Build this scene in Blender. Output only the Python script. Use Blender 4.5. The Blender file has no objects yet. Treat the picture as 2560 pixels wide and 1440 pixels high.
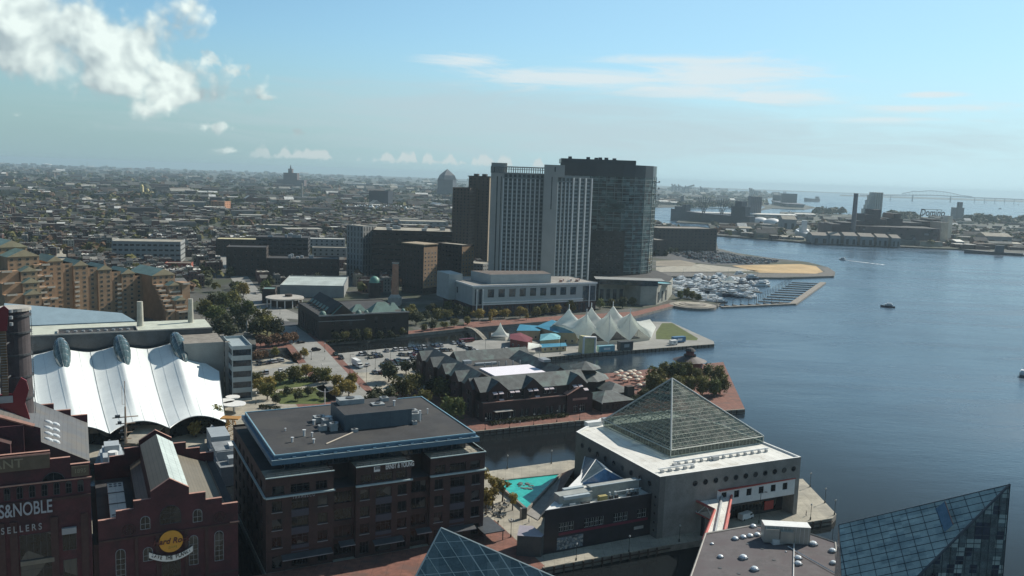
import bpy,bmesh,math,random
from mathutils import Vector,Matrix
random.seed(7)
R=math.radians
sc=bpy.context.scene
COL=sc.collection
# ------ camera
F_PX,EYE=2150.0,110.0
ROLL=math.atan(0.0348)
PITCH=math.atan((720-440.5)*math.cos(ROLL)/F_PX)
cD=Vector((0,math.cos(PITCH),-math.sin(PITCH)))
_u0=Vector((1,0,0)).cross(cD)
cR=Vector((1,0,0))*math.cos(ROLL)+_u0*math.sin(ROLL)
cU=cR.cross(cD)
CAM=Vector((0,0,EYE))
cam_data=bpy.data.cameras.new('camera')
cam_data.sensor_width=36.0
cam_data.lens=36.0*F_PX/2560.0
cam_data.clip_start=1.0
cam_data.clip_end=80000.0
cam=bpy.data.objects.new('camera',cam_data)
COL.objects.link(cam)
M=Matrix.Identity(4)
for i in range(3):
 M[i][0],M[i][1],M[i][2],M[i][3]=cR[i],cU[i],-cD[i],CAM[i]
cam.matrix_world=M
sc.camera=cam
# ------ sun, sky, exposure
SUN_EL,SUN_AZ=R(38),R(50)
sun=bpy.data.lights.new('sun','SUN')
sun.energy=4.6
sun.angle=R(0.5)
sun.color=(1.0,0.93,0.82)
sun_o=bpy.data.objects.new('sun',sun)
COL.objects.link(sun_o)
sdir=Vector((math.sin(SUN_AZ)*math.cos(SUN_EL),math.cos(SUN_AZ)*math.cos(SUN_EL),math.sin(SUN_EL)))
sun_o.rotation_euler=sdir.to_track_quat('Z','Y').to_euler()
sun_o.location=(0,0,400)
sc.view_settings.view_transform='Standard'
sc.view_settings.look='None'
sc.view_settings.exposure=0.22
sc.view_settings.gamma=1.0
sc.cycles.use_denoising=True
sc.cycles.max_bounces=6
sc.cycles.volume_bounces=0
sc.cycles.sample_clamp_indirect=4.0
class NT:
 """tiny node-tree helper"""
 def __init__(s,tree):
  s.t=tree;s.n=tree.nodes;s.l=tree.links
 def new(s,typ,**kw):
  n=s.n.new(typ)
  for k,v in kw.items():
   setattr(n,k,v)
  return n
 def put(s,sock,v):
  if hasattr(v,'is_output')or isinstance(v,bpy.types.NodeSocket):
   s.l.new(v,sock)
  else:
   sock.default_value=v
 def m(s,op,a,b=0.0,c=None,clamp=False):
  n=s.new('ShaderNodeMath',operation=op);n.use_clamp=clamp
  s.put(n.inputs[0],a);s.put(n.inputs[1],b)
  if c is not None:s.put(n.inputs[2],c)
  return n.outputs[0]
 def comb(s,x,y,z):
  n=s.new('ShaderNodeCombineXYZ')
  s.put(n.inputs[0],x);s.put(n.inputs[1],y);s.put(n.inputs[2],z)
  return n.outputs[0]
 def noise(s,vec,scale,detail=4.0,rough=0.55,dist=0.0,lac=2.0):
  n=s.new('ShaderNodeTexNoise')
  if vec is not None:s.l.new(vec,n.inputs['Vector'])
  n.inputs['Scale'].default_value=scale
  n.inputs['Detail'].default_value=detail
  n.inputs['Roughness'].default_value=rough
  n.inputs['Distortion'].default_value=dist
  return n.outputs['Fac']
 def mix(s,f,a,b,blend='MIX'):
  n=s.new('ShaderNodeMix',data_type='RGBA',blend_type=blend)
  s.put(n.inputs[0],f)
  s.put(n.inputs[6],a if not isinstance(a,tuple)else(*a[:3],1))
  s.put(n.inputs[7],b if not isinstance(b,tuple)else(*b[:3],1))
  return n.outputs[2]
 def ss(s,x,lo,hi,tolo=0.0,tohi=1.0):
  n=s.new('ShaderNodeMapRange',interpolation_type='SMOOTHSTEP')
  s.put(n.inputs[0],x);s.put(n.inputs[1],lo);s.put(n.inputs[2],hi)
  s.put(n.inputs[3],tolo);s.put(n.inputs[4],tohi)
  return n.outputs[0]
def azel(px,py):
 d=(cD*F_PX+cR*(px-1280)-cU*(py-720)).normalized()
 return math.atan2(d.x,d.y),math.asin(d.z)
world=bpy.data.worlds.new('World')
sc.world=world
world.use_nodes=True
w=NT(world.node_tree)
bg=world.node_tree.nodes['Background']
sky=w.new('ShaderNodeTexSky',sky_type='NISHITA')
sky.sun_disc=False
sky.sun_elevation=SUN_EL
sky.sun_rotation=SUN_AZ
sky.altitude=100
sky.air_density=1.0
sky.dust_density=0.6
sky.ozone_density=2.0
tc=w.new('ShaderNodeTexCoord')
sep=w.new('ShaderNodeSeparateXYZ')
w.l.new(tc.outputs['Generated'],sep.inputs[0])
az=w.m('ARCTAN2',sep.outputs[0],sep.outputs[1])
el=w.m('ARCSINE',sep.outputs[2])
ve=w.comb(az,el,0.0)
def blob(px,py,rx,ry):
 """soft elliptical field, 1 at the middle and 0 on the rim; radii in photo pixels turned to angles"""
 a,e=azel(px,py)
 dx=w.m('MULTIPLY',w.m('SUBTRACT',az,a),F_PX/rx)
 dy=w.m('MULTIPLY',w.m('SUBTRACT',el,e),F_PX/ry)
 return w.m('SUBTRACT',1.0,w.m('SQRT',w.m('ADD',w.m('MULTIPLY',dx,dx),w.m('MULTIPLY',dy,dy))))
def union(l):
 o=l[0]
 for q in l[1:]:
  o=w.m('MAXIMUM',o,q)
 return o
cum=union([blob(60,90,320,130),blob(335,110,155,125),blob(230,70,170,80),blob(430,185,130,75),blob(300,165,150,50),blob(490,238,120,42),blob(-120,70,260,150)])
cum2=union([blob(530,148,48,30),blob(592,178,60,28),blob(535,316,60,16),blob(741,328,26,14),blob(42,288,20,12),blob(668,243,44,9),blob(572,376,40,9)])
def puffs(v):
 wp=w.new('ShaderNodeTexNoise');w.l.new(v,wp.inputs['Vector']);wp.inputs['Scale'].default_value=14;wp.inputs['Detail'].default_value=4
 ad=w.new('ShaderNodeVectorMath',operation='MULTIPLY_ADD');w.l.new(wp.outputs['Color'],ad.inputs[0]);ad.inputs[1].default_value=(.045,.045,0);w.l.new(v,ad.inputs[2])
 o=None
 for sc_,am in((13.0,.62),(32.0,.30),(80.0,.16)):
  vo=w.new('ShaderNodeTexVoronoi',feature='SMOOTH_F1',voronoi_dimensions='2D');w.l.new(ad.outputs[0],vo.inputs['Vector']);vo.inputs['Scale'].default_value=sc_;vo.inputs['Smoothness'].default_value=.35
  t_=w.m('MULTIPLY',w.m('SUBTRACT',1.0,vo.outputs['Distance']),am);o=t_ if o is None else w.m('ADD',o,t_)
 return o
nz=puffs(ve)
sh=w.new('ShaderNodeVectorMath',operation='ADD');w.l.new(ve,sh.inputs[0]);sh.inputs[1].default_value=(0.010,0.014,0)
nz2=puffs(sh.outputs[0])
nh=w.noise(ve,45.0,6.0,0.6,0.3)
d1=w.ss(w.m('ADD',cum,w.m('MULTIPLY',w.m('ADD',w.m('SUBTRACT',nz,0.60),w.m('MULTIPLY',w.m('SUBTRACT',nh,0.5),0.35)),2.0)),-0.05,0.6)
d2=w.m('MULTIPLY',w.ss(w.m('ADD',cum2,w.m('MULTIPLY',w.m('SUBTRACT',nh,0.54),3.4)),0.0,0.9),0.85)
dens=w.m('MAXIMUM',d1,d2)
light=w.m('ADD',w.m('MULTIPLY',w.m('SUBTRACT',nz,nz2),2.6),w.m('ADD',0.40,w.m('MULTIPLY',w.ss(el,0.07,0.17),0.22)),clamp=True)
light=w.m('ADD',light,w.m('MULTIPLY',w.m('SUBTRACT',nh,0.5),0.5),clamp=True)
b0=azel(560,386)[1]
row=w.noise(w.comb(w.m('MULTIPLY',az,62.0),0.3,0.0),1.0,1.5,0.5)
hgt=w.m('MULTIPLY',w.m('POWER',w.ss(row,0.44,0.66),0.5),0.0125)
fine=w.m('MULTIPLY',w.m('SUBTRACT',w.noise(ve,150.0,4.0,0.65),0.5),0.010)
up=w.m('SUBTRACT',w.m('ADD',el,fine),b0)
rowd=w.m('MULTIPLY',w.ss(w.m('SUBTRACT',hgt,up),0.0,0.005),w.ss(up,-0.003,0.001))
rowd=w.m('MULTIPLY',rowd,w.m('MULTIPLY',w.ss(az,azel(480,380)[0],azel(760,380)[0]),w.ss(az,azel(1560,380)[0],azel(1400,380)[0])))
vs=w.comb(w.m('MULTIPLY',az,6.0),w.m('MULTIPLY',w.m('ADD',el,w.m('MULTIPLY',az,0.02)),55.0),3.7)
st=w.noise(vs,1.0,8.0,0.64,1.1)
cirf=union([blob(1780,195,300,60),blob(1500,200,420,38),blob(1160,150,150,22),blob(1900,240,330,22),blob(1700,150,330,16),blob(2330,270,200,16),blob(2200,300,260,10),blob(2320,236,90,10)])
cir=w.ss(w.m('ADD',cirf,w.m('MULTIPLY',w.m('SUBTRACT',st,0.47),2.6)),0.0,1.0)
veil=union([blob(1250,290,900,110),blob(1500,330,1300,90)])
veil=w.m('MULTIPLY',w.ss(w.m('ADD',veil,w.m('MULTIPLY',w.m('SUBTRACT',st,0.5),1.6)),-0.1,1.0),0.6)
lp=w.ss(el,0.0,0.16,1.0,0.0)
skyc=sky.outputs[0]
skyc=w.mix(1.0,skyc,(1.05,1.38,1.42),'MULTIPLY')
skyc=w.mix(w.ss(az,-0.65,0.5,0.0,0.55),skyc,(5.3,8.8,11.2))
SK_H=w.mix(w.ss(az,-0.5,0.5),(3.6,5.4,5.9),(6.6,9.2,10.2))
c1=w.mix(w.m('MULTIPLY',lp,0.9),skyc,SK_H)
c1=w.mix(veil,c1,(5.9,7.1,7.7))
c1=w.mix(w.m('MULTIPLY',cir,0.85),c1,(8.6,9.6,9.9))
c1=w.mix(w.m('MULTIPLY',rowd,0.75),c1,(7.4,8.2,8.2))
cc=w.mix(light,(4.9,5.9,6.2),(10.6,11.8,11.2))
c1=w.mix(w.m('MULTIPLY',dens,0.92),c1,cc)
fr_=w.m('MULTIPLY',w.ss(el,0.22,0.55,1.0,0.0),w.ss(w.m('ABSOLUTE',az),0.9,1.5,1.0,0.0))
c1=w.mix(fr_,w.mix(1.0,c1,(0.50,0.50,0.52),'MULTIPLY'),c1)  # unseen sky overhead and behind the camera dimmed to cut fill light
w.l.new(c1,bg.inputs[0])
bg.inputs[1].default_value=0.075
# ------ survey helpers
def P(px,py,z=0.0):
 """the point of the level z that the photo shows at a pixel"""
 d=cD*F_PX+cR*(px-1280)-cU*(py-720)
 return CAM+d*((z-EYE)/d.z)
def proj(p):
 v=Vector(p)-CAM
 k=v.dot(cD)
 if k<=1:return None
 return 1280+F_PX*v.dot(cR)/k,720-F_PX*v.dot(cU)/k
def near(p,m=60):
 q=proj(p)
 return q is not None and-m<q[0]<2560+m and-m<q[1]<1440+m
TH=R(27)
UX=Vector((math.cos(TH),math.sin(TH),0))
VX=Vector((-math.sin(TH),math.cos(TH),0))
def UV(u,v,z=0.0):
 return UX*u+VX*v+Vector((0,0,z))
# ------ materials
MATS={}
def mat(name,col,rough=0.8,var=0.12,scale=0.3,metal=0.0,kind=None,col2=None,spec=0.5,**kw):
 if name in MATS:return MATS[name]
 m=bpy.data.materials.new(name);m.use_nodes=True
 MATS[name]=m
 t=NT(m.node_tree)
 b=m.node_tree.nodes['Principled BSDF']
 b.inputs['Roughness'].default_value=rough
 b.inputs['Metallic'].default_value=metal
 b.inputs['Specular IOR Level'].default_value=spec
 geo=t.new('ShaderNodeTexCoord').outputs['Object']if kw.get('obj',True)else t.new('ShaderNodeNewGeometry').outputs['Position']
 n1=t.noise(geo,scale,5.0,0.6)
 n2=t.noise(geo,scale*9,3.0,0.6)
 f=t.m('ADD',t.m('MULTIPLY',n1,0.65),t.m('MULTIPLY',n2,0.35))
 lo=tuple(max(0,c*(1-2.2*var))for c in col);hi=tuple(min(1,c*(1+2.2*var))for c in col)
 c=t.mix(t.ss(f,0.3,0.7),lo,hi)
 if col2 is not None:
  c=t.mix(t.ss(t.noise(geo,scale*kw.get('s2',0.5),4.0,0.6),kw.get('t0',0.45),kw.get('t1',0.6)),c,col2)
 if kind=='brick':
  bt=t.new('ShaderNodeTexBrick')
  mp=t.new('ShaderNodeMapping');t.l.new(geo,mp.inputs[0]);mp.inputs['Rotation'].default_value=(R(90),0,0)
  t.l.new(mp.outputs[0],bt.inputs['Vector'])
  bt.inputs['Scale'].default_value=kw.get('bs',1.6)
  bt.inputs['Color1'].default_value=(0.82,0.82,0.82,1);bt.inputs['Color2'].default_value=(1,1,1,1);bt.inputs['Mortar'].default_value=(1.1,1.1,1.1,1)
  c=t.mix(0.8,c,bt.outputs[0],'MULTIPLY')
 if kind in('panel','seam'):
  bt=t.new('ShaderNodeTexBrick')
  t.l.new(geo,bt.inputs['Vector'])
  bt.offset=0.0
  bt.inputs['Scale'].default_value=1.0
  bt.inputs['Brick Width'].default_value=kw.get('pw',3.0);bt.inputs['Row Height'].default_value=kw.get('ph',3.0)
  bt.inputs['Mortar Size'].default_value=kw.get('ms',0.06)
  bt.inputs['Color1'].default_value=(0.92,0.92,0.92,1);bt.inputs['Color2'].default_value=(1,1,1,1);bt.inputs['Mortar'].default_value=(0.6,0.6,0.6,1)
  c=t.mix(1.0,c,bt.outputs[0],'MULTIPLY')
 t.l.new(c,b.inputs['Base Color'])
 if kw.get('bump'):
  bu=t.new('ShaderNodeBump');bu.inputs['Strength'].default_value=kw['bump'];bu.inputs['Distance'].default_value=0.3
  t.l.new(n2,bu.inputs['Height']);t.l.new(bu.outputs[0],b.inputs['Normal'])
 if kw.get('emit'):
  b.inputs['Emission Color'].default_value=(*col,1);b.inputs['Emission Strength'].default_value=kw['emit']
 if kw.get('trans'):
  tr=t.new('ShaderNodeBsdfTranslucent');t.l.new(c,tr.inputs[0])
  mx=t.new('ShaderNodeMixShader');mx.inputs[0].default_value=kw['trans']
  out=m.node_tree.nodes['Material Output']
  t.l.new(b.outputs[0],mx.inputs[1]);t.l.new(tr.outputs[0],mx.inputs[2]);t.l.new(mx.outputs[0],out.inputs[0])
 return m
def glassmat(name,col=(0.02,0.025,0.03),rough=0.08,var=0.5,spec=0.5):
 if name in MATS:return MATS[name]
 m=mat(name,col,rough,var,0.35,spec=spec)
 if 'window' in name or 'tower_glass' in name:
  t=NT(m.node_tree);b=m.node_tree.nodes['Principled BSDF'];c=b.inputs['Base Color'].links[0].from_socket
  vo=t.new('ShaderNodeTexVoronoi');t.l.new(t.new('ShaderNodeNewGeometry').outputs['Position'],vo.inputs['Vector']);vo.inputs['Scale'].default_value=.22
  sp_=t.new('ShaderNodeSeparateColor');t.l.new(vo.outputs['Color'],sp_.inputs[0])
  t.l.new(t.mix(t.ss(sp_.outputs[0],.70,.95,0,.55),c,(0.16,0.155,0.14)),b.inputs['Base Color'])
 return m
def seethru(name,tint=(0.75,0.85,0.83),op=0.35,rough=0.05):
 if name in MATS:return MATS[name]
 m=bpy.data.materials.new(name);m.use_nodes=True;MATS[name]=m
 t=NT(m.node_tree);b=m.node_tree.nodes['Principled BSDF']
 b.inputs['Base Color'].default_value=(0.05,0.08,0.08,1);b.inputs['Roughness'].default_value=rough
 geo=t.new('ShaderNodeTexCoord').outputs['Object']
 r=t.noise(geo,0.4,3.0);t.l.new(t.m('MULTIPLY',r,rough*2),b.inputs['Roughness'])
 tr=t.new('ShaderNodeBsdfTransparent');tr.inputs[0].default_value=(*tint,1)
 mx=t.new('ShaderNodeMixShader');mx.inputs[0].default_value=op
 out=m.node_tree.nodes['Material Output']
 t.l.new(tr.outputs[0],mx.inputs[1]);t.l.new(b.outputs[0],mx.inputs[2]);t.l.new(mx.outputs[0],out.inputs[0])
 return m
# ------ mesh building
class MB:
 def __init__(s):s.v=[];s.f=[];s.k=[]
 def face(s,pts,k=0):
  i=len(s.v);s.v+=[tuple(p)for p in pts];s.f.append(tuple(range(i,i+len(pts))));s.k.append(k)
 def box(s,x0,x1,y0,y1,z0,z1,k=0,kt=None):
  c=[(x0,y0),(x1,y0),(x1,y1),(x0,y1)]
  s.prism(c,z0,z1,k,kt)
 def prism(s,poly,z0,z1,k=0,kt=None,bottom=True,top=True):
  i=len(s.v);n=len(poly)
  s.v+=[(p[0],p[1],z0)for p in poly]+[(p[0],p[1],z1)for p in poly]
  for a in range(n):
   b=(a+1)%n
   s.f.append((i+a,i+b,i+n+b,i+n+a));s.k.append(k)
  if top:s.f.append(tuple(range(i+n,i+2*n)));s.k.append(k if kt is None else kt)
  if bottom:s.f.append(tuple(range(i+n-1,i-1,-1)));s.k.append(k)
 def cyl(s,x,y,z0,z1,r0,r1=None,n=12,k=0,kt=None):
  r1=r0 if r1 is None else r1;i=len(s.v)
  for z,r in((z0,r0),(z1,r1)):
   s.v+=[(x+r*math.cos(2*math.pi*a/n),y+r*math.sin(2*math.pi*a/n),z)for a in range(n)]
  for a in range(n):
   b=(a+1)%n
   s.f.append((i+a,i+b,i+n+b,i+n+a));s.k.append(k)
  s.f.append(tuple(range(i+n,i+2*n)));s.k.append(k if kt is None else kt)
  s.f.append(tuple(range(i+n-1,i-1,-1)));s.k.append(k)
 def bar(s,p,q,r=0.1,n=4,k=0,r2=None):
  p=Vector(p);q=Vector(q);d=q-p
  if d.length<1e-6:return
  d.normalize();a=d.orthogonal().normalized();b=d.cross(a);i=len(s.v)
  r2=r if r2 is None else r2
  for c,rr in((p,r),(q,r2)):
   s.v+=[tuple(c+(a*math.cos(2*math.pi*(j+.5)/n)+b*math.sin(2*math.pi*(j+.5)/n))*rr)for j in range(n)]
  for j in range(n):
   l=(j+1)%n
   s.f.append((i+j,i+l,i+n+l,i+n+j));s.k.append(k)
  s.f.append(tuple(range(i+n-1,i-1,-1)));s.k.append(k)
  s.f.append(tuple(range(i+n,i+2*n)));s.k.append(k)
 def lathe(s,prof,x=0,y=0,n=12,k=0):
  i=len(s.v)
  for r,z in prof:
   s.v+=[(x+r*math.cos(2*math.pi*a/n),y+r*math.sin(2*math.pi*a/n),z)for a in range(n)]
  for j in range(len(prof)-1):
   for a in range(n):
    b=(a+1)%n
    s.f.append((i+j*n+a,i+j*n+b,i+(j+1)*n+b,i+(j+1)*n+a));s.k.append(k)
 def tri_roof(s,x0,x1,y0,y1,z,h,axis='x',k=0,kg=0,over=0.0):
  """gable roof; ridge along axis"""
  if axis=='x':
   m_=(y0+y1)/2
   a,b,c,d=(x0-over,y0-over,z),(x1+over,y0-over,z),(x1+over,y1+over,z),(x0-over,y1+over,z)
   e,f=(x0-over,m_,z+h),(x1+over,m_,z+h)
   s.face([a,b,f,e],k);s.face([c,d,e,f],k);s.face([b,c,f],kg);s.face([d,a,e],kg)
  else:
   m_=(x0+x1)/2
   a,b,c,d=(x0-over,y0-over,z),(x1+over,y0-over,z),(x1+over,y1+over,z),(x0-over,y1+over,z)
   e,f=(m_,y0-over,z+h),(m_,y1+over,z+h)
   s.face([d,a,e,f],k);s.face([b,c,f,e],k);s.face([a,b,e],kg);s.face([c,d,f],kg)
 def hip(s,x0,x1,y0,y1,z,h,inset,k=0):
  a,b,c,d=(x0,y0,z),(x1,y0,z),(x1,y1,z),(x0,y1,z)
  i=inset
  if x1-x0>=y1-y0:
   m_=(y0+y1)/2;e,f=(x0+i,m_,z+h),(x1-i,m_,z+h)
   s.face([a,b,f,e],k);s.face([c,d,e,f],k);s.face([b,c,f],k);s.face([d,a,e],k)
  else:
   m_=(x0+x1)/2;e,f=(m_,y0+i,z+h),(m_,y1-i,z+h)
   s.face([d,a,e,f],k);s.face([b,c,f,e],k);s.face([a,b,e],k);s.face([c,d,f],k)
 def mesh(s,name,mats,smooth=False):
  me=bpy.data.meshes.new(name)
  me.from_pydata(s.v,[],s.f)
  for m_ in(mats if isinstance(mats,(list,tuple))else[mats]):me.materials.append(m_)
  me.polygons.foreach_set('material_index',s.k)
  if smooth:me.polygons.foreach_set('use_smooth',[True]*len(s.f))
  me.update()
  return me
 def build(s,name,mats,parent=None,smooth=False,loc=None,rz=None):
  o=bpy.data.objects.new(name,s.mesh(name,mats,smooth))
  COL.objects.link(o)
  if parent is not None:o.parent=parent
  if loc is not None:o.location=loc
  if rz is not None:o.rotation_euler=(0,0,rz)
  return o
def _build_each(s,name,mats,parent=None,cap=95):
 """one object per connected piece (pieces whose boxes touch stay together)"""
 n=len(s.v);par=list(range(n))
 def find(a):
  while par[a]!=a:par[a]=par[par[a]];a=par[a]
  return a
 for f in s.f:
  for i in f[1:]:
   a,c=find(f[0]),find(i)
   if a!=c:par[c]=a
 grp={}
 for fi,f in enumerate(s.f):grp.setdefault(find(f[0]),[]).append(fi)
 bb=[]
 for g in grp.values():
  vs=[s.v[i]for fi in g for i in s.f[fi]]
  bb.append(([min(v[k]for v in vs)-.06 for k in range(3)],[max(v[k]for v in vs)+.06 for k in range(3)],list(g)))
 ch=True
 while ch and len(bb)<400:
  ch=False
  for i in range(len(bb)):
   for j in range(i+1,len(bb)):
    a,c=bb[i],bb[j]
    if all(a[0][k]<=c[1][k]and c[0][k]<=a[1][k]for k in range(3)):
     bb[i]=([min(a[0][k],c[0][k])for k in range(3)],[max(a[1][k],c[1][k])for k in range(3)],a[2]+c[2])
     del bb[j];ch=True;break
   if ch:break
 out=[]
 for lo,hi,g in bb:
  q=MB();o0=Vector(((lo[0]+hi[0])/2,(lo[1]+hi[1])/2,lo[2]))
  for fi in g:q.face([Vector(s.v[i])-o0 for i in s.f[fi]],s.k[fi])
  out.append(q.build(name,mats,parent,loc=o0))
 return out
MB.build_each=_build_each
def tag(o,label=None,cat=None,group=None,kind=None):
 if label:o['label']=label
 if cat:o['category']=cat
 if group:o['group']=group
 if kind:o['kind']=kind
 return o
def empty(name,loc,rz=0.0,label=None,cat=None,group=None):
 o=bpy.data.objects.new(name,None)
 COL.objects.link(o);o.location=Vector(loc);o.rotation_euler=(0,0,rz)
 o.empty_display_size=2.0
 return tag(o,label,cat,group)
def inst(me,name,parent=None,loc=(0,0,0),rz=0.0,scale=None):
 o=bpy.data.objects.new(name,me);COL.objects.link(o)
 if parent is not None:o.parent=parent
 o.location=loc;o.rotation_euler=(0,0,rz)
 if scale is not None:o.scale=scale
 return o
KIDS={}
def copy_tree(root,loc,rz=0.0,label=None,group=None,scale=None):
 def kids(o):return KIDS.setdefault(o.name,list(o.children))if o.name in KIDS else KIDS.setdefault(o.name,list(o.children))
 def rec(o,par):
  c=o.copy();COL.objects.link(c);c.parent=par
  for k in kids(o):rec(k,c)
  return c
 c=rec(root,None)
 c.location=Vector(loc);c.rotation_euler=(0,0,rz)
 if scale:c.scale=(scale,scale,scale)
 if label:c['label']=label
 if group:c['group']=group
 return c
# ------ windows and facades
WM={}
def win_mesh(w_,h_,style,fm,gm):
 key=(round(w_,2),round(h_,2),style,fm.name,gm.name)
 if key in WM:return WM[key]
 b=MB();t=0.09 if w_>0.9 else 0.06;d=0.07
 hw=w_/2
 if style.startswith('arch'):
  n=8;r=hw
  pts=[(-hw,0),(hw,0)]+[(r*math.cos(math.pi*j/n),h_-r+r*math.sin(math.pi*j/n))for j in range(n+1)]
  b.face([(x,-0.02,z)for x,z in pts],1)
  for j in range(len(pts)):
   p,q=pts[j],pts[(j+1)%len(pts)]
   b.bar((p[0],-0.04,p[1]),(q[0],-0.04,q[1]),t,4,0)
  b.box(-0.05,0.05,-d-.03,0,0,h_,0)
  for j in range(1,max(2,int(h_/1.4))):
   z=j*1.4
   if z<h_-hw*0.6:b.box(-hw,hw,-d-.025,0,z-0.05,z+0.05,0)
 else:
  b.face([(-hw,-0.01,0),(hw,-0.01,0),(hw,-0.01,h_),(-hw,-0.01,h_)],1)
  for x0,x1,z0,z1 in((-hw,hw,0,t),(-hw,hw,h_-t,h_),(-hw,-hw+t,t,h_-t),(hw-t,hw,t,h_-t)):
   b.box(x0,x1,-d,0,z0,z1,0)
  nv={'plain':0,'mull':1,'grid':1,'tri':2}.get(style,0)
  if style=='strip':nv=max(1,int(w_/1.6))
  for j in range(nv):
   x=-hw+w_*(j+1)/(nv+1)
   b.box(x-t*.5,x+t*.5,-d*.8,0,t,h_-t,0)
  if style in('grid','tri'):
   z=h_*(0.5 if style=='grid' else 0.7)
   b.box(-hw+t,hw-t,-d*.7,0,z-t*.5,z+t*.5,0)
 me=b.mesh('window',[fm,gm]);WM[key]=me
 return me
class Bld:
 """a building: an Empty at its near corner (or origin), walls with real openings, window parts"""
 CAP=95
 def __init__(s,name,label,cat='building',o=(0,0,0),th=TH,group=None,wallm=None,fm=None,gm=None):
  s.o=Vector(o);s.th=th
  s.e=empty(name,s.o,th,label,cat,group)
  s.wall=MB();s.roof=MB();s.wins=[];s.mats=[wallm]if not isinstance(wallm,list)else wallm
  s.fm=fm or mat('window_frame_grey',(0.25,0.26,0.27),0.5);s.gm=gm or glassmat('window_glass_dark')
  s.cs,s.sn=math.cos(th),math.sin(th)
 def L(s,p):
  d=Vector(p)-s.o
  return(d.x*s.cs+d.y*s.sn,-d.x*s.sn+d.y*s.cs)
 def W(s,x,y,z=0):
  return Vector((s.o.x+x*s.cs-y*s.sn,s.o.y+x*s.sn+y*s.cs,s.o.z+z))
 def facade(s,p0,p1,z0,z1,ops=(),depth=0.3,k=0,win=True,fm=None,gm=None):
  """wall from p0 to p1 (local; outside on the right of the direction) with openings (a0,a1,b0,b1,style)"""
  p0=Vector((p0[0],p0[1],0));p1=Vector((p1[0],p1[1],0));d=p1-p0;Ln=d.length
  if Ln<.01:return
  d/=Ln;n=Vector((d.y,-d.x,0))
  ops=[q for q in ops if q[0]>=0 and q[1]<=Ln+.01 and q[2]>=z0 and q[3]<=z1+.01]
  cols={}
  for q in ops:cols.setdefault((round(q[0],3),round(q[1],3)),[]).append(q)
  xs=sorted(cols);cur=0.0
  def quad(a,b_,zz0,zz1,off=0.0):
   if b_-a<1e-4 or zz1-zz0<1e-4:return
   A=p0+d*a-n*off;B=p0+d*b_-n*off
   s.wall.face([(A.x,A.y,zz0),(B.x,B.y,zz0),(B.x,B.y,zz1),(A.x,A.y,zz1)],k)
  for x0,x1 in xs:
   if x0<cur-1e-3:continue
   quad(cur,x0,z0,z1)
   zc=z0
   for q in sorted(cols[(x0,x1)],key=lambda q:q[2]):
    quad(x0,x1,zc,q[2]);zc=q[3]
    A=p0+d*x0;B=p0+d*x1;A2=A-n*depth;B2=B-n*depth
    a,b_=q[2],q[3]
    if depth>0.05:
     s.wall.face([(A.x,A.y,a),(B.x,B.y,a),(B2.x,B2.y,a),(A2.x,A2.y,a)],k)
     s.wall.face([(A2.x,A2.y,b_),(B2.x,B2.y,b_),(B.x,B.y,b_),(A.x,A.y,b_)],k)
     s.wall.face([(A.x,A.y,a),(A2.x,A2.y,a),(A2.x,A2.y,b_),(A.x,A.y,b_)],k)
     s.wall.face([(B2.x,B2.y,a),(B.x,B.y,a),(B.x,B.y,b_),(B2.x,B2.y,b_)],k)
    if win:
     c=(A2+B2)/2
     s.wins.append((c.x,c.y,a,x1-x0,b_-a,math.atan2(d.y,d.x),q[4]if len(q)>4 else 'plain',fm or s.fm,gm or s.gm))
   quad(x0,x1,zc,z1);cur=x1
  quad(cur,Ln,z0,z1)
 def block(s,x0,x1,y0,y1,z0,z1,ops=None,k=0,kr=None,parapet=0.0,roofm=True,sides='SENW',depth=0.3):
  """box with facades; S = -y side, E = +x, N = +y, W = -x (local)"""
  c={'S':((x0,y0),(x1,y0)),'E':((x1,y0),(x1,y1)),'N':((x1,y1),(x0,y1)),'W':((x0,y1),(x0,y0))}
  for sd in sides:
   a,b_=c[sd];Ln=math.dist(a,b_)
   s.facade(a,b_,z0,z1,(ops(sd,Ln)or[])if ops else[],depth,k)
  if roofm:
   zr=z1-parapet
   s.roof.face([(x0,y0,zr),(x1,y0,zr),(x1,y1,zr),(x0,y1,zr)],kr or 0)
   if parapet>0:
    t=0.35
    s.wall.face([(x0+t,y0+t,z1),(x0+t,y0+t,zr),(x0+t,y1-t,zr),(x0+t,y1-t,z1)],k)
    for(a0,b0_,a1,b1)in((x0,y0,x1,y0+t),(x0,y1-t,x1,y1),(x0,y0+t,x0+t,y1-t),(x1-t,y0+t,x1,y1-t)):
     s.wall.face([(a0,b0_,z1),(a1,b0_,z1),(a1,b1,z1),(a0,b1,z1)],k)
    s.wall.face([(x0+t,y0+t,zr),(x1-t,y0+t,zr),(x1-t,y0+t,z1),(x0+t,y0+t,z1)][::-1],k)
    s.wall.face([(x0+t,y1-t,zr),(x1-t,y1-t,zr),(x1-t,y1-t,z1),(x0+t,y1-t,z1)],k)
    s.wall.face([(x1-t,y0+t,zr),(x1-t,y1-t,zr),(x1-t,y1-t,z1),(x1-t,y0+t,z1)][::-1],k)
 def done(s,roofm=None,wallname='wall',roofname='roof'):
  if s.wall.f:s.wo=s.wall.build(wallname,s.mats,s.e)
  if s.roof.f:s.ro=s.roof.build(roofname,roofm if isinstance(roofm,list)else[roofm or mat('roof_gravel',(0.16,0.16,0.15))],s.e)
  def vis(q):
   c=s.W(q[0],q[1],q[2]);a=s.th+q[5]
   n=Vector((math.sin(a),-math.cos(a),0))
   v=CAM-c
   f=n.dot(v)/v.length
   pr=proj(c)
   inside=pr is not None and-10<pr[0]<2570 and-10<pr[1]<1450
   return(0 if inside and f>0 else 1,-(f*q[3]*q[4]/v.length**2))
  s.wins.sort(key=vis)
  rest=MB();rm=[]
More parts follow.
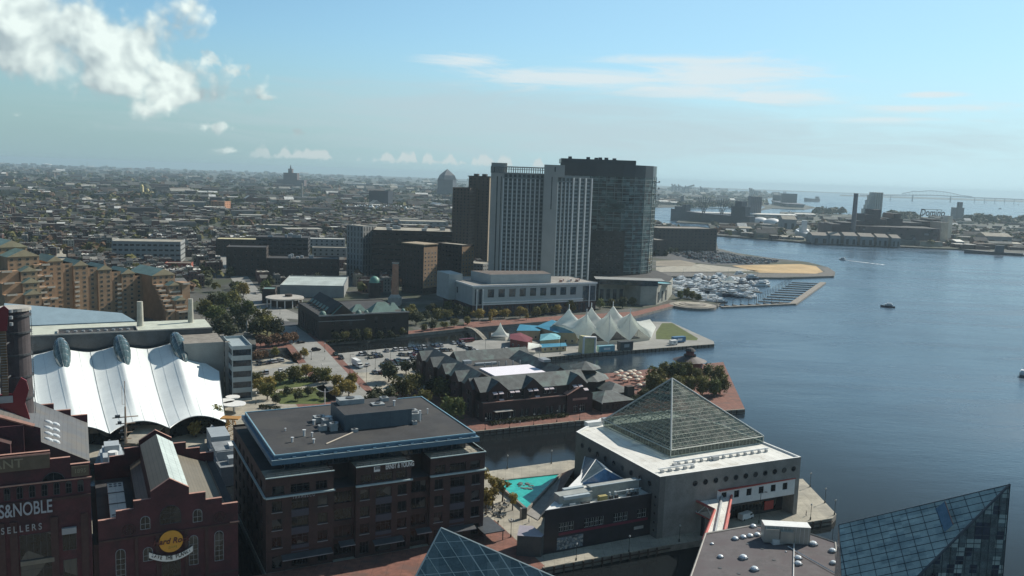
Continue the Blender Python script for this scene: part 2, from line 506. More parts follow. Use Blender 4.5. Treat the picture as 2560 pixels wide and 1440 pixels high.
  for i,q in enumerate(s.wins):
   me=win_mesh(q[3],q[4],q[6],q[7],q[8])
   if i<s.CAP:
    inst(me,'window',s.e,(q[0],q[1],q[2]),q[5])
   else:
    ks=[]
    for m_ in(q[7],q[8]):
     if m_ not in rm:rm.append(m_)
     ks.append(rm.index(m_))
    ca,sa=math.cos(q[5]),math.sin(q[5]);base=len(rest.v)
    for v in me.vertices:
     rest.v.append((q[0]+v.co.x*ca-v.co.y*sa,q[1]+v.co.x*sa+v.co.y*ca,q[2]+v.co.z))
    for p in me.polygons:
     rest.f.append(tuple(base+i_ for i_ in p.vertices));rest.k.append(ks[p.material_index])
  if rest.f:
   tag(rest.build('window',rm,s.e),kind='stuff')
  return s
def grid_ops(Ln,z0,nfl,fh,ncol,w_,h_,sill=0.9,style='plain',margin=None,skip=None):
 """regular window grid"""
 out=[]
 mg=margin if margin is not None else 0
 p=(Ln-2*mg)/ncol
 for c in range(ncol):
  x=mg+(c+.5)*p
  for f in range(nfl):
   if skip and skip(c,f):continue
   out.append((x-w_/2,x+w_/2,z0+f*fh+sill,z0+f*fh+sill+h_,style))
 return out
def text(s_,name,size,parent,loc,rot,m_,ext=0.04,sx=1.0,shear=0.0,align='CENTER',bold=False):
 cu=bpy.data.curves.new(name,'FONT');cu.body=s_;cu.size=size;cu.extrude=ext
 cu.align_x=align;cu.align_y='BOTTOM';cu.shear=shear;cu.offset=(0.03 if bold else 0.012)*size
 cu.materials.append(m_)
 o=bpy.data.objects.new(name,cu);COL.objects.link(o)
 bpy.context.view_layer.update()
 me=bpy.data.meshes.new_from_object(o.evaluated_get(bpy.context.evaluated_depsgraph_get()))
 bpy.data.objects.remove(o);bpy.data.curves.remove(cu)
 me.name=name
 o=bpy.data.objects.new(name,me);COL.objects.link(o)
 o.parent=parent;o.location=loc;o.rotation_euler=rot;o.scale=(sx,1,1)
 return o
UP=(R(90),0,0)
# ====== ground, water, roads
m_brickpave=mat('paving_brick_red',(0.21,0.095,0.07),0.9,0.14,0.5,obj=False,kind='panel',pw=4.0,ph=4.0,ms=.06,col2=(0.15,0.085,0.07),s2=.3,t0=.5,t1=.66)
m_conc=mat('concrete_paving',(0.37,0.345,0.28),0.9,0.12,0.15,obj=False,kind='panel',pw=3.0,ph=3.0,ms=.05,col2=(0.28,0.265,0.225),s2=.6,t0=.5,t1=.68)
m_conc_d=mat('concrete_quay',(0.24,0.22,0.19),0.9,0.15,0.4,obj=False)
m_asph=mat('asphalt_road',(0.075,0.078,0.08),0.9,0.12,0.08,obj=False)
m_asph_l=mat('asphalt_worn',(0.27,0.27,0.25),0.92,0.10,0.1,obj=False)
m_grass=mat('grass_lawn',(0.075,0.10,0.022),0.95,0.16,0.25,obj=False)
m_grass_d=mat('grass_dry',(0.10,0.095,0.035),0.95,0.25,0.2,obj=False)
m_wood=mat('timber_dark',(0.09,0.06,0.045),0.85,0.2,0.8,obj=False)
m_white=mat('paint_white',(0.75,0.76,0.74),0.6,0.04,0.5)
m_city=mat('ground_city',(0.085,0.087,0.08),0.95,0.35,0.006,obj=False,col2=(0.045,0.055,0.03),s2=2.5,t0=0.47,t1=0.56)
m_sand=mat('ground_sand',(0.48,0.34,0.17),0.95,0.12,0.03,obj=False)
m_dirt=mat('ground_dirt',(0.25,0.22,0.17),0.95,0.15,0.03,obj=False)
m_rock=mat('rock_bank',(0.13,0.125,0.115),0.95,0.35,0.6,obj=False)
def struct(name,mb,mats,label=None):
 o=mb.build(name,mats);o['kind']='structure'
 if label:o['label']=label
 return o
def area(pts):
 s_=0
 for i in range(len(pts)):
  a,b=pts[i],pts[(i+1)%len(pts)]
  s_+=a[0]*b[1]-b[0]*a[1]
 return s_
def ccw(pts):
 pts=[(p[0],p[1])for p in pts]
 return pts if area(pts)>0 else pts[::-1]
def slab(name,pts,z1=0.0,z0=-6.0,top=None,side=None,label=None):
 b=MB();b.prism(ccw(pts),z0,z1,1,0,bottom=False)
 return struct(name,b,[top or m_conc,side or m_conc_d],label)
def sheet(name,pts,z,m_,label=None):
 b=MB();b.face([(p[0],p[1],z)for p in ccw(pts)])
 return struct(name,b,[m_],label)
wm=bpy.data.materials.new('harbour_water');wm.use_nodes=True;MATS['harbour_water']=wm
t=NT(wm.node_tree);b=wm.node_tree.nodes['Principled BSDF']
pos=t.new('ShaderNodeNewGeometry').outputs['Position']
sp=t.new('ShaderNodeSeparateXYZ');t.l.new(pos,sp.inputs[0])
calm=t.noise(pos,0.006,3.0,0.5,0.6)
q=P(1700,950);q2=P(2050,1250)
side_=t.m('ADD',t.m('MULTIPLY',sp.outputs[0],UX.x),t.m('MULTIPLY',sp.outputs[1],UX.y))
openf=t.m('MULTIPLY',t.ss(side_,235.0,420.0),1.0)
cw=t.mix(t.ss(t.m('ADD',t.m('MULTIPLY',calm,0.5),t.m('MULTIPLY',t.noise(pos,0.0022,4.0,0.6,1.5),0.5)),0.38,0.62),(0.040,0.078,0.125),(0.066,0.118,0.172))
t.l.new(t.mix(openf,(0.012,0.015,0.017),cw),b.inputs['Base Color'])  # dark slips, paler open water: reflected light put into the base colour
mpw=t.new('ShaderNodeMapping');t.l.new(pos,mpw.inputs[0]);mpw.inputs['Rotation'].default_value=(0,0,R(-24));mpw.inputs['Scale'].default_value=(1,3.2,1)
gust=t.ss(t.noise(mpw.outputs[0],0.0045,5.0,0.6,1.2),0.36,0.64)
t.l.new(t.m('ADD',t.m('MULTIPLY',openf,t.m('ADD',0.09,t.m('MULTIPLY',gust,0.17))),0.05),b.inputs['Roughness'])
b.inputs['IOR'].default_value=1.33
mp=t.new('ShaderNodeMapping');t.l.new(pos,mp.inputs[0]);mp.inputs['Rotation'].default_value=(0,0,R(15));mp.inputs['Scale'].default_value=(0.55,1.6,1)
wv=t.m('ADD',t.noise(mp.outputs[0],0.5,4.0,0.65),t.m('MULTIPLY',t.noise(mp.outputs[0],0.06,3.0,0.6),2.0))
t.l.new(t.m('ADD',t.m('MULTIPLY',openf,0.25),0.25),b.inputs['Specular IOR Level'])
bu=t.new('ShaderNodeBump');bu.inputs['Distance'].default_value=0.6
t.l.new(t.m('ADD',t.m('MULTIPLY',openf,0.30),0.04),bu.inputs['Strength'])
t.l.new(wv,bu.inputs['Height']);t.l.new(bu.outputs[0],b.inputs['Normal'])
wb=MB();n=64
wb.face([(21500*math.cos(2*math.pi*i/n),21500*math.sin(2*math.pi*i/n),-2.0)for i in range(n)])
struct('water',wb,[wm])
far=21400
def ring(a0,a1,r,k=14):
 return[(r*math.sin(R(a0+(a1-a0)*i/k)),r*math.cos(R(a0+(a1-a0)*i/k)))for i in range(k+1)]
shore=[P(815,857),P(1160,821),P(1400,800),P(1585,791),P(1685,764),P(1795,765),P(1798,758),P(1690,742),P(1668,722),P(1640,700)]
hp=[P(1650,690),P(1780,693),P(1960,694),P(2085,690),P(2088,680),P(2070,668),P(2020,655),P(1920,644),P(1840,632),P(1795,621),P(1790,596)]
canton=[P(1640,560),P(1500,540),P(1450,515),P(1640,518),P(1800,516),P(1930,515),P(1890,500),P(1990,487)]
inlandshore=[P(1640,475),P(1560,470)]
west=[Vector((-420,60,0)),Vector((-170,190,0)),UV(-30,265),UV(-30,430),UV(60,470)]
land=[P(700,869),P(620,880)]+shore+hp+canton
land2=[(p[0],p[1])for p in land]+[(far*math.sin(R(8.5)),far*math.cos(R(8.5)))]+ring(8.5,-178,far,30)+[(-1200,-600),(-330,60),(-330,300),(-190,540)]
slab('ground',land2,0.0,-6,m_city,m_conc_d)
loc=[P(1786,588),P(2040,608),P(2190,614),P(2345,621),P(2400,623),P(2560,638),P(2750,655),P(3300,640),P(3300,575),P(2600,553),P(2480,548),P(2330,543),P(2200,541),P(2040,532),P(1950,530),P(1960,548),P(1800,545),P(1700,548),P(1690,556),P(1770,560)]
slab('ground',loc,0.6,-6,m_city,mat('bank_dark',(0.10,0.09,0.08),0.95,0.2,0.2,obj=False),'flat built-up peninsula across the harbour')
pen2=[P(1900,525),P(1930,521),P(2010,524),P(2040,519),P(2010,512),P(1950,508),P(1920,512)]
slab('ground',pen2,0.6,-6,m_city,m_rock,'far industrial point behind the ship pier')
for nm,pts in(('ground',[P(2100,489.5),P(2560,505.5),P(2900,516),P(2900,512),P(2560,500.5),P(2100,486.5)]),('ground',[P(1640,467),P(2100,483.0),P(2250,488.0),P(2250,486.5),P(2100,481.0),P(1640,464)])):
 slab(nm,pts,1.0,-3,m_city,m_rock,'low far shore across the open bay')
# ---- piers
p4=[UV(68,196),UV(68,300),P(1220,1178),P(1425,1150),UV(206,216),P(2007,1197),P(2091,1285),P(1990,1312),P(1675,1363),P(1355,1422),UV(55,165)]
v_far=(P(1220,1178).dot(VX)+P(1425,1150).dot(VX))/2
v_near=P(1355,1422).dot(VX)
p4=[UV(40,v_near),UV(P(1355,1422).dot(UX),v_near),P(1675,1363),P(1990,1312),P(2080,1297),P(2091,1285),P(2007,1197),UV(P(2007,1197).dot(UX)-20,v_far),UV(60,v_far),UV(40,v_far+8),UV(-140,v_far+60),UV(-140,330),UV(-300,330),UV(-300,v_near)]
slab('pier_deck',[UV(43.4,v_near-5),P(1340,1425),P(1675,1363),P(1990,1312),P(2080,1297),P(2091,1285),P(2007,1197),P(1900,1200),P(1425,1150),P(1220,1178),UV(90,283),UV(43.4,283)],0,-6,m_conc)
n5=P(1170,1082).dot(VX);f5=P(1645,921).dot(VX)
slab('pier_deck',[UV(90,n5),P(1170,1082),P(1435,1055),P(1863,1024),P(1808,905),P(1645,921),P(1520,933),UV(90,f5)],0,-6,m_brickpave)
p6=[P(800,935),P(950,930),P(1230,908),P(1450,886),P(1786,861),P(1784,853),P(1677,805),P(1600,803),P(1227,847),P(1115,860),P(957,872),P(832,885),P(800,888)]
slab('pier_deck',p6,0,-6,m_asph_l)
slab('ground',[P(640,900),P(700,892),P(760,915),P(835,884),P(830,940),P(920,1000),P(1010,1035),P(1130,1088),UV(100,n5-2),UV(64,n5+4),UV(-20,352),UV(-20,284),UV(36.8,284),UV(36.8,165),UV(-260,165),UV(-300,330),P(300,1010),P(560,905)],-0.004,-6,m_conc)
slab('ground',[P(820,932),P(950,929),P(1228,907.5),UV(186,f5),UV(100,n5-1),P(1010,1035),P(900,990)],-0.008,-6,m_conc)
slab('pier_deck',[P(900,1440,0),P(1330,1560,0),P(1700,1480),P(2260,1420),P(2700,1500),P(2700,1900),P(900,1900)],-0.5,-6,m_conc)
# ---- surfaces lying on them
def strip(name,pts,z,m_,label=None):
 """road laid along (px, py, half width in m) points"""
 c=[P(q[0],q[1])for q in pts];L_,R_=[],[]
 for i in range(len(c)):
  d=(c[min(i+1,len(c)-1)]-c[max(i-1,0)]).normalized();n_=Vector((-d.y,d.x,0))*pts[i][2]
  L_.append(c[i]+n_);R_.append(c[i]-n_)
 b_=MB()
 for i in range(len(c)-1):
  b_.face([(R_[i].x,R_[i].y,z),(R_[i+1].x,R_[i+1].y,z),(L_[i+1].x,L_[i+1].y,z),(L_[i].x,L_[i].y,z)])
 return struct(name,b_,[m_],label)
main_=[(560,640),(596,690),(628,735),(675,790),(735,835),(772,868),(812,915),(862,972),(925,1030),(975,1080)]
strip('pavement',[(x,y,13)for x,y in main_[4:]],0.03,m_brickpave,'red brick pavements either side of the bridge road')
strip('road',[(x,y,8.5)for x,y in main_],0.06,m_asph_l,'pale concrete road over the canal bridge')
strip('road',[(620,800,9),(680,806,9),(745,812,9)],0.064,m_asph,'dark asphalt side street at the junction')
strip('road',[(640,752,7),(705,790,14),(752,790,16)],0.05,m_asph_l,'pale forecourt in front of the round pavilion')
strip('road',[(632,985,3),(760,970,3),(850,946,3)],0.05,m_conc,'pale street between the gardens and parked cars')
strip('road',[(600,945,7),(700,926,7),(820,906,7)],0.045,m_asph_l,'quiet street lined with parked cars')
sheet('pavement',[P(640,852),P(640,874),P(726,868),P(715,850)],0.02,m_brickpave)
sheet('pavement',[P(815,850),P(1160,812),P(1160,820),P(815,857)],0.02,m_brickpave)
sheet('pavement',[P(1160,806),P(1400,790),P(1585,779),P(1675,758),P(1685,764),P(1585,791),P(1400,800),P(1160,821)],0.02,m_brickpave)
sheet('lawn',[P(640,962),P(700,945),P(800,940),P(870,960),P(880,985),P(800,1010),P(700,1010)],0.03,m_grass)
sheet('lawn',[P(690,800),P(640,812),P(630,845),P(700,842),P(735,822)],0.03,m_grass_d)
sheet('lawn',[P(1655,808),P(1681,808),P(1745,846),P(1742,851),P(1640,848),P(1640,830)],0.03,m_grass)
sheet('pavement',[P(1170,1081.5),P(1435,1054.5),P(1435,1035),P(1170,1056)],0.02,m_brickpave)
sheet('pavement',[P(1206,1310),P(1236,1300),P(1365,1418),P(1345,1425),P(1200,1360)],0.03,m_brickpave)
sheet('pavement',[P(1000,985),P(1100,975),P(1100,985),P(940,1035),P(925,1000),P(900,975)],0.03,m_brickpave)
sheet('pavement',[UV(36.9,205),UV(112,205),UV(110,227.6),UV(36.9,227.6)],0.025,m_brickpave)  # dark brick sheet added in place of the office block's shade
sheet('ground',[P(1900,662),P(2000,660),P(2040,665),P(2058,680),P(2040,684),P(1900,682),P(1830,664)],0.03,m_sand,'ochre sand spread on the tip of the point')
sheet('ground',[P(1640,640),P(1700,625),P(1790,625),P(1850,638),P(1960,655),P(1850,662),P(1780,662),P(1640,645)],0.03,m_asph,'dark car lot on the point')
sheet('ground',[P(1640,668),P(1750,660),P(1860,672),P(1900,678),P(1640,680)],0.03,m_conc,'pale bare track on the point')
sheet('ground',[P(1640,652),P(1700,650),P(1740,658),P(1730,666),P(1640,665)],0.04,m_dirt,'dull earth mound on the point')
bk=MB()
pts=[P(1650,681),P(1900,684),P(2040,686),P(2062,680),P(2055,670)]
pto=[P(1650,690),P(1900,693.5),P(2080,690),P(2088,680),P(2070,668)]
for i in range(4):
 a,b_,c,d=pts[i],pts[i+1],pto[i+1],pto[i]
 bk.face([(d.x,d.y,0.05),(c.x,c.y,0.05),(b_.x,b_.y,0.06),(a.x,a.y,0.06)])
struct('ground',bk,[m_rock],'grey rock bank round the point')
# ====== near buildings
m_brick_d=mat('brick_deep_red',(0.080,0.026,0.032),0.85,0.13,0.25,kind='brick',bs=1.2,col2=(0.05,0.022,0.026),s2=.6,t0=.48,t1=.66)
m_brick=mat('brick_brown',(0.068,0.038,0.034),0.85,0.13,0.25,kind='brick',bs=1.2,col2=(0.048,0.032,0.029),s2=.6,t0=.48,t1=.66)
m_brick_b=mat('brick_band',(0.065,0.034,0.032),0.85,0.1,0.3)
m_stone=mat('stone_pale',(0.42,0.40,0.36),0.8,0.08,0.5)
m_terra=mat('terracotta_coping',(0.42,0.24,0.19),0.8,0.1,0.5)
m_roofd=mat('roof_membrane_dark',(0.042,0.043,0.046),0.85,0.14,0.12,col2=(0.055,0.054,0.052),kind='panel',pw=9.0,ph=1.0,ms=.03)
m_bluem=mat('metal_blue_fascia',(0.07,0.15,0.22),0.45,0.05,0.3)
m_metal=mat('metal_grey',(0.35,0.37,0.38),0.45,0.06,0.6,metal=0.3)
m_metald=mat('metal_dark',(0.06,0.065,0.07),0.5,0.1,0.6)
m_ledge=mat('ledge_pale_metal',(0.42,0.52,0.52),0.5,0.04,0.5)
m_seam=mat('roof_standing_seam_tan',(0.17,0.155,0.12),0.6,0.05,0.15,kind='seam',pw=0.9,ph=200.0,ms=0.05)
m_seamg=mat('roof_standing_seam_grey',(0.115,0.12,0.125),0.6,0.07,0.15,kind='seam',pw=1.1,ph=200.0,ms=0.05,col2=(0.135,0.125,0.11),s2=0.4)
m_seamw=mat('roof_pale_glazing',(0.55,0.62,0.58),0.35,0.08,0.15,kind='seam',pw=2.0,ph=2.5,ms=0.08)
m_spandrel=mat('spandrel_slate_blue',(0.055,0.065,0.09),0.5,0.08,0.5)
g_dark=glassmat('window_glass_dark',(0.012,0.014,0.017),.1,.4,.35)
g_blue=glassmat('window_glass_blue',(0.03,0.045,0.06),0.06)
f_grey=mat('window_frame_grey',(0.25,0.26,0.27),0.5)
f_dark=mat('window_frame_dark',(0.05,0.05,0.055),0.5)
f_white=mat('window_frame_white',(0.55,0.55,0.52),0.5)
f_grn=mat('window_frame_green',(0.12,0.17,0.15),0.5)
def hatch(poly,dirv,spacing,off=0.5):
 """segments of parallel lines over a planar polygon, along dirv"""
 poly=[Vector(p)for p in poly]
 n=(poly[1]-poly[0]).cross(poly[2]-poly[0]).normalized()
 d=(Vector(dirv)-n*n.dot(Vector(dirv))).normalized();c=n.cross(d)
 ts=[(p-poly[0]).dot(c)for p in poly]
 out=[];t=min(ts)+spacing*off
 while t<max(ts):
  hit=[]
  for i in range(len(poly)):
   a,b_=poly[i],poly[(i+1)%len(poly)];ta,tb=ts[i],ts[(i+1)%len(poly)]
   if(ta-t)*(tb-t)<0:hit.append(a.lerp(b_,(t-ta)/(tb-ta)))
  for i in range(0,len(hit)-1,2):out.append((hit[i],hit[i+1]))
  t+=spacing
 return out
def panes(mb,poly,e,s1,s2,ks,seed=1):
 """split a planar polygon into rectangular panes clipped to its outline, with varied materials"""
 poly=[Vector(p)for p in poly];o=poly[0]
 n=(poly[1]-poly[0]).cross(poly[2]-poly[0]).normalized();e=(Vector(e)-n*n.dot(Vector(e))).normalized();f=n.cross(e)
 q=[((p-o).dot(e),(p-o).dot(f))for p in poly];rg_=random.Random(seed)
 def clip(pl,ax,v,sg):
  out=[]
  for i in range(len(pl)):
   a,c=pl[i],pl[(i+1)%len(pl)];da,dc=(a[ax]-v)*sg,(c[ax]-v)*sg
   if da>=0:out.append(a)
   if(da>0>dc)or(da<0<dc):
    t_=da/(da-dc);out.append((a[0]+(c[0]-a[0])*t_,a[1]+(c[1]-a[1])*t_))
  return out
 x=min(p[0]for p in q)
 while x<max(p[0]for p in q):
  col=clip(clip(q,0,x,1),0,x+s1,-1);y=min(p[1]for p in q)
  while len(col)>2 and y<max(p[1]for p in q):
   cell=clip(clip(col,1,y,1),1,y+s2,-1)
   if len(cell)>2:mb.face([o+e*a+f*c for a,c in cell],rg_.choice(ks))
   y+=s2
  x+=s1
# ---- seven-storey brick office block
EY=Bld('office_building','brown brick office block with dark flat roof, blue metal fascia and rooftop plant room','building',UV(43.7,227.8),wallm=[m_brick,m_brick_b,m_ledge,m_spandrel],fm=f_dark)
LU,LV=65.2,54.0
bays=[(0,18.5,1),(18.5,25.0,0),(25.0,41.5,1),(41.5,47.5,0),(47.5,LU,1)]
fl=5.1
for(a,b_,proj_)in bays:
 y0=0.0 if proj_ else 1.4
 L_=b_-a;ops=[]
 z_top=26.8 if proj_ else 21.5
 if proj_:
  for f in range(0,4):
   z=0.9+f*fl
   for cx,ww,st in((0.16,2.7,'mull'),(0.5,4.6,'tri'),(0.84,2.7,'mull')):
    if f==0:ops.append((L_*cx-ww/2,L_*cx+ww/2,z,z+3.6,'tri'))
    else:ops.append((L_*cx-ww/2,L_*cx+ww/2,z+.9,z+3.9,st))
  for cx,ww in((0.18,3.2),(0.5,5.2),(0.82,3.2)):
   ops.append((L_*cx-ww/2-.01,L_*cx+ww/2+.01,21.95,24.4,'tri'))
 else:
  for f in range(0,4):
   z=0.9+f*fl
   ops.append((0.7,L_-0.7,z+.3,z+3.7,'strip'))
 EY.facade((a,y0),(b_,y0),0,21.5,[o for o in ops if o[2]<21.6],0.45)
 if proj_:EY.facade((a,y0),(b_,y0),21.5,26.8,[o for o in ops if o[2]>21.6],0.45)
 if proj_:
  EY.wall.face([(b_,y0,0),(b_,1.4,0),(b_,1.4,z_top),(b_,y0,z_top)])if b_<LU else None
  EY.wall.face([(a,1.4,0),(a,y0,0),(a,y0,z_top),(a,1.4,z_top)])if a>0 else None
sideops=[(x,x+2.9,0.9+f*fl+.9,0.9+f*fl+3.9,'mull')for f in range(4)for x in(4,11,18,25,32,39,46)]+[(x-.01,x+2.91,21.95,24.4,'mull')for x in(4,11,18,25,32,39,46)]
for pa_,pb_ in(((LU,0),(LU,LV)),((LU,LV),(0,LV)),((0,LV),(0,0))):
 EY.facade(pa_,pb_,0,21.5,[q for q in sideops if q[2]<21.6]);EY.facade(pa_,pb_,21.5,26.8,[q for q in sideops if q[2]>21.6])
for(a,b_,proj_)in bays:
 z=26.1 if proj_ else 21.5
 EY.roof.face([(a,0,z),(b_,0,z),(b_,9,z),(a,9,z)],1 if proj_ else 0)
 if not proj_:
  EY.wall.face([(a,8,21.5),(b_,8,21.5),(b_,8,28),(a,8,28)],0)
  EY.wall.face([(a,0,21.5),(a,8,21.5),(a,8,26.8),(a,0,26.8)],0)
  EY.wall.face([(b_,8,21.5),(b_,0,21.5),(b_,0,26.8),(b_,8,26.8)],0)
EY.roof.face([(0,9,26.1),(LU,9,26.1),(LU,LV,26.1),(0,LV,26.1)],0)
for p0,p1 in(((6.5,7.5),(62,7.5)),((62,7.5),(62,48)),((62,48),(6.5,48)),((6.5,48),(6.5,7.5))):
 Ln=math.dist(p0,p1);k=int(Ln/4.6)
 EY.facade(p0,p1,26.1,29.2,[(Ln*i/k+.15,Ln*(i+1)/k-.15,26.2,29.1,'strip')for i in range(k)],0.12,3,gm=g_blue)
EY.done([m_roofd,m_conc])
b=MB()
for(a,b_,proj_)in bays:
 if proj_:
  b.box(a-.15,b_+.35,-.75,0.0,21.2,21.6,0)
  b.box(a-.1,b_+.2,-.35,0.0,26.8,27.05,0)
for x in(-.55,):
 b.box(x,0,0.0,LV,21.2,21.6,0)
b.box(LU,LU+.6,0.0,LV,21.2,21.6,0);b.box(LU,LU+.2,0,LV,26.8,27.05,0)
b.build_each('ledge',[m_ledge],EY.e)
b=MB()
for(a,b_,proj_)in bays:
 b.box(a,b_,-.12 if proj_ else 1.2,0.0 if proj_ else 1.4,5.2,5.9,0)
 for f in range(1,4):
  if proj_:
   for cx in(0.5,):
    b.box(a+(b_-a)*cx-2.4,a+(b_-a)*cx+2.4,-.1,0.0,0.9+f*fl-1.1,0.9+f*fl+.85,1)
   for cx in(.16,.84):
    b.box(a+(b_-a)*cx-1.5,a+(b_-a)*cx+1.5,-.12,0.0,0.9+f*fl+.62,0.9+f*fl+.82,2)
b.build_each('spandrel',[m_brick_b,m_spandrel,f_grey],EY.e)
b=MB()
x0,x1,y0,y1=3.2,64.0,8.2-3.6,51.0
b.prism([(x0,y0),(x1,y0),(x1,y1),(x0,y1)],29.2,31.3,0)
b.prism([(x0-.9,y0-.9),(x1+.9,y0-.9),(x1+.9,y1+.9),(x0-.9,y1+.9)],29.0,30.4,0)
b.box(x0-.95,x1+.95,y0-.95,y0-.75,30.4,30.5,1)
for i in range(16):
 x=x0+1.5+i*(x1-x0-3)/15
 b.box(x-.5,x+.5,y0-.75,y0,30.4,30.75,0)
b.build('fascia',[m_bluem,m_ledge],EY.e)
b=MB();b.box(x0+.35,x1-.35,y0+.35,y1-.35,31.3,31.36,0)
ro=b.build('roof',[m_roofd],EY.e)
b=MB()
for(a0,b0_,a1,b1)in((x0,y0,x1,y0+.35),(x0,y1-.35,x1,y1),(x0,y0+.35,x0+.35,y1-.35),(x1-.35,y0+.35,x1,y1-.35)):
 b.box(a0,a1,b0_,b1,31.3,31.65,0)
b.build('rim',[mat('rim_light_blue',(0.22,0.38,0.46),0.4,0.03)],EY.e)
pr_=[EY.L(P(*q,31.4))for q in((850,1067),(1002,1047),(973,1005),(812,1018))]
px0,px1=27.5,49.0
b=MB();b.box(px0,px1,20.5,37.0,31.36,36.3,0,1)
b.box(px0-.1,px1+.1,20.4,20.5,35.9,36.4,0)
b.build('plant_room',[mat('plant_room_blue_grey',(0.085,0.115,0.135),0.6,0.08,0.4,kind='panel',pw=6,ph=9,ms=.05),m_roofd],EY.e)
b=MB()
for(x,y,z,w_,d_,h_)in((33,34,36.3,8,4.5,1.6),(44,33,36.3,2.5,2.5,1.2),(40.5,29,36.3,4,3,.5),(23,33.5,31.36,3.6,3,1.7),(24,28,31.36,3,2.6,2.2),(21.5,24,31.36,2.4,2,1.6),(24.5,22.5,31.36,2.2,1.8,2.4),(52,25.5,31.36,3.4,3,2.2),(53,31,31.36,3.2,2.6,1.6),(49.8,20.2,31.36,1.5,1.2,1.1),(30,18.8,31.36,2,1.2,1.0)):
 b.box(x-w_/2,x+w_/2,y-d_/2,y+d_/2,z,z+h_,0)
 b.cyl(x,y,z+h_,z+h_+.25,min(w_,d_)*.32,n=10,k=1)
b.build_each('air_unit',[mat('unit_pale_metal',(0.33,0.35,0.35),0.5,0.1,0.8),m_metald],EY.e)
b=MB()
b.cyl(25.2,30.5,31.36,33.6,1.1,n=14,k=0);b.cyl(26,25.5,31.36,33.0,.9,n=14,k=0)
for x,y,r,h_ in((15,20,.35,1.8),(17,18.5,.25,1.2),(11,27,.2,.7),(10.5,15.5,.3,1.3),(16,12.5,.3,1.1),(58,30,.2,1.6),(52.5,22.5,.25,3.5),(45,26,.3,1.6),(20.5,30.5,.4,1.4)):
 z=36.3 if x==45 else 31.36
 b.cyl(x,y,z,z+h_,r,n=8,k=0);b.cyl(x,y,z+h_,z+h_+.15,r*1.6,n=8,k=0)
b.bar((19,10.0,31.5),(29.5,18.3,31.5),.22,4,1)
b.build_each('vent_pipe',[mat('vent_white',(0.6,0.62,0.62),0.4,0.05),mat('pipe_tan',(0.3,0.26,0.2),0.6,0.05)],EY.e)
b=MB()
for(a,b_,proj_)in bays:
 if proj_:
  for z in(27.5,28.0):b.bar((a+.3,.4,z),(b_-.3,.4,z),.05,4)
  k=8
  for i in range(k+1):
   x=a+.3+(b_-a-.6)*i/k;b.bar((x,.4,26.8),(x,.4,28.0),.05,4)
for i in range(9):b.bar((LU-.4,.4+i*3,26.8),(LU-.4,.4+i*3,28),.05,4)
b.bar((LU-.4,.4,28),(LU-.4,26,28),.05,4)
b.build('railing',[m_metald],EY.e)
b=MB()
for x,w_ in((20,4.4),(43,4.6),(30,9),(4,14),(50,12)):
 z=5.9 if w_<6 else 4.6
 b.face([(x,0,z),(x+w_,0,z),(x+w_,-2.2,z-.7),(x,-2.2,z-.7)][::-1],0)
 b.face([(x,0,z-.05),(x+w_,0,z-.05),(x+w_,-2.2,z-.75),(x,-2.2,z-.75)],0)
 b.box(x,x+w_,-2.25,-2.15,z-.95,z-.7,1)
b.build_each('awning',[m_metald,f_grey],EY.e)
b=MB();b.box(LU-2,LU+4.8,-5.5,6,3.0,3.3,0)
for x,y in((LU+4.4,-5),(LU+4.4,5.5),(LU-1.5,-5)):b.bar((x,y,0),(x,y,3),.15,6)
b.build('canopy',[m_metald],EY.e)
m_let=mat('letter_white',(0.75,0.75,0.72),0.5,0.02)
m_let_dull=mat('letter_grey',(0.32,0.33,0.35),0.5,0.02)
sg=MB();sg.box(30.2,32.0,-.12,-.02,24.95,26.5,0)
sgo=sg.build('sign',[m_let],EY.e)
b=MB()
for x in(30.5,30.9,31.3,31.7):b.box(x,x+.2,-.16,-.12,25.6,26.45,0)
for z in(25.8,26.15):b.box(30.45,32.0,-.165,-.125,z,z+.1,0)
b.build('emblem',[m_metald],sgo)
text('ERNST & YOUNG','lettering',2.0,EY.e,(38.0,-.06,24.95),UP,m_let,sx=.56,bold=True)
text('T R A M B E C O','lettering',1.2,EY.e,(10.2,-.2,20.12),UP,m_let_dull,sx=.72)
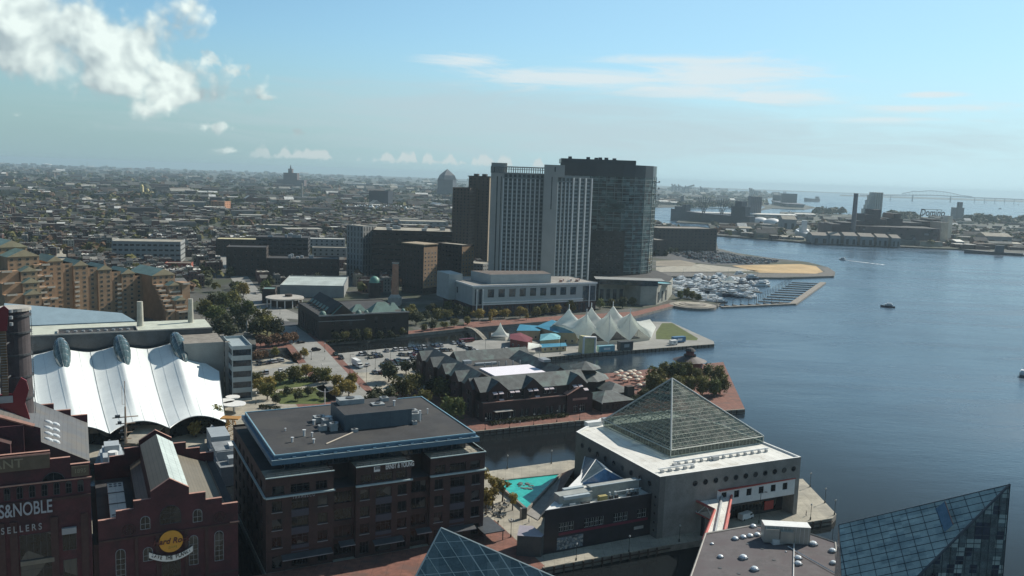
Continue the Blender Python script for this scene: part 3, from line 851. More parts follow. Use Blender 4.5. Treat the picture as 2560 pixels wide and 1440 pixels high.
# ---- power station halls
def stepped(u0,u1,z0,steps,peak,zpeak,half):
 """outline of a stepped parapet (u, z) left to right"""
 pts=[(u0,z0)]
 n_=len(steps)
 mid=(u0+u1)/2
 for i,z in enumerate(steps):
  x=u0+(mid-half-u0)*i/n_
  pts+=[(x,z)]if i==0 else[(x,steps[i-1]),(x,z)]
 pts+=[(mid-half,steps[-1]),(mid-half,peak),(mid,zpeak),(mid+half,peak),(mid+half,steps[-1])]
 for i in range(n_-1,-1,-1):
  x=u1-(mid-half-u0)*i/n_
  if i==0:pts+=[(u1,steps[0])]
  else:pts+=[(x,steps[i]),(x,steps[i-1])]
 pts.append((u1,z0))
 return pts
def outline_wall(mb,pts,y0,y1,k=0,kt=1):
 """thick wall of outline (x, z) between y0 and y1; outline runs left to right over the top"""
 f=[(x,y0,z)for x,z in pts];g=[(x,y1,z)for x,z in pts]
 xs=sorted({round(x,4)for x,z in pts})
 def top(x,side):
  best=None
  for i in range(len(pts)-1):
   (xa,za),(xb,zb)=pts[i],pts[i+1]
   if xb-xa>1e-3 and xa-1e-3<=x<=xb+1e-3:
    z=za+(zb-za)*(x-xa)/(xb-xa)
    if(side>0 and x<xb-1e-3)or(side<0 and xa+1e-3<x):return z
    best=z
  return best
 zb_=pts[0][1]if False else min(z for _,z in pts)
 for i in range(len(xs)-1):
  a,c=xs[i],xs[i+1]
  za,zc=top(a,1),top(c,-1)
  mb.face([(a,y0,0),(c,y0,0),(c,y0,zc),(a,y0,za)],k)
  mb.face([(c,y1,0),(a,y1,0),(a,y1,za),(c,y1,zc)],k)
  mb.face([(a,y0,za),(c,y0,zc),(c,y1,zc),(a,y1,za)],kt)
 for i in range(len(pts)-1):
  (xa,za),(xb,zb)=pts[i],pts[i+1]
  if abs(xa-xb)<1e-6 and abs(za-zb)>1e-6:
   mb.face([(xa,y0,min(za,zb)),(xa,y1,min(za,zb)),(xa,y1,max(za,zb)),(xa,y0,max(za,zb))],k)
 for x,z in(pts[0],pts[-1]):
  mb.face([(x,y0,0),(x,y1,0),(x,y1,z),(x,y0,z)],k)
HR=Bld('brick_hall','red brick former power station hall with stepped gable and round orange sign','building',UV(2.8,227.8),wallm=[m_brick_d,m_terra],fm=f_grey)
D_=45.0
st=stepped(0,33.6,21.4,[21.4,23.3,25.4],27.3,30.2,4.6)
outline_wall(HR.wall,st,0,.9,0,1)
outline_wall(HR.wall,st,D_,D_+.9,0,1)
HR.facade((33.6,.9),(33.6,D_),0,18.5,[(x,x+2.6,3,13,'arch')for x in(4,12,20,28,36)])
HR.facade((0,D_),(0,.9),0,18.5)
HR.roof.face([(9.5,.9,20.0),(16.8,.9,24.5),(16.8,D_,24.5),(9.5,D_,20.0)],0)
HR.roof.face([(16.8,.9,24.5),(31.0,.9,18.5),(31.0,D_,18.5),(16.8,D_,24.5)],0)
HR.roof.face([(0,.9,16.5),(9.5,.9,16.5),(9.5,D_,16.5),(0,D_,16.5)],3)
HR.roof.face([(9.5,.9,16.5),(9.5,.9,20),(9.5,D_,20),(9.5,D_,16.5)],3)
HR.roof.face([(31.0,.9,18.5),(33.6,.9,18.5),(33.6,D_,18.5),(31.0,D_,18.5)],3)
HR.roof.face([(31.0,.9,18.53),(31.35,.9,18.9),(31.35,D_,18.9),(31.0,D_,18.53)],0)
lx0,lx1=12.3,21.3
HR.roof.face([(lx0,.9,27.2),(16.8,.9,30.1),(16.8,D_-4,30.1),(lx0,D_-4,27.2)],0)
HR.roof.face([(16.8,.9,30.1),(lx1,.9,27.2),(lx1,D_-4,27.2),(16.8,D_-4,30.1)],1)
HR.roof.face([(lx0,D_-4,20),(lx1,D_-4,20),(lx1,D_-4,27.2),(16.8,D_-4,30.1),(lx0,D_-4,27.2)],2)
HR.roof.face([(lx0,.9,21),(lx0,D_-4,21),(lx0,D_-4,27.2),(lx0,.9,27.2)][::-1],2)
HR.roof.face([(lx1,.9,21),(lx1,D_-4,21),(lx1,D_-4,27.2),(lx1,.9,27.2)],2)
HR.done([m_seam,m_seamw,m_brick_b,m_roofd])
b=MB()
b.box(3.0,7.0,5,33,17.2,19.4,0)
for y in(33.0,24.5,16.0):b.box(2.9,7.1,y-.2,y+.05,17.2,19.6,1)
for j,yy in enumerate((31.6,29.9,7.9,6.3)):
 for x in(3.8,5.0,6.2):b.cyl(x,yy,19.4,19.5,.45,n=10,k=1)
b.build_each('air_unit',[mat('unit_white',(0.55,0.58,0.52),0.5,0.05,0.5,kind='seam',pw=30,ph=.5,ms=.05),m_metald],HR.e)
for x,z,h_ in((4.9,5.0,8.2),(11.3,9.0,3.6),(22.3,6.0,8.0),(28.7,6.0,8.2),(10.8,17.6,3.4),(23.4,17.6,3.4)):
 inst(win_mesh(2.2,h_,'arch',f_grey,g_dark),'window',HR.e,(x,-.02,z))
o=inst(win_mesh(5.0,4.8,'arch',f_dark,g_dark),'window',HR.e,(16.8,-.02,18.2))
o=inst(win_mesh(4.6,7.5,'strip',f_dark,g_dark),'door',HR.e,(16.8,-.02,.5))
for x,z in((7.0,18.0),(29.0,18.0)):
 b=MB();n=16
 for i in range(n):
  a0,a1=2*math.pi*i/n,2*math.pi*(i+1)/n
  b.bar((1.45*math.cos(a0),0,1.45*math.sin(a0)),(1.45*math.cos(a1),0,1.45*math.sin(a1)),.12,4)
 b.bar((-.9,0,-.8),(0,0,1.0),.12);b.bar((.9,0,-.8),(0,0,1.0),.12);b.bar((-.5,0,0),(.5,0,0),.12);b.bar((0,0,-1.2),(0,0,1.2),.1)
 b.build('medallion',[m_brick_b],HR.e,loc=(x,-.1,z))
b=MB();b.box(0,33.6,-.25,0,15.6,16.1,0);b.box(31.5,33.9,-.4,0.0,16.1,16.35,1)
for xa,xb in((0,8),(25.6,33.6)):b.box(xa,xb,-.18,0,2.2,2.7,0)
for x in(8.2,13.2,20.2,25.2):b.box(x,x+.8,-.3,0,0,15.6,0)
b.build_each('pilaster',[m_brick_b,m_terra],HR.e)
cs=MB();n=32
cs.face([(2.9*math.cos(2*math.pi*i/n),-.3,2.9*math.sin(2*math.pi*i/n))for i in range(n)],0)
for i in range(n):
 a0,a1=2*math.pi*i/n,2*math.pi*(i+1)/n
 cs.face([(2.9*math.cos(a0),0,2.9*math.sin(a0)),(2.9*math.cos(a1),0,2.9*math.sin(a1)),(2.9*math.cos(a1),-.3,2.9*math.sin(a1)),(2.9*math.cos(a0),-.3,2.9*math.sin(a0))],0)
so=cs.build('round_sign',[mat('sign_orange',(0.62,0.30,0.035),0.6,0.03)],HR.e,loc=(16.8,-.5,13.6))
text('Hard Rock','lettering',2.1,so,(0,-.36,-.9),(R(90),0,0),mat('letter_maroon',(0.10,0.018,0.02),0.5,0.02),ext=.1,sx=.95,shear=.25)
text('CAFE','lettering',0.8,so,(0.3,-.36,-2.0),(R(90),0,0),mat('letter_gold',(0.5,0.33,0.05),0.5,0.02),ext=.05,sx=1.2)
b=MB();n=16;w_=5.3
def arc(i,dz=0.0,y=-.45):
 t_=-1+2*i/n
 return(w_*t_,y-.9*(1-t_*t_),8.5+1.4*t_*t_+dz)
for i in range(n):
 b.face([arc(i),arc(i+1),arc(i+1,1.5),arc(i,1.5)],0)
 b.face([arc(i+1,0,-.3),arc(i,0,-.3),arc(i,1.5,-.3),arc(i+1,1.5,-.3)],0)
 b.face([arc(i,1.5),arc(i+1,1.5),arc(i+1,1.5,-.3),arc(i,1.5,-.3)],0)
bo=b.build('banner',[m_let],HR.e,loc=(16.8,0,0))
msg='SAVE THE PLANET'
for i,ch in enumerate(msg):
 if ch==' ':continue
 t_=-1+2*(i+.9)/(len(msg)+.8)
 x,y,z=w_*t_,-.52-.9*(1-t_*t_),8.72+1.4*t_*t_
 text(ch,'letter',1.6,bo,(x,y,z),(R(90),-math.atan(2.8*t_/w_),0),m_metald,ext=.03,sx=.64,bold=True)
b=MB();b.box(-1.6,3.0,1.0,12,0,15.6,0,1)
BN=Bld('brick_hall','larger dark brick hall with bookshop letters and grey seamed roof at the left edge','building',UV(-51,227.8),wallm=[m_brick_d,m_terra],fm=f_dark)
W2=52.4
st=stepped(0,W2,36.7,[36.7,38.6,40.7],41.5,51.5,18.5)
stf=[(0,36.7),(4.3,36.7),(4.3,38.6),(8.6,38.6),(8.6,40.7),(W2-8.6,40.7),(W2-8.6,38.6),(W2-4.3,38.6),(W2-4.3,36.7),(W2,36.7)]
outline_wall(BN.wall,stf,0,.9,0,1)
outline_wall(BN.wall,stf,45.2,46.1,0,1)
cx_=W2/2
g_=[(cx_-15.5,44.0),(cx_,51.0),(cx_+15.5,44.0)]
BN.wall.face([(cx_-15.5,9,36),(cx_+15.5,9,36),(cx_+15.5,9,44),(cx_,9,51),(cx_-15.5,9,44)],0)
BN.facade((W2,.9),(W2,45.2),0,33.5,[(x,x+2.8,z,z+5,'arch')for x in(4,12,20,28,36)for z in(10,22)])
BN.roof.face([(cx_,9,49),(W2,9,34.2),(W2,45.2,34.2),(cx_,45.2,49)],0)
BN.roof.face([(0,9,34.2),(cx_,9,49),(cx_,45.2,49),(0,45.2,34.2)],0)
BN.roof.face([(0,.9,34.2),(W2,.9,34.2),(W2,9,34.2),(0,9,34.2)],0)
BN.roof.face([(W2-15,9,34.2),(W2,9,34.2),(W2-15,9,42.9)],1)
BN.done([m_seamg,m_brick_b])
b=MB()
for x0_,x1_,zt in((21.5,35.5,45.5),):
 b.box(x0_,x1_,2.5,9,34.2,zt-3,0)
 b.tri_roof(x0_,x1_,2.4,12,zt-3,3.2,'y',1,0,.2)
for x in(33.0,):
 b.box(x,x+5.2,6.0,6.8,36,45.8,0);
b.bar((31,6.2,49.5),(40.5,6.2,45.5),.5,4,2)
b.build('dormer',[m_brick_d,m_brick_b,m_terra],BN.e)
def on_roof(px,py):
 A=BN.W(cx_,9,49);B_=BN.W(W2,9,34.2);C_=BN.W(W2,45,34.2)
 n_=(B_-A).cross(C_-A);d=(P(px,py,0)-CAM)
 return CAM+d*((A-CAM).dot(n_)/d.dot(n_))
sk=MB();n=10
for j in range(3):
 r0,r1=math.cos(j/3*math.pi/2),math.cos((j+1)/3*math.pi/2);h0,h1=math.sin(j/3*math.pi/2),math.sin((j+1)/3*math.pi/2)
 for i in range(n):
  a0,a1=2*math.pi*i/n,2*math.pi*(i+1)/n
  sk.face([(1.2*r0*math.cos(a0),.55*r0*math.sin(a0),.6*h0),(1.2*r0*math.cos(a1),.55*r0*math.sin(a1),.6*h0),(1.2*r1*math.cos(a1),.55*r1*math.sin(a1),.6*h1),(1.2*r1*math.cos(a0),.55*r1*math.sin(a0),.6*h1)],0)
skm=sk.mesh('skylight',[mat('skylight_white',(0.62,0.66,0.68),0.3,0.03)],True)
for i in range(4):
 for j,x in enumerate((121,139)):
  p=on_roof(x,1056+j*5+i*14.5);l=BN.L(p)
  o=inst(skm,'skylight',BN.e,(l[0],l[1],p.z));o.rotation_euler=(0,R(29),0)
b=MB()
b.box(8.8,W2-8.7,-.35,0,36.6,40.0,0);b.box(8.6,W2-8.5,-.5,-.36,40.0,40.4,1)
b.box(W2-4.1,W2-.3,-.3,0,33.6,36.2,0)
b.build_each('sign_band',[mat('sign_band_brown',(0.13,0.10,0.07),0.8,0.08,0.6),m_terra],BN.e)
text('POWER PLANT','lettering',3.0,BN.e,(27.5,-.42,36.9),UP,mat('letter_tan',(0.26,0.22,0.15),0.6,0.03),sx=1.05)
text('1895','lettering',1.5,BN.e,(W2-2.2,-.36,34.2),UP,MATS['letter_tan'],sx=.9)
text('BARNES&NOBLE','lettering',4.6,BN.e,(W2-8.4,-.5,24.6),UP,mat('letter_bluegrey',(0.36,0.38,0.42),0.5,0.02),sx=.58,align='RIGHT')
text('B O O K S E L L E R S','lettering',2.3,BN.e,(W2-10.8,-.5,21.0),UP,m_let_dull,sx=.72,align='RIGHT')
for x in range(8):inst(win_mesh(1.2,3.0,'arch',f_dark,g_dark),'window',BN.e,(W2-2.2-x*2.6,-.02,29.6))
for x,z,w_,h_,st_ in((W2-12,14.0,7.2,6.4,'strip'),(W2-12,7.6,7.2,5.4,'tri'),(W2-12,1.0,7.2,5.8,'strip'),(W2-25,13,9,8.0,'strip'),(W2-25,1.5,9,10.5,'strip'),(W2-5,15.0,3.0,4.2,'mull'),(W2-5,8.0,3.0,4.6,'mull'),(W2-5,2.0,3.0,4.0,'mull'),(W2-8,32.6,5.0,2.6,'arch'),(W2-25,31.5,9,3.6,'tri')):
 inst(win_mesh(w_,h_,st_,f_dark,g_dark),'window',BN.e,(x,-.02,z))
b=MB()
b.box(0,W2,-.3,0,28.2,28.9,0);b.box(0,W2+.25,-.4,0,32.9,33.2,1)
for x in(W2-1.6,W2-8.2,W2-16.8,W2-19.4):b.box(x-.8,x+.8,-.35,0.0,0,24,0)
b.box(W2-15.6,W2-8.4,-.5,-.02,12.8,13.9,2);b.box(W2-6.6,W2-3.4,-.8,-.02,19.4,20.9,3)
b.build_each('pilaster',[m_brick_b,m_terra,mat('spandrel_tan',(0.18,0.16,0.13),0.8,0.08),m_let_dull],BN.e)
lk=Bld('service_yard','low rooftop yard with pale air units between the two brick halls','building',UV(1.6,228.6),wallm=[m_brick_b,m_stone])
lk.e.location.z=0
lk.facade((0,0),(1.3,0),0,15.0)
lk.roof.face([(0,0,15),(1.2,0,15),(1.2,44,15),(0,44,15)],0)
lk.done([m_roofd])
stk=empty('smokestack',UV(-15.5,262),TH,'dark banded smokestack rising behind the left brick hall','chimney')
b=MB()
b.cyl(0,0,0,70,4.2,3.6,24,0)
for z in(40,46,52,58,64,68.5):b.cyl(0,0,z,z+.5,4.05,n=24,k=1)
b.build('shaft',[mat('stack_dark_grey',(0.065,0.055,0.058),0.7,0.15,0.3,obj=True),m_metald],stk)
b=MB();b.cyl(0,0,70,70.8,4.1,n=24,k=0);b.build('rim',[m_stone],stk)
b=MB()
for s_ in(-.35,.35):b.bar((3.9+.3,s_,34),(3.6+.3,s_,70),.06,4)
for i in range(60):b.bar((4.15,-.35,34+i*.6),(4.15,.35,34+i*.6),.04,4)
b.build('ladder',[m_metald],stk)
gt=empty('guitar_sign',UV(-17.6,254),TH,'giant red electric guitar mounted upright before the smokestack','sign')
def flat(pts,y0,y1,mats,name,par):
 b_=MB();f=[(x,y0,z)for x,z in pts];g=[(x,y1,z)for x,z in pts]
 b_.face(f,0);b_.face(g[::-1],0)
 for i in range(len(pts)):
  j=(i+1)%len(pts);b_.face([f[j],f[i],g[i],g[j]],0)
 return b_.build(name,mats,par)
m_gred=mat('guitar_red',(0.20,0.022,0.03),0.3,0.04);m_gneck=mat('guitar_neck',(0.16,0.10,0.055),0.5,0.08)
body=[(math.cos(a)*r_,40.5+math.sin(a)*s_)for a,r_,s_ in((R(d),5.6-.9*(abs(math.sin(R(d*1.0)))**3),6.6)for d in range(180,361,12))]
body+=[(5.0,43.5),(4.3,46.5),(5.3,50),(4.8,52.5),(3.6,53.4),(2.6,51.5),(1.6,49.2),(-1.6,49.2),(-3.0,51),(-4.6,51.5),(-5.3,49),(-4.3,46.5),(-5.0,43.5)]
flat(body,-.8,0,[m_gred],'body',gt)
flat([(-.75,49),(.75,49),(.65,66),(-.65,66)],-1.2,-.8,[m_gneck],'neck',gt)
hd=flat([(-.9,66),(.9,66),(1.5,71.5),(.5,72.6),(-.5,71.9),(-1.5,72.6)],-1.2,-.7,[m_gred],'headstock',gt)
b=MB()
for z in(67.3,69,70.7):
 for s_ in(-1,1):b.cyl(s_*1.9,-.9,z,z+.8,.45,n=8)
b.build_each('tuning_peg',[m_metal],hd)
b=MB();n=24
for y in(-1.1,):
 b.face([(3.3*math.cos(2*math.pi*i/n),y,41+3.3*math.sin(2*math.pi*i/n))for i in range(n)],0)
for i in range(n):
 a0,a1=2*math.pi*i/n,2*math.pi*(i+1)/n
 b.bar((3.35*math.cos(a0),-1.1,41+3.35*math.sin(a0)),(3.35*math.cos(a1),-1.1,41+3.35*math.sin(a1)),.16,4,1)
b.build('badge',[mat('badge_khaki',(0.17,0.16,0.12),0.7,0.12,1.2),m_metal],gt)
text('CAFE','lettering',1.6,gt,(0,-1.2,40.2),UP,MATS['letter_tan'])
b=MB();b.box(-1.6,1.6,-1.15,-.8,47,48.8,0);b.box(-1.2,1.2,-1.15,-.8,36.2,37,0)
b.build_each('pickup',[m_metal],gt)
b=MB()
for i in range(22):b.box(-.7,.7,-1.26,-1.2,50+i*.72,50.1+i*.72,0)
b.build('fret',[m_metal],gt)
b=MB()
for z in(45,53,62,69):b.bar((0,-.4,z),(1,4.5,z),.25,6)
b.build_each('bracket',[m_metald],gt)
# ---- mammal pavilion with the glass pyramid
m_cgrey=mat('concrete_wall_grey',(0.27,0.26,0.24),0.85,0.10,0.25,kind='panel',pw=200,ph=200)
m_wroof=mat('roof_white',(0.72,0.72,0.67),0.7,0.06,0.25,kind='panel',pw=3.0,ph=30.0,ms=.07,col2=(0.58,0.56,0.50),s2=.6,t0=.54,t1=.7)
m_black=mat('cladding_black',(0.022,0.020,0.028),0.5,0.15,0.4)
m_redp=mat('paint_red',(0.42,0.06,0.05),0.55,0.06,0.6)
m_rust=mat('cladding_rust',(0.10,0.055,0.045),0.8,0.2,0.3)
MP=Bld('aquarium_pavilion','grey concrete pavilion with porthole windows, white roof and large glass pyramid','building',UV(158,205.5),wallm=[m_cgrey,m_white,m_redp,m_black],fm=f_dark)
c_=[(0,0),(57,-1.5),(57,40),(50,62),(18,62),(0,50)]
fo=[(23.5,53.5,0.2,7.4,'strip')]
wins_f=[(26+i*4.7,27.7+i*4.7,9.3,11.7,'plain')for i in range(6)]
MP.facade(c_[0],(22.6,-.6),0,20)
MP.facade((22.6,-.6),(55.2,-1.45),12.6,20)
MP.facade((22.6,-.59),(55.2,-1.44),7.2,12.6,[(1.8+i*5.1,3.9+i*5.1,9.3,11.7,'plain')for i in range(6)],k=1)
MP.facade((55.2,-1.45),c_[1],0,20)
MP.facade((22.6,3.5),(55.2,3.5),0,7.2,[(2.5,30,.2,4.2,'strip')],k=3)
MP.wall.face([(22.6,-.6,0),(22.6,3.5,0),(22.6,3.5,7.2),(22.6,-.6,7.2)],3)
MP.wall.face([(55.2,3.5,0),(55.2,-1.4,0),(55.2,-1.4,7.2),(55.2,3.5,7.2)],0)
MP.wall.face([(22.6,-.6,7.2),(22.6,3.5,7.2),(55.2,3.5,7.2),(55.2,-1.4,7.2)],1)
for a,b_ in zip(c_[1:],c_[2:]+c_[:1]):MP.facade(a,b_,0,20)
MP.roof.face([(x,y,19.4)for x,y in c_],0)
for a,b_ in zip(c_,c_[1:]+c_[:1]):
 a=Vector((*a,0));b_=Vector((*b_,0));cen=Vector((28,28,0))
 ai=a+(cen-a).normalized()*.8;bi=b_+(cen-b_).normalized()*.8
 MP.wall.face([(a.x,a.y,20),(b_.x,b_.y,20),(bi.x,bi.y,20),(ai.x,ai.y,20)],1)
 MP.wall.face([(ai.x,ai.y,19.4),(ai.x,ai.y,20),(bi.x,bi.y,20),(bi.x,bi.y,19.4)],1)
MP.done([m_wroof])
b=MB();b.box(22.8,55.3,-1.62,-1.45+.9,12.6,12.9,0);b.box(47,51,3.3,3.48,1.0,4.0,0)
b.build('trim',[m_redp],MP.e)
ph=MB();n=20
ph.face([(0.85*math.cos(2*math.pi*i/n),-.06,.85*math.sin(2*math.pi*i/n))for i in range(n)],1)
for i in range(n):
 a0,a1=2*math.pi*i/n,2*math.pi*(i+1)/n
 ph.bar((.88*math.cos(a0),-.08,.88*math.sin(a0)),(.88*math.cos(a1),-.08,.88*math.sin(a1)),.09,4,0)
phm=ph.mesh('porthole_window',[f_dark,g_dark])
for i in range(11):
 t_=(13.5+i*4.05)/57
 inst(phm,'porthole_window',MP.e,(57*t_,-1.5*t_-.02,16.2),R(-1.5))
for i in range(9):inst(phm,'porthole_window',MP.e,(-.02,5.0+i*5.05,16.2),R(-90))
for i in range(5):
 o=inst(phm,'porthole_window',MP.e,(-.02,1.6,2.2+i*2.7),R(-90));o.scale=(.45,1,.45)
pz=19.6;pb=[(15.5,15.2),(57.2-.5,16.2),(57.2-.5,53.5),(14.0,53.5)]
apx=Vector((UV(190,243.5).x,UV(190,243.5).y,39.8));al=MP.L(apx)
apex=Vector((al[0],al[1],39.8))
gp=MB();zb=22.0
lo_=[Vector((x,y,pz))for x,y in pb];hi_=[Vector((x,y,zb))for x,y in pb]
for i in range(4):
 j=(i+1)%4
 gp.face([lo_[i],lo_[j],hi_[j],hi_[i]],0);gp.face([hi_[i],hi_[j],apex],0)
gp.build('glazing',[seethru('pyramid_glass',(0.72,0.79,0.75),0.36,.2)],MP.e)
fr=MB()
for i in range(4):
 j=(i+1)%4
 tri=[hi_[i],hi_[j],apex];edge=(hi_[j]-hi_[i])
 nrm=edge.cross(apex-hi_[i]).normalized()
 for s0,s1 in hatch(tri,edge,1.55):fr.bar(s0,s1,.055,3)
 for s0,s1 in hatch(tri,nrm.cross(edge),1.55):fr.bar(s0,s1,.055,3)
 tri2=[p-nrm*1.3*(1 if nrm.dot(Vector((28,30,25))-p)<0 else-1)for p in tri]
 e2=tri2[1]-tri2[0];up2=nrm.cross(e2)
 for s0,s1 in hatch(tri2,e2*1.0+up2*.9,4.2):fr.bar(s0,s1,.10,3)
 for s0,s1 in hatch(tri2,e2*1.0-up2*.9,4.2):fr.bar(s0,s1,.10,3)
 for s0,s1 in hatch(tri2,e2,4.2):fr.bar(s0,s1,.12,3)
 for q in range(0,26):
  p=lo_[i].lerp(lo_[j],q/26);fr.bar(p,p+Vector((0,0,zb-pz)),.05,3)
 fr.bar(hi_[i],hi_[j],.2,4);fr.bar(lo_[i],lo_[j],.18,4);fr.bar(lo_[i],hi_[i],.22,4)
fr.build('lattice',[mat('lattice_pale_green',(0.50,0.52,0.46),0.5,0.05)],MP.e)
fr=MB()
for i in range(4):fr.bar(hi_[i],apex,.32,6)
fr.build('ridge_rail',[mat('ridge_metal',(0.42,0.45,0.43),0.4,0.05)],MP.e)
b=MB();b.box(16,56,17,53,19.45,19.55,0)
for i in range(7):b.box(20+i*2,52-i*2,22+i*2,48-i*2,19.55-0+.01*i,19.9+i*.15,0)
b.build('arena_floor',[mat('arena_dark',(0.10,0.10,0.09),0.8,0.3,0.3)],MP.e)
b=MB()
b.box(12,52,8.6,9.2,20.3,20.7,0);b.box(3,17,4.8,5.3,20.3,20.6,0)
for i in range(13):b.box(13+i*3.1,13.9+i*3.1,7.9,8.6,19.4,20.3,1)
for i in range(5):b.box(3.5+i*3,4.6+i*3,4.0,4.8,19.4,20.2,1)
b.box(11,12.6,7,8.5,19.4,20.2,1);b.box(27,29.5,7.4,8.6,19.4,20.6,1)
b.box(8,14,55,57.5,19.4,21.0,0);b.box(16,20,56,58.5,19.4,21.3,1)
b.build_each('pipe_rail',[m_white,m_metal],MP.e)
BK=Bld('aquarium_annex','black clad annex with triangular white roof, skylight and red band','building',UV(119.8,209.0),wallm=[m_black,m_white,m_redp,m_cgrey,m_rust],fm=f_white)
tri_=[(0,0),(38.1,0),(38.1,33.5)]
BK.facade(tri_[0],tri_[1],0,13.5,[(5+i*1.75,6.55+i*1.75,6.2,8.9,'grid')for i in range(18)if i not in(3,4,9,10,14,15)],.2)
BK.facade(tri_[2],tri_[0],0,13.5,k=4)
BK.roof.face([(x,y,12.9)for x,y in tri_],0)
d=(Vector((38.1,33.5,0))).normalized();nn=Vector((d.y,-d.x,0))*1.5
BK.wall.face([(0,0,13.5),(1.5+3,0,13.5),(38.1,33.5-2.2-2,13.5),(38.1,33.5,13.5)],1)
BK.wall.face([(4.5,0,12.9),(4.5,0,13.5),(38.1,29.3,13.5),(38.1,29.3,12.9)],1)
BK.done([m_wroof])
b=MB();b.box(5,37,-.08,0.0,5.1,5.9,0);b.build('band',[mat('paint_crimson_dark',(0.16,0.02,0.045),0.5,0.06)],BK.e)
b=MB();b.box(4.5,13.5,-.14,0.0,.6,4.4,0);po=b.build('poster',[mat('poster_slate',(0.10,0.13,0.16),0.7,0.5,0.9,col2=(0.35,0.36,0.33),s2=1.2,t0=.5,t1=.62)],BK.e)
b=MB();b.box(32,35.5,-.12,0.0,2.6,3.5,0);b.build('sign',[m_stone],BK.e)
b=MB();b.box(-.0,38,0.0,.25,13.5,13.62,0);b.build('coping',[m_metal],BK.e)
def BKp(px,py,z):q=BK.L(P(px,py,z));return Vector((q[0],q[1],z))
s1,s2,s3=BKp(1446,1212,13.0),BKp(1588,1195,13.0),BKp(1473,1140,13.0)
s2.x=min(s2.x,37.9);s3.x=min(s3.x,37.9)
sa,sr=BKp(1512,1171,17.5),BKp(1490,1148,17.5)
sa.x=min(sa.x,37.0);sr.x=min(sr.x,37.6)
b=MB();b.face([s1,s2,sa],0);b.face([s1,sa,sr],1);b.face([s1,sr,s3],2);b.face([s2,s3,sr,sa],2)
b.build('skylight',[glassmat('skylight_blue',(0.07,0.17,0.33),0.15,0.2),glassmat('skylight_teal',(0.09,0.12,0.12),0.15,.2),glassmat('skylight_pale',(0.20,0.27,0.33),0.15,.15)],BK.e)
b=MB()
for a,c in((s1,sa),(s2,sa),(sa,sr),(s1,s3),(s1,sr)):b.bar(a,c,.18,4)
b.build('ridge_rail',[m_white],BK.e)
b=MB()
b.box(6.5,18,2.8,6.2,13.0,16.0,0);b.box(18,36,4.0,6.4,13.0,16.8,0);b.box(7.5,16.5,1.6,3.6,15.0,15.9,1);b.box(10,17,6.3,7.6,13,16.4,1)
b.box(18.0,36.4,3.6,4.0,16.8,17.1,1);b.box(9,11,.9,1.5,13,13.9,1);b.box(13,16,.8,1.4,13,13.7,2)
for x in(24,26,30.5,32,33.5):b.cyl(x,2.4,13,15.0,.35,n=8,k=1);b.box(x-.5,x+.5,1.2,1.9,13,14.1,2)
b.bar((25,1.5,15.2),(35,1.5,15.2),.14,4,1);b.box(19.6,22.4,1.0,2.4,13,14.6,3)
b.build_each('air_unit',[mat('unit_grey_pale',(0.33,0.35,0.33),0.6,.08,.5),mat('unit_lightblue',(0.42,0.48,0.50),0.5,.05),m_metald,mat('unit_ochre',(0.35,0.3,0.12),.6,.1)],BK.e)
b=MB()
q=[BK.L(P(1312,1350)),BK.L(P(1352,1385)),(0,0),(4.5,4.2)]
b.prism([(-7.5,2.5),(-1.5,-1.2),(0.0,0.0),(0,7),(-3.5,9.0)],0,6.2,0,1)
b.build('entrance_block',[m_metald,mat('canopy_mauve',(0.30,0.28,0.32),.6,.05)],BK.e)
q0,q1=P(1764,1252,9.5),P(1735,1340,9.5)
FB=empty('footbridge',UV(170,206),TH,'red and white steel truss footbridge joining the grey pavilion to the near roof','bridge')
FB.location=P(1722,1245,0);FB.rotation_euler=(0,0,0);og=FB.location.copy()
def fb(x,y,z):v=P(x,y,10);return Vector((v.x-og.x,v.y-og.y,z))
FB.location.z=0
b=MB();r_=MB();dk=MB()
Lq=[(1724,1246),(1787,1277),(1758,1352)];Rq=[(1832,1226),(1806,1352)]
for ch in(Lq,Rq):
 for a,c in zip(ch,ch[1:]):
  for z in(10.3,6.4):r_.bar(fb(*a,z),fb(*c,z),.42 if z>8 else.25,4)
  A_,B_=fb(*a,0),fb(*c,0);n=max(2,int((B_-A_).length/3.4))
  for i in range(n):
   p,q=A_.lerp(B_,i/n),A_.lerp(B_,(i+1)/n)
   b.bar((p.x,p.y,6.4 if i%2 else 10.3),(q.x,q.y,10.3 if i%2 else 6.4),.14,4)
  b.bar((A_.x,A_.y,6.4),(A_.x,A_.y,10.3),.14,4)
for z in(10,6.3):dk.face([fb(1724,1246,z),fb(1787,1277,z),fb(1758,1352,z),fb(1806,1352,z),fb(1832,1226,z)])
dk.build('deck',[m_wroof],FB);r_.build('chord',[mat('paint_red_pale',(0.50,0.11,0.09),0.55,0.08)],FB);b.build('truss',[m_white],FB)
b=MB();p=fb(1760,1262,0);b.bar((p.x,p.y,0),(p.x,p.y,6.3),.6,8);p=fb(1790,1310,0);b.bar((p.x,p.y,-4),(p.x,p.y,6.3),.5,8);b.build_each('pier',[m_black],FB)
b=MB();b.bar(fb(1806,1234,10.3),fb(1783,1352,10.3),.5,4);b.build('roof_gutter',[mat('gutter_grey',(0.3,0.33,0.34),.6,.2,2.0)],FB)
NR_pts=[(1764,1335),(1700,1520),(2105,1520),(2096,1440),(2088,1357),(2021,1334),(1885,1314)]
NRo=P(1764,1335,16);NRo.z=0
NR=empty('aquarium_hall',NRo,0,'low hall with purplish gravel roof, white skylights and tall metal unit','building')
pts=ccw([P(x,y,16)-NRo for x,y in NR_pts])
b=MB();b.prism(pts,0,16,0,1);b.build('wall',[m_cgrey,mat('roof_gravel_purple',(0.118,0.108,0.112),0.95,0.10,0.4,col2=(0.11,0.095,0.10),s2=.5,t0=.5,t1=.62)],NR)
b=MB()
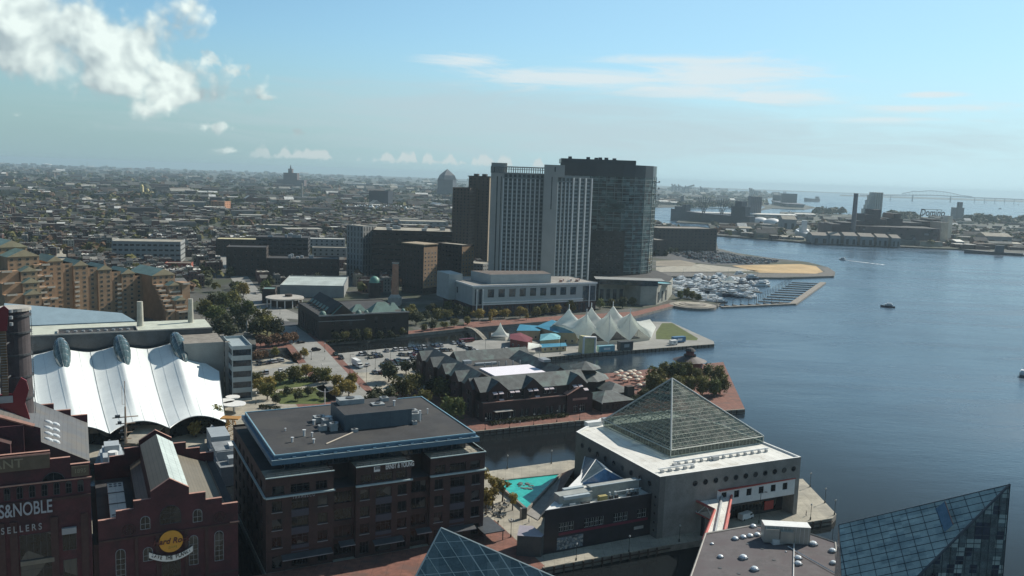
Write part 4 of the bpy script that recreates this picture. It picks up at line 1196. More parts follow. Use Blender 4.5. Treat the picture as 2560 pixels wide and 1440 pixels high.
for i in range(len(pts)):
 a,c=Vector((*pts[i],16.15)),Vector((*pts[(i+1)%len(pts)],16.15));b.bar(a,c,.22,4)
b.build('coping',[m_stone],NR)
b=MB()
for a,c in(((1970,1366),(2100,1440)),((1985,1352),(1983,1460)),((1895,1322),(1968,1357)),((1985,1355),(2022,1345))):
 a=P(*a,16.3)-NRo;c=P(*c,16.3)-NRo;b.bar(a,c,.14,4)
b.build_each('pipe',[m_white],NR)
def NRp(x,y,z=16):
 v=P(x,y,z)-NRo;return(v.x,v.y,z)
skb=MB();skb.box(-1,1,-.75,.75,0,.5,0);skb.lathe([(1.0,.5),(.85,.85),(.5,1.05),(.01,1.1)],n=8,k=1)
skm2=skb.mesh('skylight',[m_metal,mat('skylight_acrylic',(0.62,0.68,0.72),.3,.04)])
for x,y,s_ in((1838,1349,.8),(1858,1345,.8),(1875,1342,.8),(1893,1339,.8),(1883,1318,.8),(1914,1332,.7),(1801,1394,.7),(1858,1397,1.0),(1886,1426,.95),(1995,1398,.9),(1995,1412,.9),(2033,1363,1.0),(2081,1380,.9),(2083,1410,.8),(1780,1361,.45),(1965,1380,.25),(1918,1349,.9)):
 o=inst(skm2,'skylight',NR,NRp(x,y),R(20));o.scale=(s_,s_,s_)
b=MB();b.box(-2.2,2.2,-1.3,1.3,0,1.3,0);b.build('air_unit',[m_white],NR,loc=NRp(1945,1356),rz=R(15))
hv=MB();hv.box(-6,6,-1.8,1.8,0,4.6,0);hv.box(-5.9,-2.2,-2.6,-1.8,.4,4.0,0);hv.box(-2.0,1.4,-2.8,-1.8,.4,3.6,0)
hv.box(-6.05,6.05,-1.85,1.85,4.6,4.75,1)
for i in range(11):hv.bar((-5.5+i*1.1,-1.85,.2),(-5.5+i*1.1,-1.85,4.5),.05,4,1)
hv.build('plant_unit',[mat('plant_unit_metal',(0.42,0.42,0.38),.45,.06,.3,metal=.3),m_white],NR,loc=NRp(1962,1352),rz=R(-3))
b=MB();b.cyl(0,0,0,.08,.5,n=8)
for x,y in((1847,1434),(1905,1372),(1800,1420),(1935,1400),(1870,1360)):inst(b.mesh('roof_drain',[m_metald]),'roof_drain',NR,NRp(x,y,16.02))
def ray_plane(px,py,A,B_,C_):
 n_=(B_-A).cross(C_-A);d=P(px,py,0)-CAM
 return CAM+d*((A-CAM).dot(n_)/d.dot(n_))
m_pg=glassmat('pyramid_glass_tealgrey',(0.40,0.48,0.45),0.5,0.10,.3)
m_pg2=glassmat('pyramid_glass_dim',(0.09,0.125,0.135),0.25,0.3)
m_mull=mat('mullion_dark_blue',(0.03,0.045,0.06),0.5,0.05)
A=P(2525,1211,46);B_=P(2097,1312,30);C_=P(2104,1475,21)
D2=ray_plane(2262,1475,A,B_,C_)
E2=P(2504,1475,22)
base=UV(0,0)*0+Vector((C_.x,C_.y,0))
GP=empty('glass_pyramid',base,0,'large teal glass pyramid roof at the lower right corner','glass roof')
b=MB();sh_=lambda p:p-base
panes(b,[sh_(p)for p in(B_,C_,D2,A)],A-B_,3.2,1.9,(0,0,2,3),5);panes(b,[sh_(p)for p in(A,D2,E2)],E2-D2,2.1,1.9,(1,1,4,2,1),6)  # left face pale, right face dark: light put into the glass colours
Bk=B_+Vector((25,12,0));
b.face([sh_(p)for p in(A,E2,Bk)],1);b.face([sh_(p)for p in(A,Bk,B_)],1)
low=[B_,C_,D2,E2,Bk]
for i in range(5):
 p,q=low[i],low[(i+1)%5];b.face([sh_(Vector((p.x,p.y,0))),sh_(Vector((q.x,q.y,0))),sh_(q),sh_(p)],1)
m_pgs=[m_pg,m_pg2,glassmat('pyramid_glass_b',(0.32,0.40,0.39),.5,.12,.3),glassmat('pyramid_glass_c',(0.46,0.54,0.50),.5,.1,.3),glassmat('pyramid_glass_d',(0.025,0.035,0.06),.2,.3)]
b.build('glazing',m_pgs,GP)
b=MB()
for poly,e,s_ in(((B_,C_,D2,A),A-B_,1.9),((B_,C_,D2,A),(C_-B_)-(A-B_)*((C_-B_).dot(A-B_)/(A-B_).length_squared),3.2)):
 for s0,s1 in hatch(poly,e,s_):b.bar(sh_(s0),sh_(s1),.11,3)
for poly,e,s_ in(((A,D2,E2),E2-D2,1.9),((A,D2,E2),E2-A,2.1)):
 for s0,s1 in hatch(poly,e,s_):b.bar(sh_(s0),sh_(s1),.11,3)
b.build('mullion',[m_mull],GP)
b=MB()
for p,q in((A,B_),(A,D2),(A,E2),(B_,C_)):b.bar(sh_(p),sh_(q),.28 if q is D2 else.14,5)
b.build('ridge_rail',[m_mull],GP)
h1,h2,h3,h4=[ray_plane(x,y,A,B_,C_)for x,y in((2338,1272),(2365,1260),(2386,1319),(2362,1330))]
nn=(C_-B_).cross(A-B_).normalized();nn=nn if nn.z>0 else-nn
b=MB();top_=[p+nn*.9 for p in(h2,h3)]
b.face([sh_(h1),sh_(h4),sh_(top_[1]),sh_(top_[0])],0);b.bar(sh_(top_[0]),sh_(top_[1]),.09,4,1)
b.build('hatch',[glassmat('hatch_glass_blue',(0.12,0.22,0.30),.2,.1),m_brick_b],GP)
A=P(1103,1319,34);C1=P(1008,1500,20);
C2=P(1440,1465,22)
C3=A+Vector((6,22,-16))
base=Vector((A.x,A.y,0));GP2=empty('glass_pyramid',base,0,'smaller grey-blue glass pyramid tip in front of the brick office block','glass roof')
b=MB();sh2=lambda p:p-base
panes(b,[sh2(A),sh2(C1),sh2(C2)],C2-C1,2.6,3.2,(0,2,3,0),9);b.face([sh2(A),sh2(C2),sh2(C3)],1);b.face([sh2(A),sh2(C3),sh2(C1)],1)
for p,q in((C1,C2),(C2,C3),(C3,C1)):b.face([sh2(Vector((p.x,p.y,0))),sh2(Vector((q.x,q.y,0))),sh2(q),sh2(p)],1)
b.build('glazing',[glassmat('tip_glass_a',(0.12,0.18,0.20),.3,.15,.3),m_pg2,glassmat('tip_glass_b',(0.09,0.145,0.165),.25,.15,.3),glassmat('tip_glass_c',(0.16,0.22,0.23),.4,.15,.3)],GP2)
b=MB()
mid=ray_plane(1200,1470,A,C1,C2)
for s0,s1 in hatch((A,C1,C2),mid-A,2.6):b.bar(sh2(s0),sh2(s1),.13,3)
for s0,s1 in hatch((A,C1,C2),C2-C1,3.2):b.bar(sh2(s0),sh2(s1),.06,3)
b.bar(sh2(A),sh2(C1),.16,4);b.bar(sh2(A),sh2(C2),.16,4)
b.build('mullion',[mat('mullion_pale',(0.55,0.62,0.60),.4,.05)],GP2)
pz_=1.4
pA,pB,pC=P(1232,1202,1.0),P(1405,1183,1.0),P(1317,1276,1.0)
base=Vector((pA.x,pA.y,0));PL=empty('seal_pool',base,0,'triangular turquoise pool with rocks beside the white-roofed annex','pool')
lp_=lambda p,z:Vector((p.x-base.x,p.y-base.y,z))
cen=(pA+pB+pC)/3
inn=[p.lerp(cen,.09)for p in(pA,pB,pC)]
b=MB()
tri=[pA,pB,pC]
for i in range(3):
 j=(i+1)%3
 a,c,ai,ci=tri[i],tri[j],inn[i],inn[j]
 b.face([lp_(a,1.2),lp_(c,1.2),lp_(ci,1.2),lp_(ai,1.2)]);b.face([lp_(a,0),lp_(c,0),lp_(c,1.2),lp_(a,1.2)]);b.face([lp_(ai,1.2),lp_(ci,1.2),lp_(ci,.3),lp_(ai,.3)])
b.build('rim',[m_conc_d],PL)
b=MB();b.face([lp_(p,.9)for p in inn]);b.build('pool_surface',[mat('pool_turquoise',(0.045,0.48,0.42),0.12,0.07,0.35,spec=.3,bump=.3,col2=(0.035,0.40,0.37),s2=.8,t0=.5,t1=.6)],PL)
b=MB()
rr=random.Random(3)
for i in range(16):
 p=P(1310+rr.uniform(-22,22),1215+rr.uniform(-7,8),.9);l=p-base;s_=rr.uniform(.4,1.2)
 n=6;i0=len(b.v)
 b.lathe([(s_,.7),(s_*rr.uniform(.6,.9),.7+s_*.4),(.01,.7+s_*.55)],l.x,l.y,6)
b.build('rock',[mat('pool_rock',(0.10,0.13,0.13),.9,.3,.8)],PL)
b=MB()
w0,w1,w2,w3=P(1405,1183,.2),P(1448,1166,.2),P(1345,1300,.2),P(1312,1282,.2)
t0_,t1_=P(1440,1168,5.0),P(1386,1252,5.0)
base=Vector((w0.x,w0.y,0));q_=lambda p:p-base
b.face([q_(w0),q_(w3),q_(w2),q_(t1_)],1);b.face([q_(w0),q_(t1_),q_(t0_)],0)
b.face([q_(w0),q_(t0_),q_(Vector((t0_.x,t0_.y,0)))],0)
b.build('x',[m_rust,m_cgrey])
bpy.data.objects['x'].location=base;o=bpy.data.objects['x'];o.name='sloped_wall'
tag(o,'sloping rust-brown wall between turquoise pool and white roof','wall')
# ====== middle distance buildings
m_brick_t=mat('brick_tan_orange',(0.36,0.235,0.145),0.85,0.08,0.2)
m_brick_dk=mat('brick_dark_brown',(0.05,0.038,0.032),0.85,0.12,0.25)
m_tanst=mat('stone_tan',(0.36,0.29,0.20),0.8,0.08,0.3)
m_greyst=mat('stone_grey',(0.27,0.285,0.28),0.8,0.06,0.2)
m_teal=mat('roof_copper_teal',(0.17,0.27,0.25),0.6,0.10,0.15,kind='seam',pw=1.2,ph=300,ms=.04)
m_slate=mat('roof_slate_green',(0.075,0.09,0.09),0.7,0.2,0.4,col2=(0.12,0.18,0.165),s2=.25,t0=.5,t1=.7)
m_tan_w=mat('wall_tan',(0.46,0.38,0.24),0.85,0.06,0.3)
m_tent=mat('tent_white',(0.80,0.84,0.80),0.65,0.03,0.4,trans=.55)
m_conc_b=mat('concrete_grey_panel',(0.25,0.27,0.26),0.85,0.06,0.2,kind='panel',pw=300,ph=6,ms=.08)
m_lbl=mat('cladding_pale_blue',(0.34,0.40,0.41),0.6,0.05,0.4)
m_gwall=mat('curtain_glass_dark',(0.030,0.034,0.036),0.12,0.5,0.05,col2=(0.06,0.08,0.075),s2=.7,t0=.52,t1=.56)
# ---- hotel on the next pier
HT=Bld('hotel','long brown brick hotel with slate gables, awnings and a white membrane roof','building',UV(160.5,339.5),wallm=[m_brick,m_terra,m_brick_b],fm=f_white)
ops=[(6+i*6.6,7.5+i*6.6,.8,4.2,'mull')for i in range(6)]+[(8.4+i*6.6,9.9+i*6.6,.8,4.2,'mull')for i in range(6)]+[(1.2,4.6,.5,4.0,'strip')]
HT.facade((0,0),(43,0),0,8.6,ops)
HT.facade((0,60),(0,0),0,8.6,[(x,x+1.4,z,z+1.9,'mull')for x in range(4,56,5)for z in(1.0,5.0)])
HT.facade((43,0),(43,3),0,8.6);HT.roof.face([(0,0,8.3),(43,0,8.3),(43,3,8.3),(0,3,8.3)],2)
HT.facade((0,3),(56,3),8.3,13.2,[(x,x+1.6,9.6,12.0,'mull')for x in(3.2,5.6,10,12.2,15,21,23.4,26.5,30,32.5,35,38)]+[(48.4,50,9.6,12,'mull')])
HT.facade((56,3),(56,17),0,13.2,[(x,x+1.4,z,z+1.9,'mull')for x in(2,6,10)for z in(1.0,5.0,9.4)])
HT.facade((43,-1.2),(57,-1.2),0,9.0,[(3.5,6.2,.3,4.0,'tri'),(6.9,10.4,.3,4.4,'tri')],.8,2)
HT.facade((57,-1.2),(57,3),0,9.0,k=2);HT.facade((43,3),(43,-1.2),0,9.0,k=2)
HT.wall.face([(43,-1.2,9.0),(57,-1.2,9.0),(53.5,-1.2,9.6),(50,-1.2,12.2),(46.5,-1.2,9.6)],2)
HT.wall.face([(43,-1.2,9),(50,-1.2,12.2),(50,3,12.2),(43,3,9)],1)
for(x0,x1,y0,y1,ax)in((0,56,3,17,'x'),(0,14,17,84,'y'),(14,56,60,74,'x'),(42,56,17,60,'y')):
 HT.roof.tri_roof(x0,x1,y0,y1,13.0,5.2,ax,0,1,.5)
 HT.wall.box(x0+.02,x1-.02,y0+.02,y1-.02,0,12.98,0)if y0>=17 else None
for x in(3.5,21.5,45.5):
 HT.wall.box(x,x+9.5,2.0,3,8.3,13.3,0);HT.wall.face([(x,2,13.3),(x+9.5,2,13.3),(x+4.75,2,17.6)],0)
 HT.roof.tri_roof(x,x+9.5,2.0,10,13.3,4.4,'y',0,1,.35)
for y in(8,24,40,56,72):
 HT.wall.box(-1.6,0,y,y+9,0,13.3,0);HT.wall.face([(-1.6,y+9,13.3),(-1.6,y,13.3),(-1.6,y+4.5,17.4)],0)
 HT.roof.tri_roof(-1.6,7,y,y+9,13.3,4.2,'x',0,1,.35)
 for z in(2,6,10):HT.wins.append((-1.62,y+4.5,z,1.8,2.2,R(-90),'mull',f_dark,g_dark))
 HT.wins.append((-1.62,y+2.2,9.8,1.2,1.9,R(-90),'mull',f_dark,g_dark));HT.wins.append((-1.62,y+6.8,9.8,1.2,1.9,R(-90),'mull',f_dark,g_dark))
for x in(3.5,21.5,45.5):
 for dx in(3.6,5.9):HT.wins.append((x+dx,1.98,13.2,1.3,2.2,0,'arch',f_dark,g_dark))
 for dx in(3.2,6.3):HT.wins.append((x+dx,1.98,9.6,1.7,2.4,0,'mull',f_dark,g_dark))
HT.roof.face([(14,17,14.2),(42,17,14.2),(42,60,14.2),(14,60,14.2)],3)
HT.done([m_slate,m_brick,m_conc,m_roofd])
b=MB();b.box(16.5,45.5,22.5,40.5,14.25,14.9,0);b.build('membrane_roof',[mat('membrane_bright',(0.83,0.80,0.86),.7,.02,.4)],HT.e)
b=MB()
for i in range(6):b.cyl(21+i*4,44,14.2,16.6,.35,n=8)
b.box(46,50,28,34,18.4,19.6,0);b.box(8,12,40,43,17.5,19,0);b.box(18,30,48,50,14.2,15.4,0)
b.build_each('vent_pipe',[m_metal],HT.e)
b=MB()
for x,y,z in((6.4,2,12.2),(9.4,2,12.2),(24.4,2,12.2),(27.3,2,12.2),(48.4,2,12.2),(51.4,2,12.2),(15.5,3,12.0),(18.2,3,12.0),(33.5,3,12.0),(36.2,3,12.0),(10,2.8,10.6-1.6),(28.6,2.8,10.4-1.4),(54,1.0,10.4)):
 b.face([(x-1.15,y,z+.7),(x-1.15,y-1.6,z),(x+1.15,y-1.6,z),(x+1.15,y,z+.7)],0)
 b.face([(x-1.15,y-1.6,z),(x-1.15,y-1.6,z-.25),(x+1.15,y-1.6,z-.25),(x+1.15,y-1.6,z)],0)
b.build_each('awning',[mat('awning_pale_pink',(0.55,0.48,0.50),.7,.04)],HT.e)
b=MB();b.box(5.2,14,-2.6,-.02,4.5,4.8,0);b.box(6,14,-5.2,-4.9,0,1.1,0);b.box(5.7,6,-5.2,-2,0,1.1,0);b.box(14,14.3,-5.2,-2,0,1.1,0)
b.build_each('canopy',[m_stone],HT.e)
b=MB()
for x0,x1 in((0,21),(21.5,42.8)):b.box(x0,x1,-.2,.2,8.5,8.9,0)
b.build_each('coping',[m_terra],HT.e)
b=MB();b.box(46,54,-1.35,-1.2,6.2,7.2,0);b.build('sign',[m_terra],HT.e)
RS=Bld('restaurant','timber restaurant with stacked octagonal slate roof beside the brick hotel','building',UV(221,335),wallm=[m_brick_dk,m_greyst])
RS.block(0,16,0,16,0,5);RS.block(14,26,14,30,0,5)
RS.roof.hip(-1.5,17.5,-1.5,17.5,5,3.2,8,0);RS.roof.hip(12.5,27.5,12.5,31.5,5,3.0,7,0)
b=RS.roof
def octa(b,x,y,z0,z1,r0,r1,k):b.lathe([(r0,z0),(r1,z1)],x,y,8,k)
octa(b,12,36,8.5,8.5,13,.01,0);octa(b,12,36,8.5,11,13,6.5,0);octa(b,12,36,11,13.5,5.5,5.5,1);octa(b,12,36,13.5,16.6,8.5,.05,0);octa(b,12,36,13.5,13.5,8.5,.05,0)
RS.wall.cyl(12,36,0,8.6,11,n=8)
RS.wall.box(17,21,4,7,0,10,0)
RS.wins+=[(x,-.02,1,1.6,2.6,0,'mull',f_dark,g_dark)for x in(3,6,9,12)]
RS.done([m_slate,m_brick_dk])
um=empty('parasol',(0,0,0),0,'','parasol','cream parasols on the pier terrace')
b=MB();b.lathe([(1.7,2.3),(1.0,2.75),(.02,3.1)],n=8,k=0);b.lathe([(1.7,2.3),(1.7,2.1)],n=8,k=0);b.build('canopy',[mat('parasol_cream',(0.66,0.58,0.46),.7,.05)],um)
b=MB();b.bar((0,0,0),(0,0,2.9),.05,5);b.build('pole',[m_wood],um)
b=MB();b.cyl(0,0,.7,.76,.6,n=8);b.bar((.8,0,0),(.8,0,.5),.2,4);b.bar((-.8,0,0),(-.8,0,.5),.2,4);b.build('table',[m_wood],um)
rr=random.Random(5)
spots=[(1540,941),(1551,937),(1558,950),(1565,944),(1574,938),(1582,944),(1590,950),(1572,954),(1597,942),(1593,958),(1561,958),(1549,949),(1584,936),(1601,952),(1612,968),(1598,972)]
for i,(x,y)in enumerate(spots):
 p=P(x,y);L_='cream parasol over a terrace table near the lighthouse pier trees'
 if i==0:um.location=p;um['label']=L_;
 else:copy_tree(um,p,rr.uniform(0,1),L_,'cream parasols on the pier terrace')
# ---- round brick lighthouse
lh=empty('lighthouse',P(1722,934),0,'low round red screw-pile lighthouse at the pier edge behind the trees','lighthouse')
m_lred=mat('lighthouse_red',(0.15,0.035,0.03),.6,.06,.4)
b=MB();b.cyl(0,0,2.6,8.0,7.6,n=20,k=0);b.cyl(0,0,2.3,2.6,9.4,n=20,k=0)
for i in range(8):b.cyl(8.2*math.cos(i*.785),8.2*math.sin(i*.785),0,2.3,.3,n=6,k=0)
b.build('house',[m_lred],lh)
b=MB();b.lathe([(9.8,7.9),(3.0,10.4)],n=20);b.lathe([(9.8,7.9),(7,7.9)],n=20);b.build('roof',[mat('lighthouse_roof',(0.07,0.055,0.055),.6,.08)],lh)
b=MB();b.cyl(0,0,10.2,13.6,2.4,n=12,k=0);b.lathe([(3.3,13.6),(2.0,14.8),(.05,15.6)],n=12,k=1);b.lathe([(3.6,10.3),(3.6,11.3)],n=12,k=1);b.build('lantern',[m_lred,m_roofd],lh)
for i in range(20):
 if i%3==0:
  a=i/20*2*math.pi;inst(win_mesh(1.0,2.4,'mull',f_white,g_dark),'window',lh,(7.65*math.cos(a),7.65*math.sin(a),4),a+R(90))
# ---- tent-roofed research centre
CC=Bld('research_centre','glass and concrete research centre with pale roof strips behind the white tent','building',UV(-32,446),wallm=[mat('glass_band_slate',(0.060,0.075,0.085),.2,.15,.2),m_conc_b,m_lbl,m_greyst],fm=f_grey,gm=g_blue)
def B4(x0,x1,y0,y1,z0,z1,k,kr=0,par=.0,ops=None):
 CC.block(x0,x1,y0,y1,z0,z1,ops,k,kr,par)
B4(0,92,4,32,0,28.6,0,0)
B4(76.0,94.0,-20,4,0,26.0,1,2,0)
B4(94.2,96.4,-24,-21.5,0,26.5,3,2);B4(94.2,96.4,-6,-4,0,26.5,3,2)
CC.done([mat('roof_cream',(0.52,0.55,0.46),.7,.08,.2),mat('roof_blue_sheet',(0.28,0.38,0.43),.45,.05,.2),m_conc_d])
b=MB();b.box(23,57,6,15,28.6,28.7,0);b.box(0,92,3.8,4.2,28.6,29.2,1);b.box(22.6,23,4.2,15,28.7,29.6,1);b.box(57,57.4,4.2,15,28.7,29.6,1);b.box(23,57,15,15.3,28.7,29.6,1)
for i in range(9):b.cyl(27+i*3.3,10,28.7,29.4,.8,n=10,k=2)
b.build('roof_well',[m_roofd,m_stone,m_metal],CC.e)
b=MB();b.face([(-2,33,29.0),(58,33,29.0),(52,42,32.0),(-2,60,36.5)],0);b.face([(-2,33,29),(58,33,29),(58,33,20),(-2,33,20)],0)
b.build('glazed_slope',[mat('roof_blue_sheet',(0.28,0.38,0.43),.45)],CC.e)
st_=[]
b=MB();b.cyl(59.5,20,28.6,41,1.6,1.4,12,0);b.cyl(84,24,28.6,41,1.4,1.2,12,0);b.build_each('stack',[mat('concrete_stack',(0.42,0.41,0.35),.8,.08,.3)],CC.e)
OW=Bld('office_wing','five-storey office wing with pale blue bands and dark strip windows','building',UV(63.5,411.5),wallm=[m_lbl,m_greyst],fm=f_dark,gm=g_blue)
OW.block(0,9.2,0,26,0,26.5,lambda sd,Ln:[(.4,Ln-.4,1.0+i*5.2,3.9+i*5.2,'strip')for i in range(5)],0,0,1.2)
OW.done([m_lbl])
def tent_surface():
 b_=MB();NS,NTt=88,24
 s0,s1=-2.0,1.5
 grid=[]
 for i in range(NS+1):
  s_=s0+(s1-s0)*i/NS
  row=[]
  ph=abs((s_+.5)%1.0-.5)
  rid=(1-2*ph)
  e_=max(0.0,(s_-1.0)/.5)
  ub=16.6+25*s_+4.5*e_;uf=19.8+21.5*s_
  vb=446-28*e_;vf=352.5+6*(1-(2*ph)**2)
  zb_=20.5+2.8*rid**1.5-7.0*e_;zf=7.0+2.3*(1-(2*ph)**2)
  for j in range(NTt+1):
   t_=j/NTt
   z=zf+(zb_-zf)*((1-t_)**1.25)
   z+=3.6*(rid**1.7-.35)*math.sin(math.pi*min(1,t_*1.0))*(1-.45*t_)-1.0*math.sin(math.pi*t_)
   row.append(UV(ub+(uf-ub)*t_,vb+(vf-vb)*t_,z))
  grid.append(row)
 for i in range(NS):
  for j in range(NTt):
   b_.face([grid[i][j],grid[i][j+1],grid[i+1][j+1],grid[i+1][j]],0)
 return b_,grid
tb,tg=tent_surface()
tn=empty('tent_roof',(0,0,0),0,'big bright white tent roof with three dark glass hoods','tent roof')
m_tentw=mat('tent_bright',(0.82,0.87,0.85),0.7,0.03,0.12)
o=tb.build('fabric',[m_tentw],tn,smooth=True)
bmm=bmesh.new();bmm.from_mesh(o.data);bmesh.ops.remove_doubles(bmm,verts=bmm.verts,dist=.01);bmm.to_mesh(o.data);bmm.free()
b=MB()
for i in(12,38,63,88):
 for j in range(24):b.bar(tg[i][j]+Vector((0,0,.1)),tg[i][j+1]+Vector((0,0,.1)),.12,3)
for i in range(88):b.bar(tg[i][24],tg[i+1][24],.16,3)
b.build('edge_cable',[m_metal],tn)
b=MB()
for i in range(3,88,5):
 for j in range(24):b.bar(tg[i][j]+Vector((0,0,.04)),tg[i][j+1]+Vector((0,0,.04)),.07,3)
b.build('seam',[mat('seam_grey',(0.62,0.66,0.66),.7,.03)],tn)
for k_ in(-1,0,1):
 uc=16.6+25*k_
 b=MB();n=10;m_=14;rings=[]
 for j in range(m_+1):
  t_=j/m_;c=UV(uc+2.2*t_,447-26*t_,26.4-8.6*t_**1.2)
  r_=3.5*max(0.02,math.sin(math.pi*(t_*.93+.07))**.6)
  ring_=[]
  for i in range(n+1):
   a=-.25+(math.pi+.5)*i/n
   ring_.append(c+UX*(r_*math.cos(a))+Vector((0,0,1.2*r_*math.sin(a))))
  rings.append(ring_)
 for j in range(m_):
  for i in range(n):b.face([rings[j][i],rings[j+1][i],rings[j+1][i+1],rings[j][i+1]],0)
 o=b.build('glass_hood',[glassmat('hood_glass',(0.075,0.12,0.13),.12,.2)],tn)
 b=MB()
 for j in range(0,m_+1,2):
  for i in range(n):b.bar(rings[j][i],rings[j][i+1],.07,3)
 for i in(2,4,6,8):
  for j in range(m_):b.bar(rings[j][i],rings[j+1][i],.07,3)
 b.build('mullion',[m_metal],o)
b=MB()
for i in range(0,88,2):
 p,q=tg[i][22],tg[i+2][22];b.face([(p.x,p.y,0),(q.x,q.y,0),(q.x,q.y,q.z-.3),(p.x,p.y,p.z-.3)])
for j in range(0,22,2):
 p,q=tg[88][j],tg[88][j+2];b.face([(p.x-2,p.y,0),(q.x-2,q.y,0),(q.x-2,q.y,q.z-1),(p.x-2,p.y,p.z-1)])
b.build('wall',[g_dark],tn)
b=MB();b.cyl(0,0,3.6,4.0,4.0,n=20);b.cyl(0,0,0,3.6,.4,n=8);m0=b.mesh('round_canopy',[m_white])
for i,(x,y,s_)in enumerate(((582,1012,.8),(562,1023,1.1),(585,1030,1.3))):
 o=inst(m0,'round_canopy',None,P(x,y,0));o.scale=(s_,s_,1)
 tag(o,['smallest round white canopy by the tent corner','round white canopy touching the tent corner','widest round white canopy beyond the tent corner'][i],'canopy','round white canopies')
b=MB();A_,B_=P(325,1108,4),P(425,1048,4);d_=(B_-A_).normalized();n_=Vector((-d_.y,d_.x,0));L_=(B_-A_).length
for i in range(10):
 def q(t_,s_):return A_+d_*L_*t_+n_*s_*math.sin(math.pi*(.15+.8*t_))*5+Vector((0,0,3*t_))
 b.face([q(i/10,-1),q(i/10+.1,-1),q(i/10+.1,1),q(i/10,1)])
 b.face([q(i/10,1)-Vector((0,0,.4)),q(i/10+.1,1)-Vector((0,0,.4)),q(i/10+.1,-1)-Vector((0,0,.4)),q(i/10,-1)-Vector((0,0,.4))])
 b.face([q(i/10,-1)-Vector((0,0,.4)),q(i/10+.1,-1)-Vector((0,0,.4)),q(i/10+.1,-1),q(i/10,-1)])
tag(b.build('curved_canopy',[m_conc]),'long grey curved canopy below the white tent','canopy')
# ---- stepped brick apartments
TB=R(49.5)
dS=Vector((math.cos(TB),math.sin(TB),0));nS=Vector((dS.y,-dS.x,0))
def PD(px,py,depth):
 d=cD*F_PX+cR*(px-1280)-cU*(py-720)
 return CAM+d*(depth/d.y)
o0=Vector((-303,570,0))-dS*9
SP=Bld('apartment_block','stepped brick apartment block with cream gables, teal roofs and white balconies','building',o0,TB,wallm=[m_brick_t,m_tan_w,m_greyst],fm=mat('frame_cream',(0.42,0.38,0.30),.6),gm=g_dark)
SP.CAP=98
bw=16.3
def gable_bay(x0,w_,y0,dpt,z,gh=4.0,cols=2,bal=None,wz0=0,k=0):
 SP.wall.box(x0,x0+w_,y0,y0+dpt,0,z,k)
 SP.wall.face([(x0-.4,y0-.15,z),(x0+w_+.4,y0-.15,z),(x0+w_/2,y0-.15,z+gh)],1)
 SP.roof.tri_roof(x0,x0+w_,y0,y0+dpt,z,gh,'y',0,1,.5)
 nf=int((z-wz0)/3.2)
 for f in range(nf):
  for c in range(cols):
   SP.wins.append((x0+w_*(c+.5)/cols,y0-.02,z-3.0-3.2*f+.3,1.9,1.8,0,'tri',SP.fm,SP.gm))
balc=MB()
def balcony(x0,x1,y,z):SP_b.append((x0,x1,y,z))
SP_b=[]
zt=[45,41.2,37.4,33.6,30.5]
for i in range(4):
 x=i*bw+2
 gable_bay(x,9.6,0,22,zt[i]-1.6,3.6)
 SP.wall.box(x+9.6,x+bw,1.2,20,0,zt[i]-3.4,0)
 nf=int((zt[i]-3.4)/3.2)
 for f in range(nf):
  SP.wins.append((x+12.9,1.18,zt[i]-6.4-3.2*f+.3,1.9,1.8,0,'tri',SP.fm,SP.gm))
  if i in(0,1,2)and f>1 and i!=0:SP_b.append((x+9.8+(3.3 if i==2 else 0)-(9.6 if i==1 else 0),x+12.8+(3.3 if i==2 else 0)-(9.6 if i==1 else 0),0 if i==1 else 1.2,zt[i]-6.6-3.2*f))
 SP.roof.face([(x+9.6,1.2,zt[i]-3.4),(x+bw,1.2,zt[i]-3.4),(x+bw,20,zt[i]-3.4),(x+9.6,20,zt[i]-3.4)],0)
for(x0,w_,y0,z,c_)in((-22,19,0,47.5,4),(-24,19,14,52.5,4),(-17,10,-7,38.5,2),(-17.5,10,-11,31.5,2),(-18,10,-15,24.5,2)):
 gable_bay(x0,w_,y0,20,z,4.6 if w_>12 else 3.2,c_)
for j,(y,z)in enumerate(((-3.5,42),(-7,35),(-11,28),(-15,21),(-19,14))):
 SP.wall.box(-7.5,2,y,y+14,0,z,0);SP_b+=[(-7.3,-3.5,y,z-3.6),(-3.2,1.6,y,z-.4),(-7.3,-3.5,y,z-7.2)]
 SP.wall.box(-29,-17.5,y-2,y+12,0,z-3,0);SP_b+=[(-28,-22,y-2,z-3.4)]
 for f in range(int(z/3.2)):SP.wins.append((-5.5,y-.02,z-3-3.2*f,1.9,1.8,0,'tri',SP.fm,SP.gm));SP.wins.append((-1,y-.02,z-3-3.2*f,1.9,1.8,0,'tri',SP.fm,SP.gm))
gable_bay(4*bw+1.0,17,-14,34,31.2,4.6,4)
for j,(y,z)in enumerate(((-17.5,25),(-21,21.8),(-24,18.6),(-27,15.4),(-30,12.2),(-33,9))):
 SP.wall.box(4*bw+1,4*bw+8,y,y+5,0,z,0);SP_b+=[(4*bw+1.3,4*bw+6.5,y,z-.9),(4*bw+9,4*bw+17,y-1,z+.9-3.2)]
 SP.wall.box(4*bw+8,4*bw+18,y-1,y+5,0,z+(2.4 if j%3==1 else-1),0)
 for f in range(int(z/3.2)):
  for x in(11,15.5):SP.wins.append((4*bw+x,y-1.02,z-4-3.2*f,1.8,1.7,0,'tri',SP.fm,SP.gm))
  SP.wins.append((4*bw+3.5,y-.02,z-3.4-3.2*f,1.8,1.7,0,'tri',SP.fm,SP.gm))
 if j%3==1:gable_bay(4*bw+9,8,y-1.3,6,z+2.6,2.6,2)
 SP.wall.box(4*bw+18,4*bw+24-j*.3,-12+j*3-12,-8+j*3-6,0,26-j*4,0);SP_b+=[(4*bw+18.2,4*bw+23.5,-24+j*3,25-j*4)]
SP.wins=[q for q in SP.wins if q[2]>.5]
SP.done([m_teal,m_tan_w])
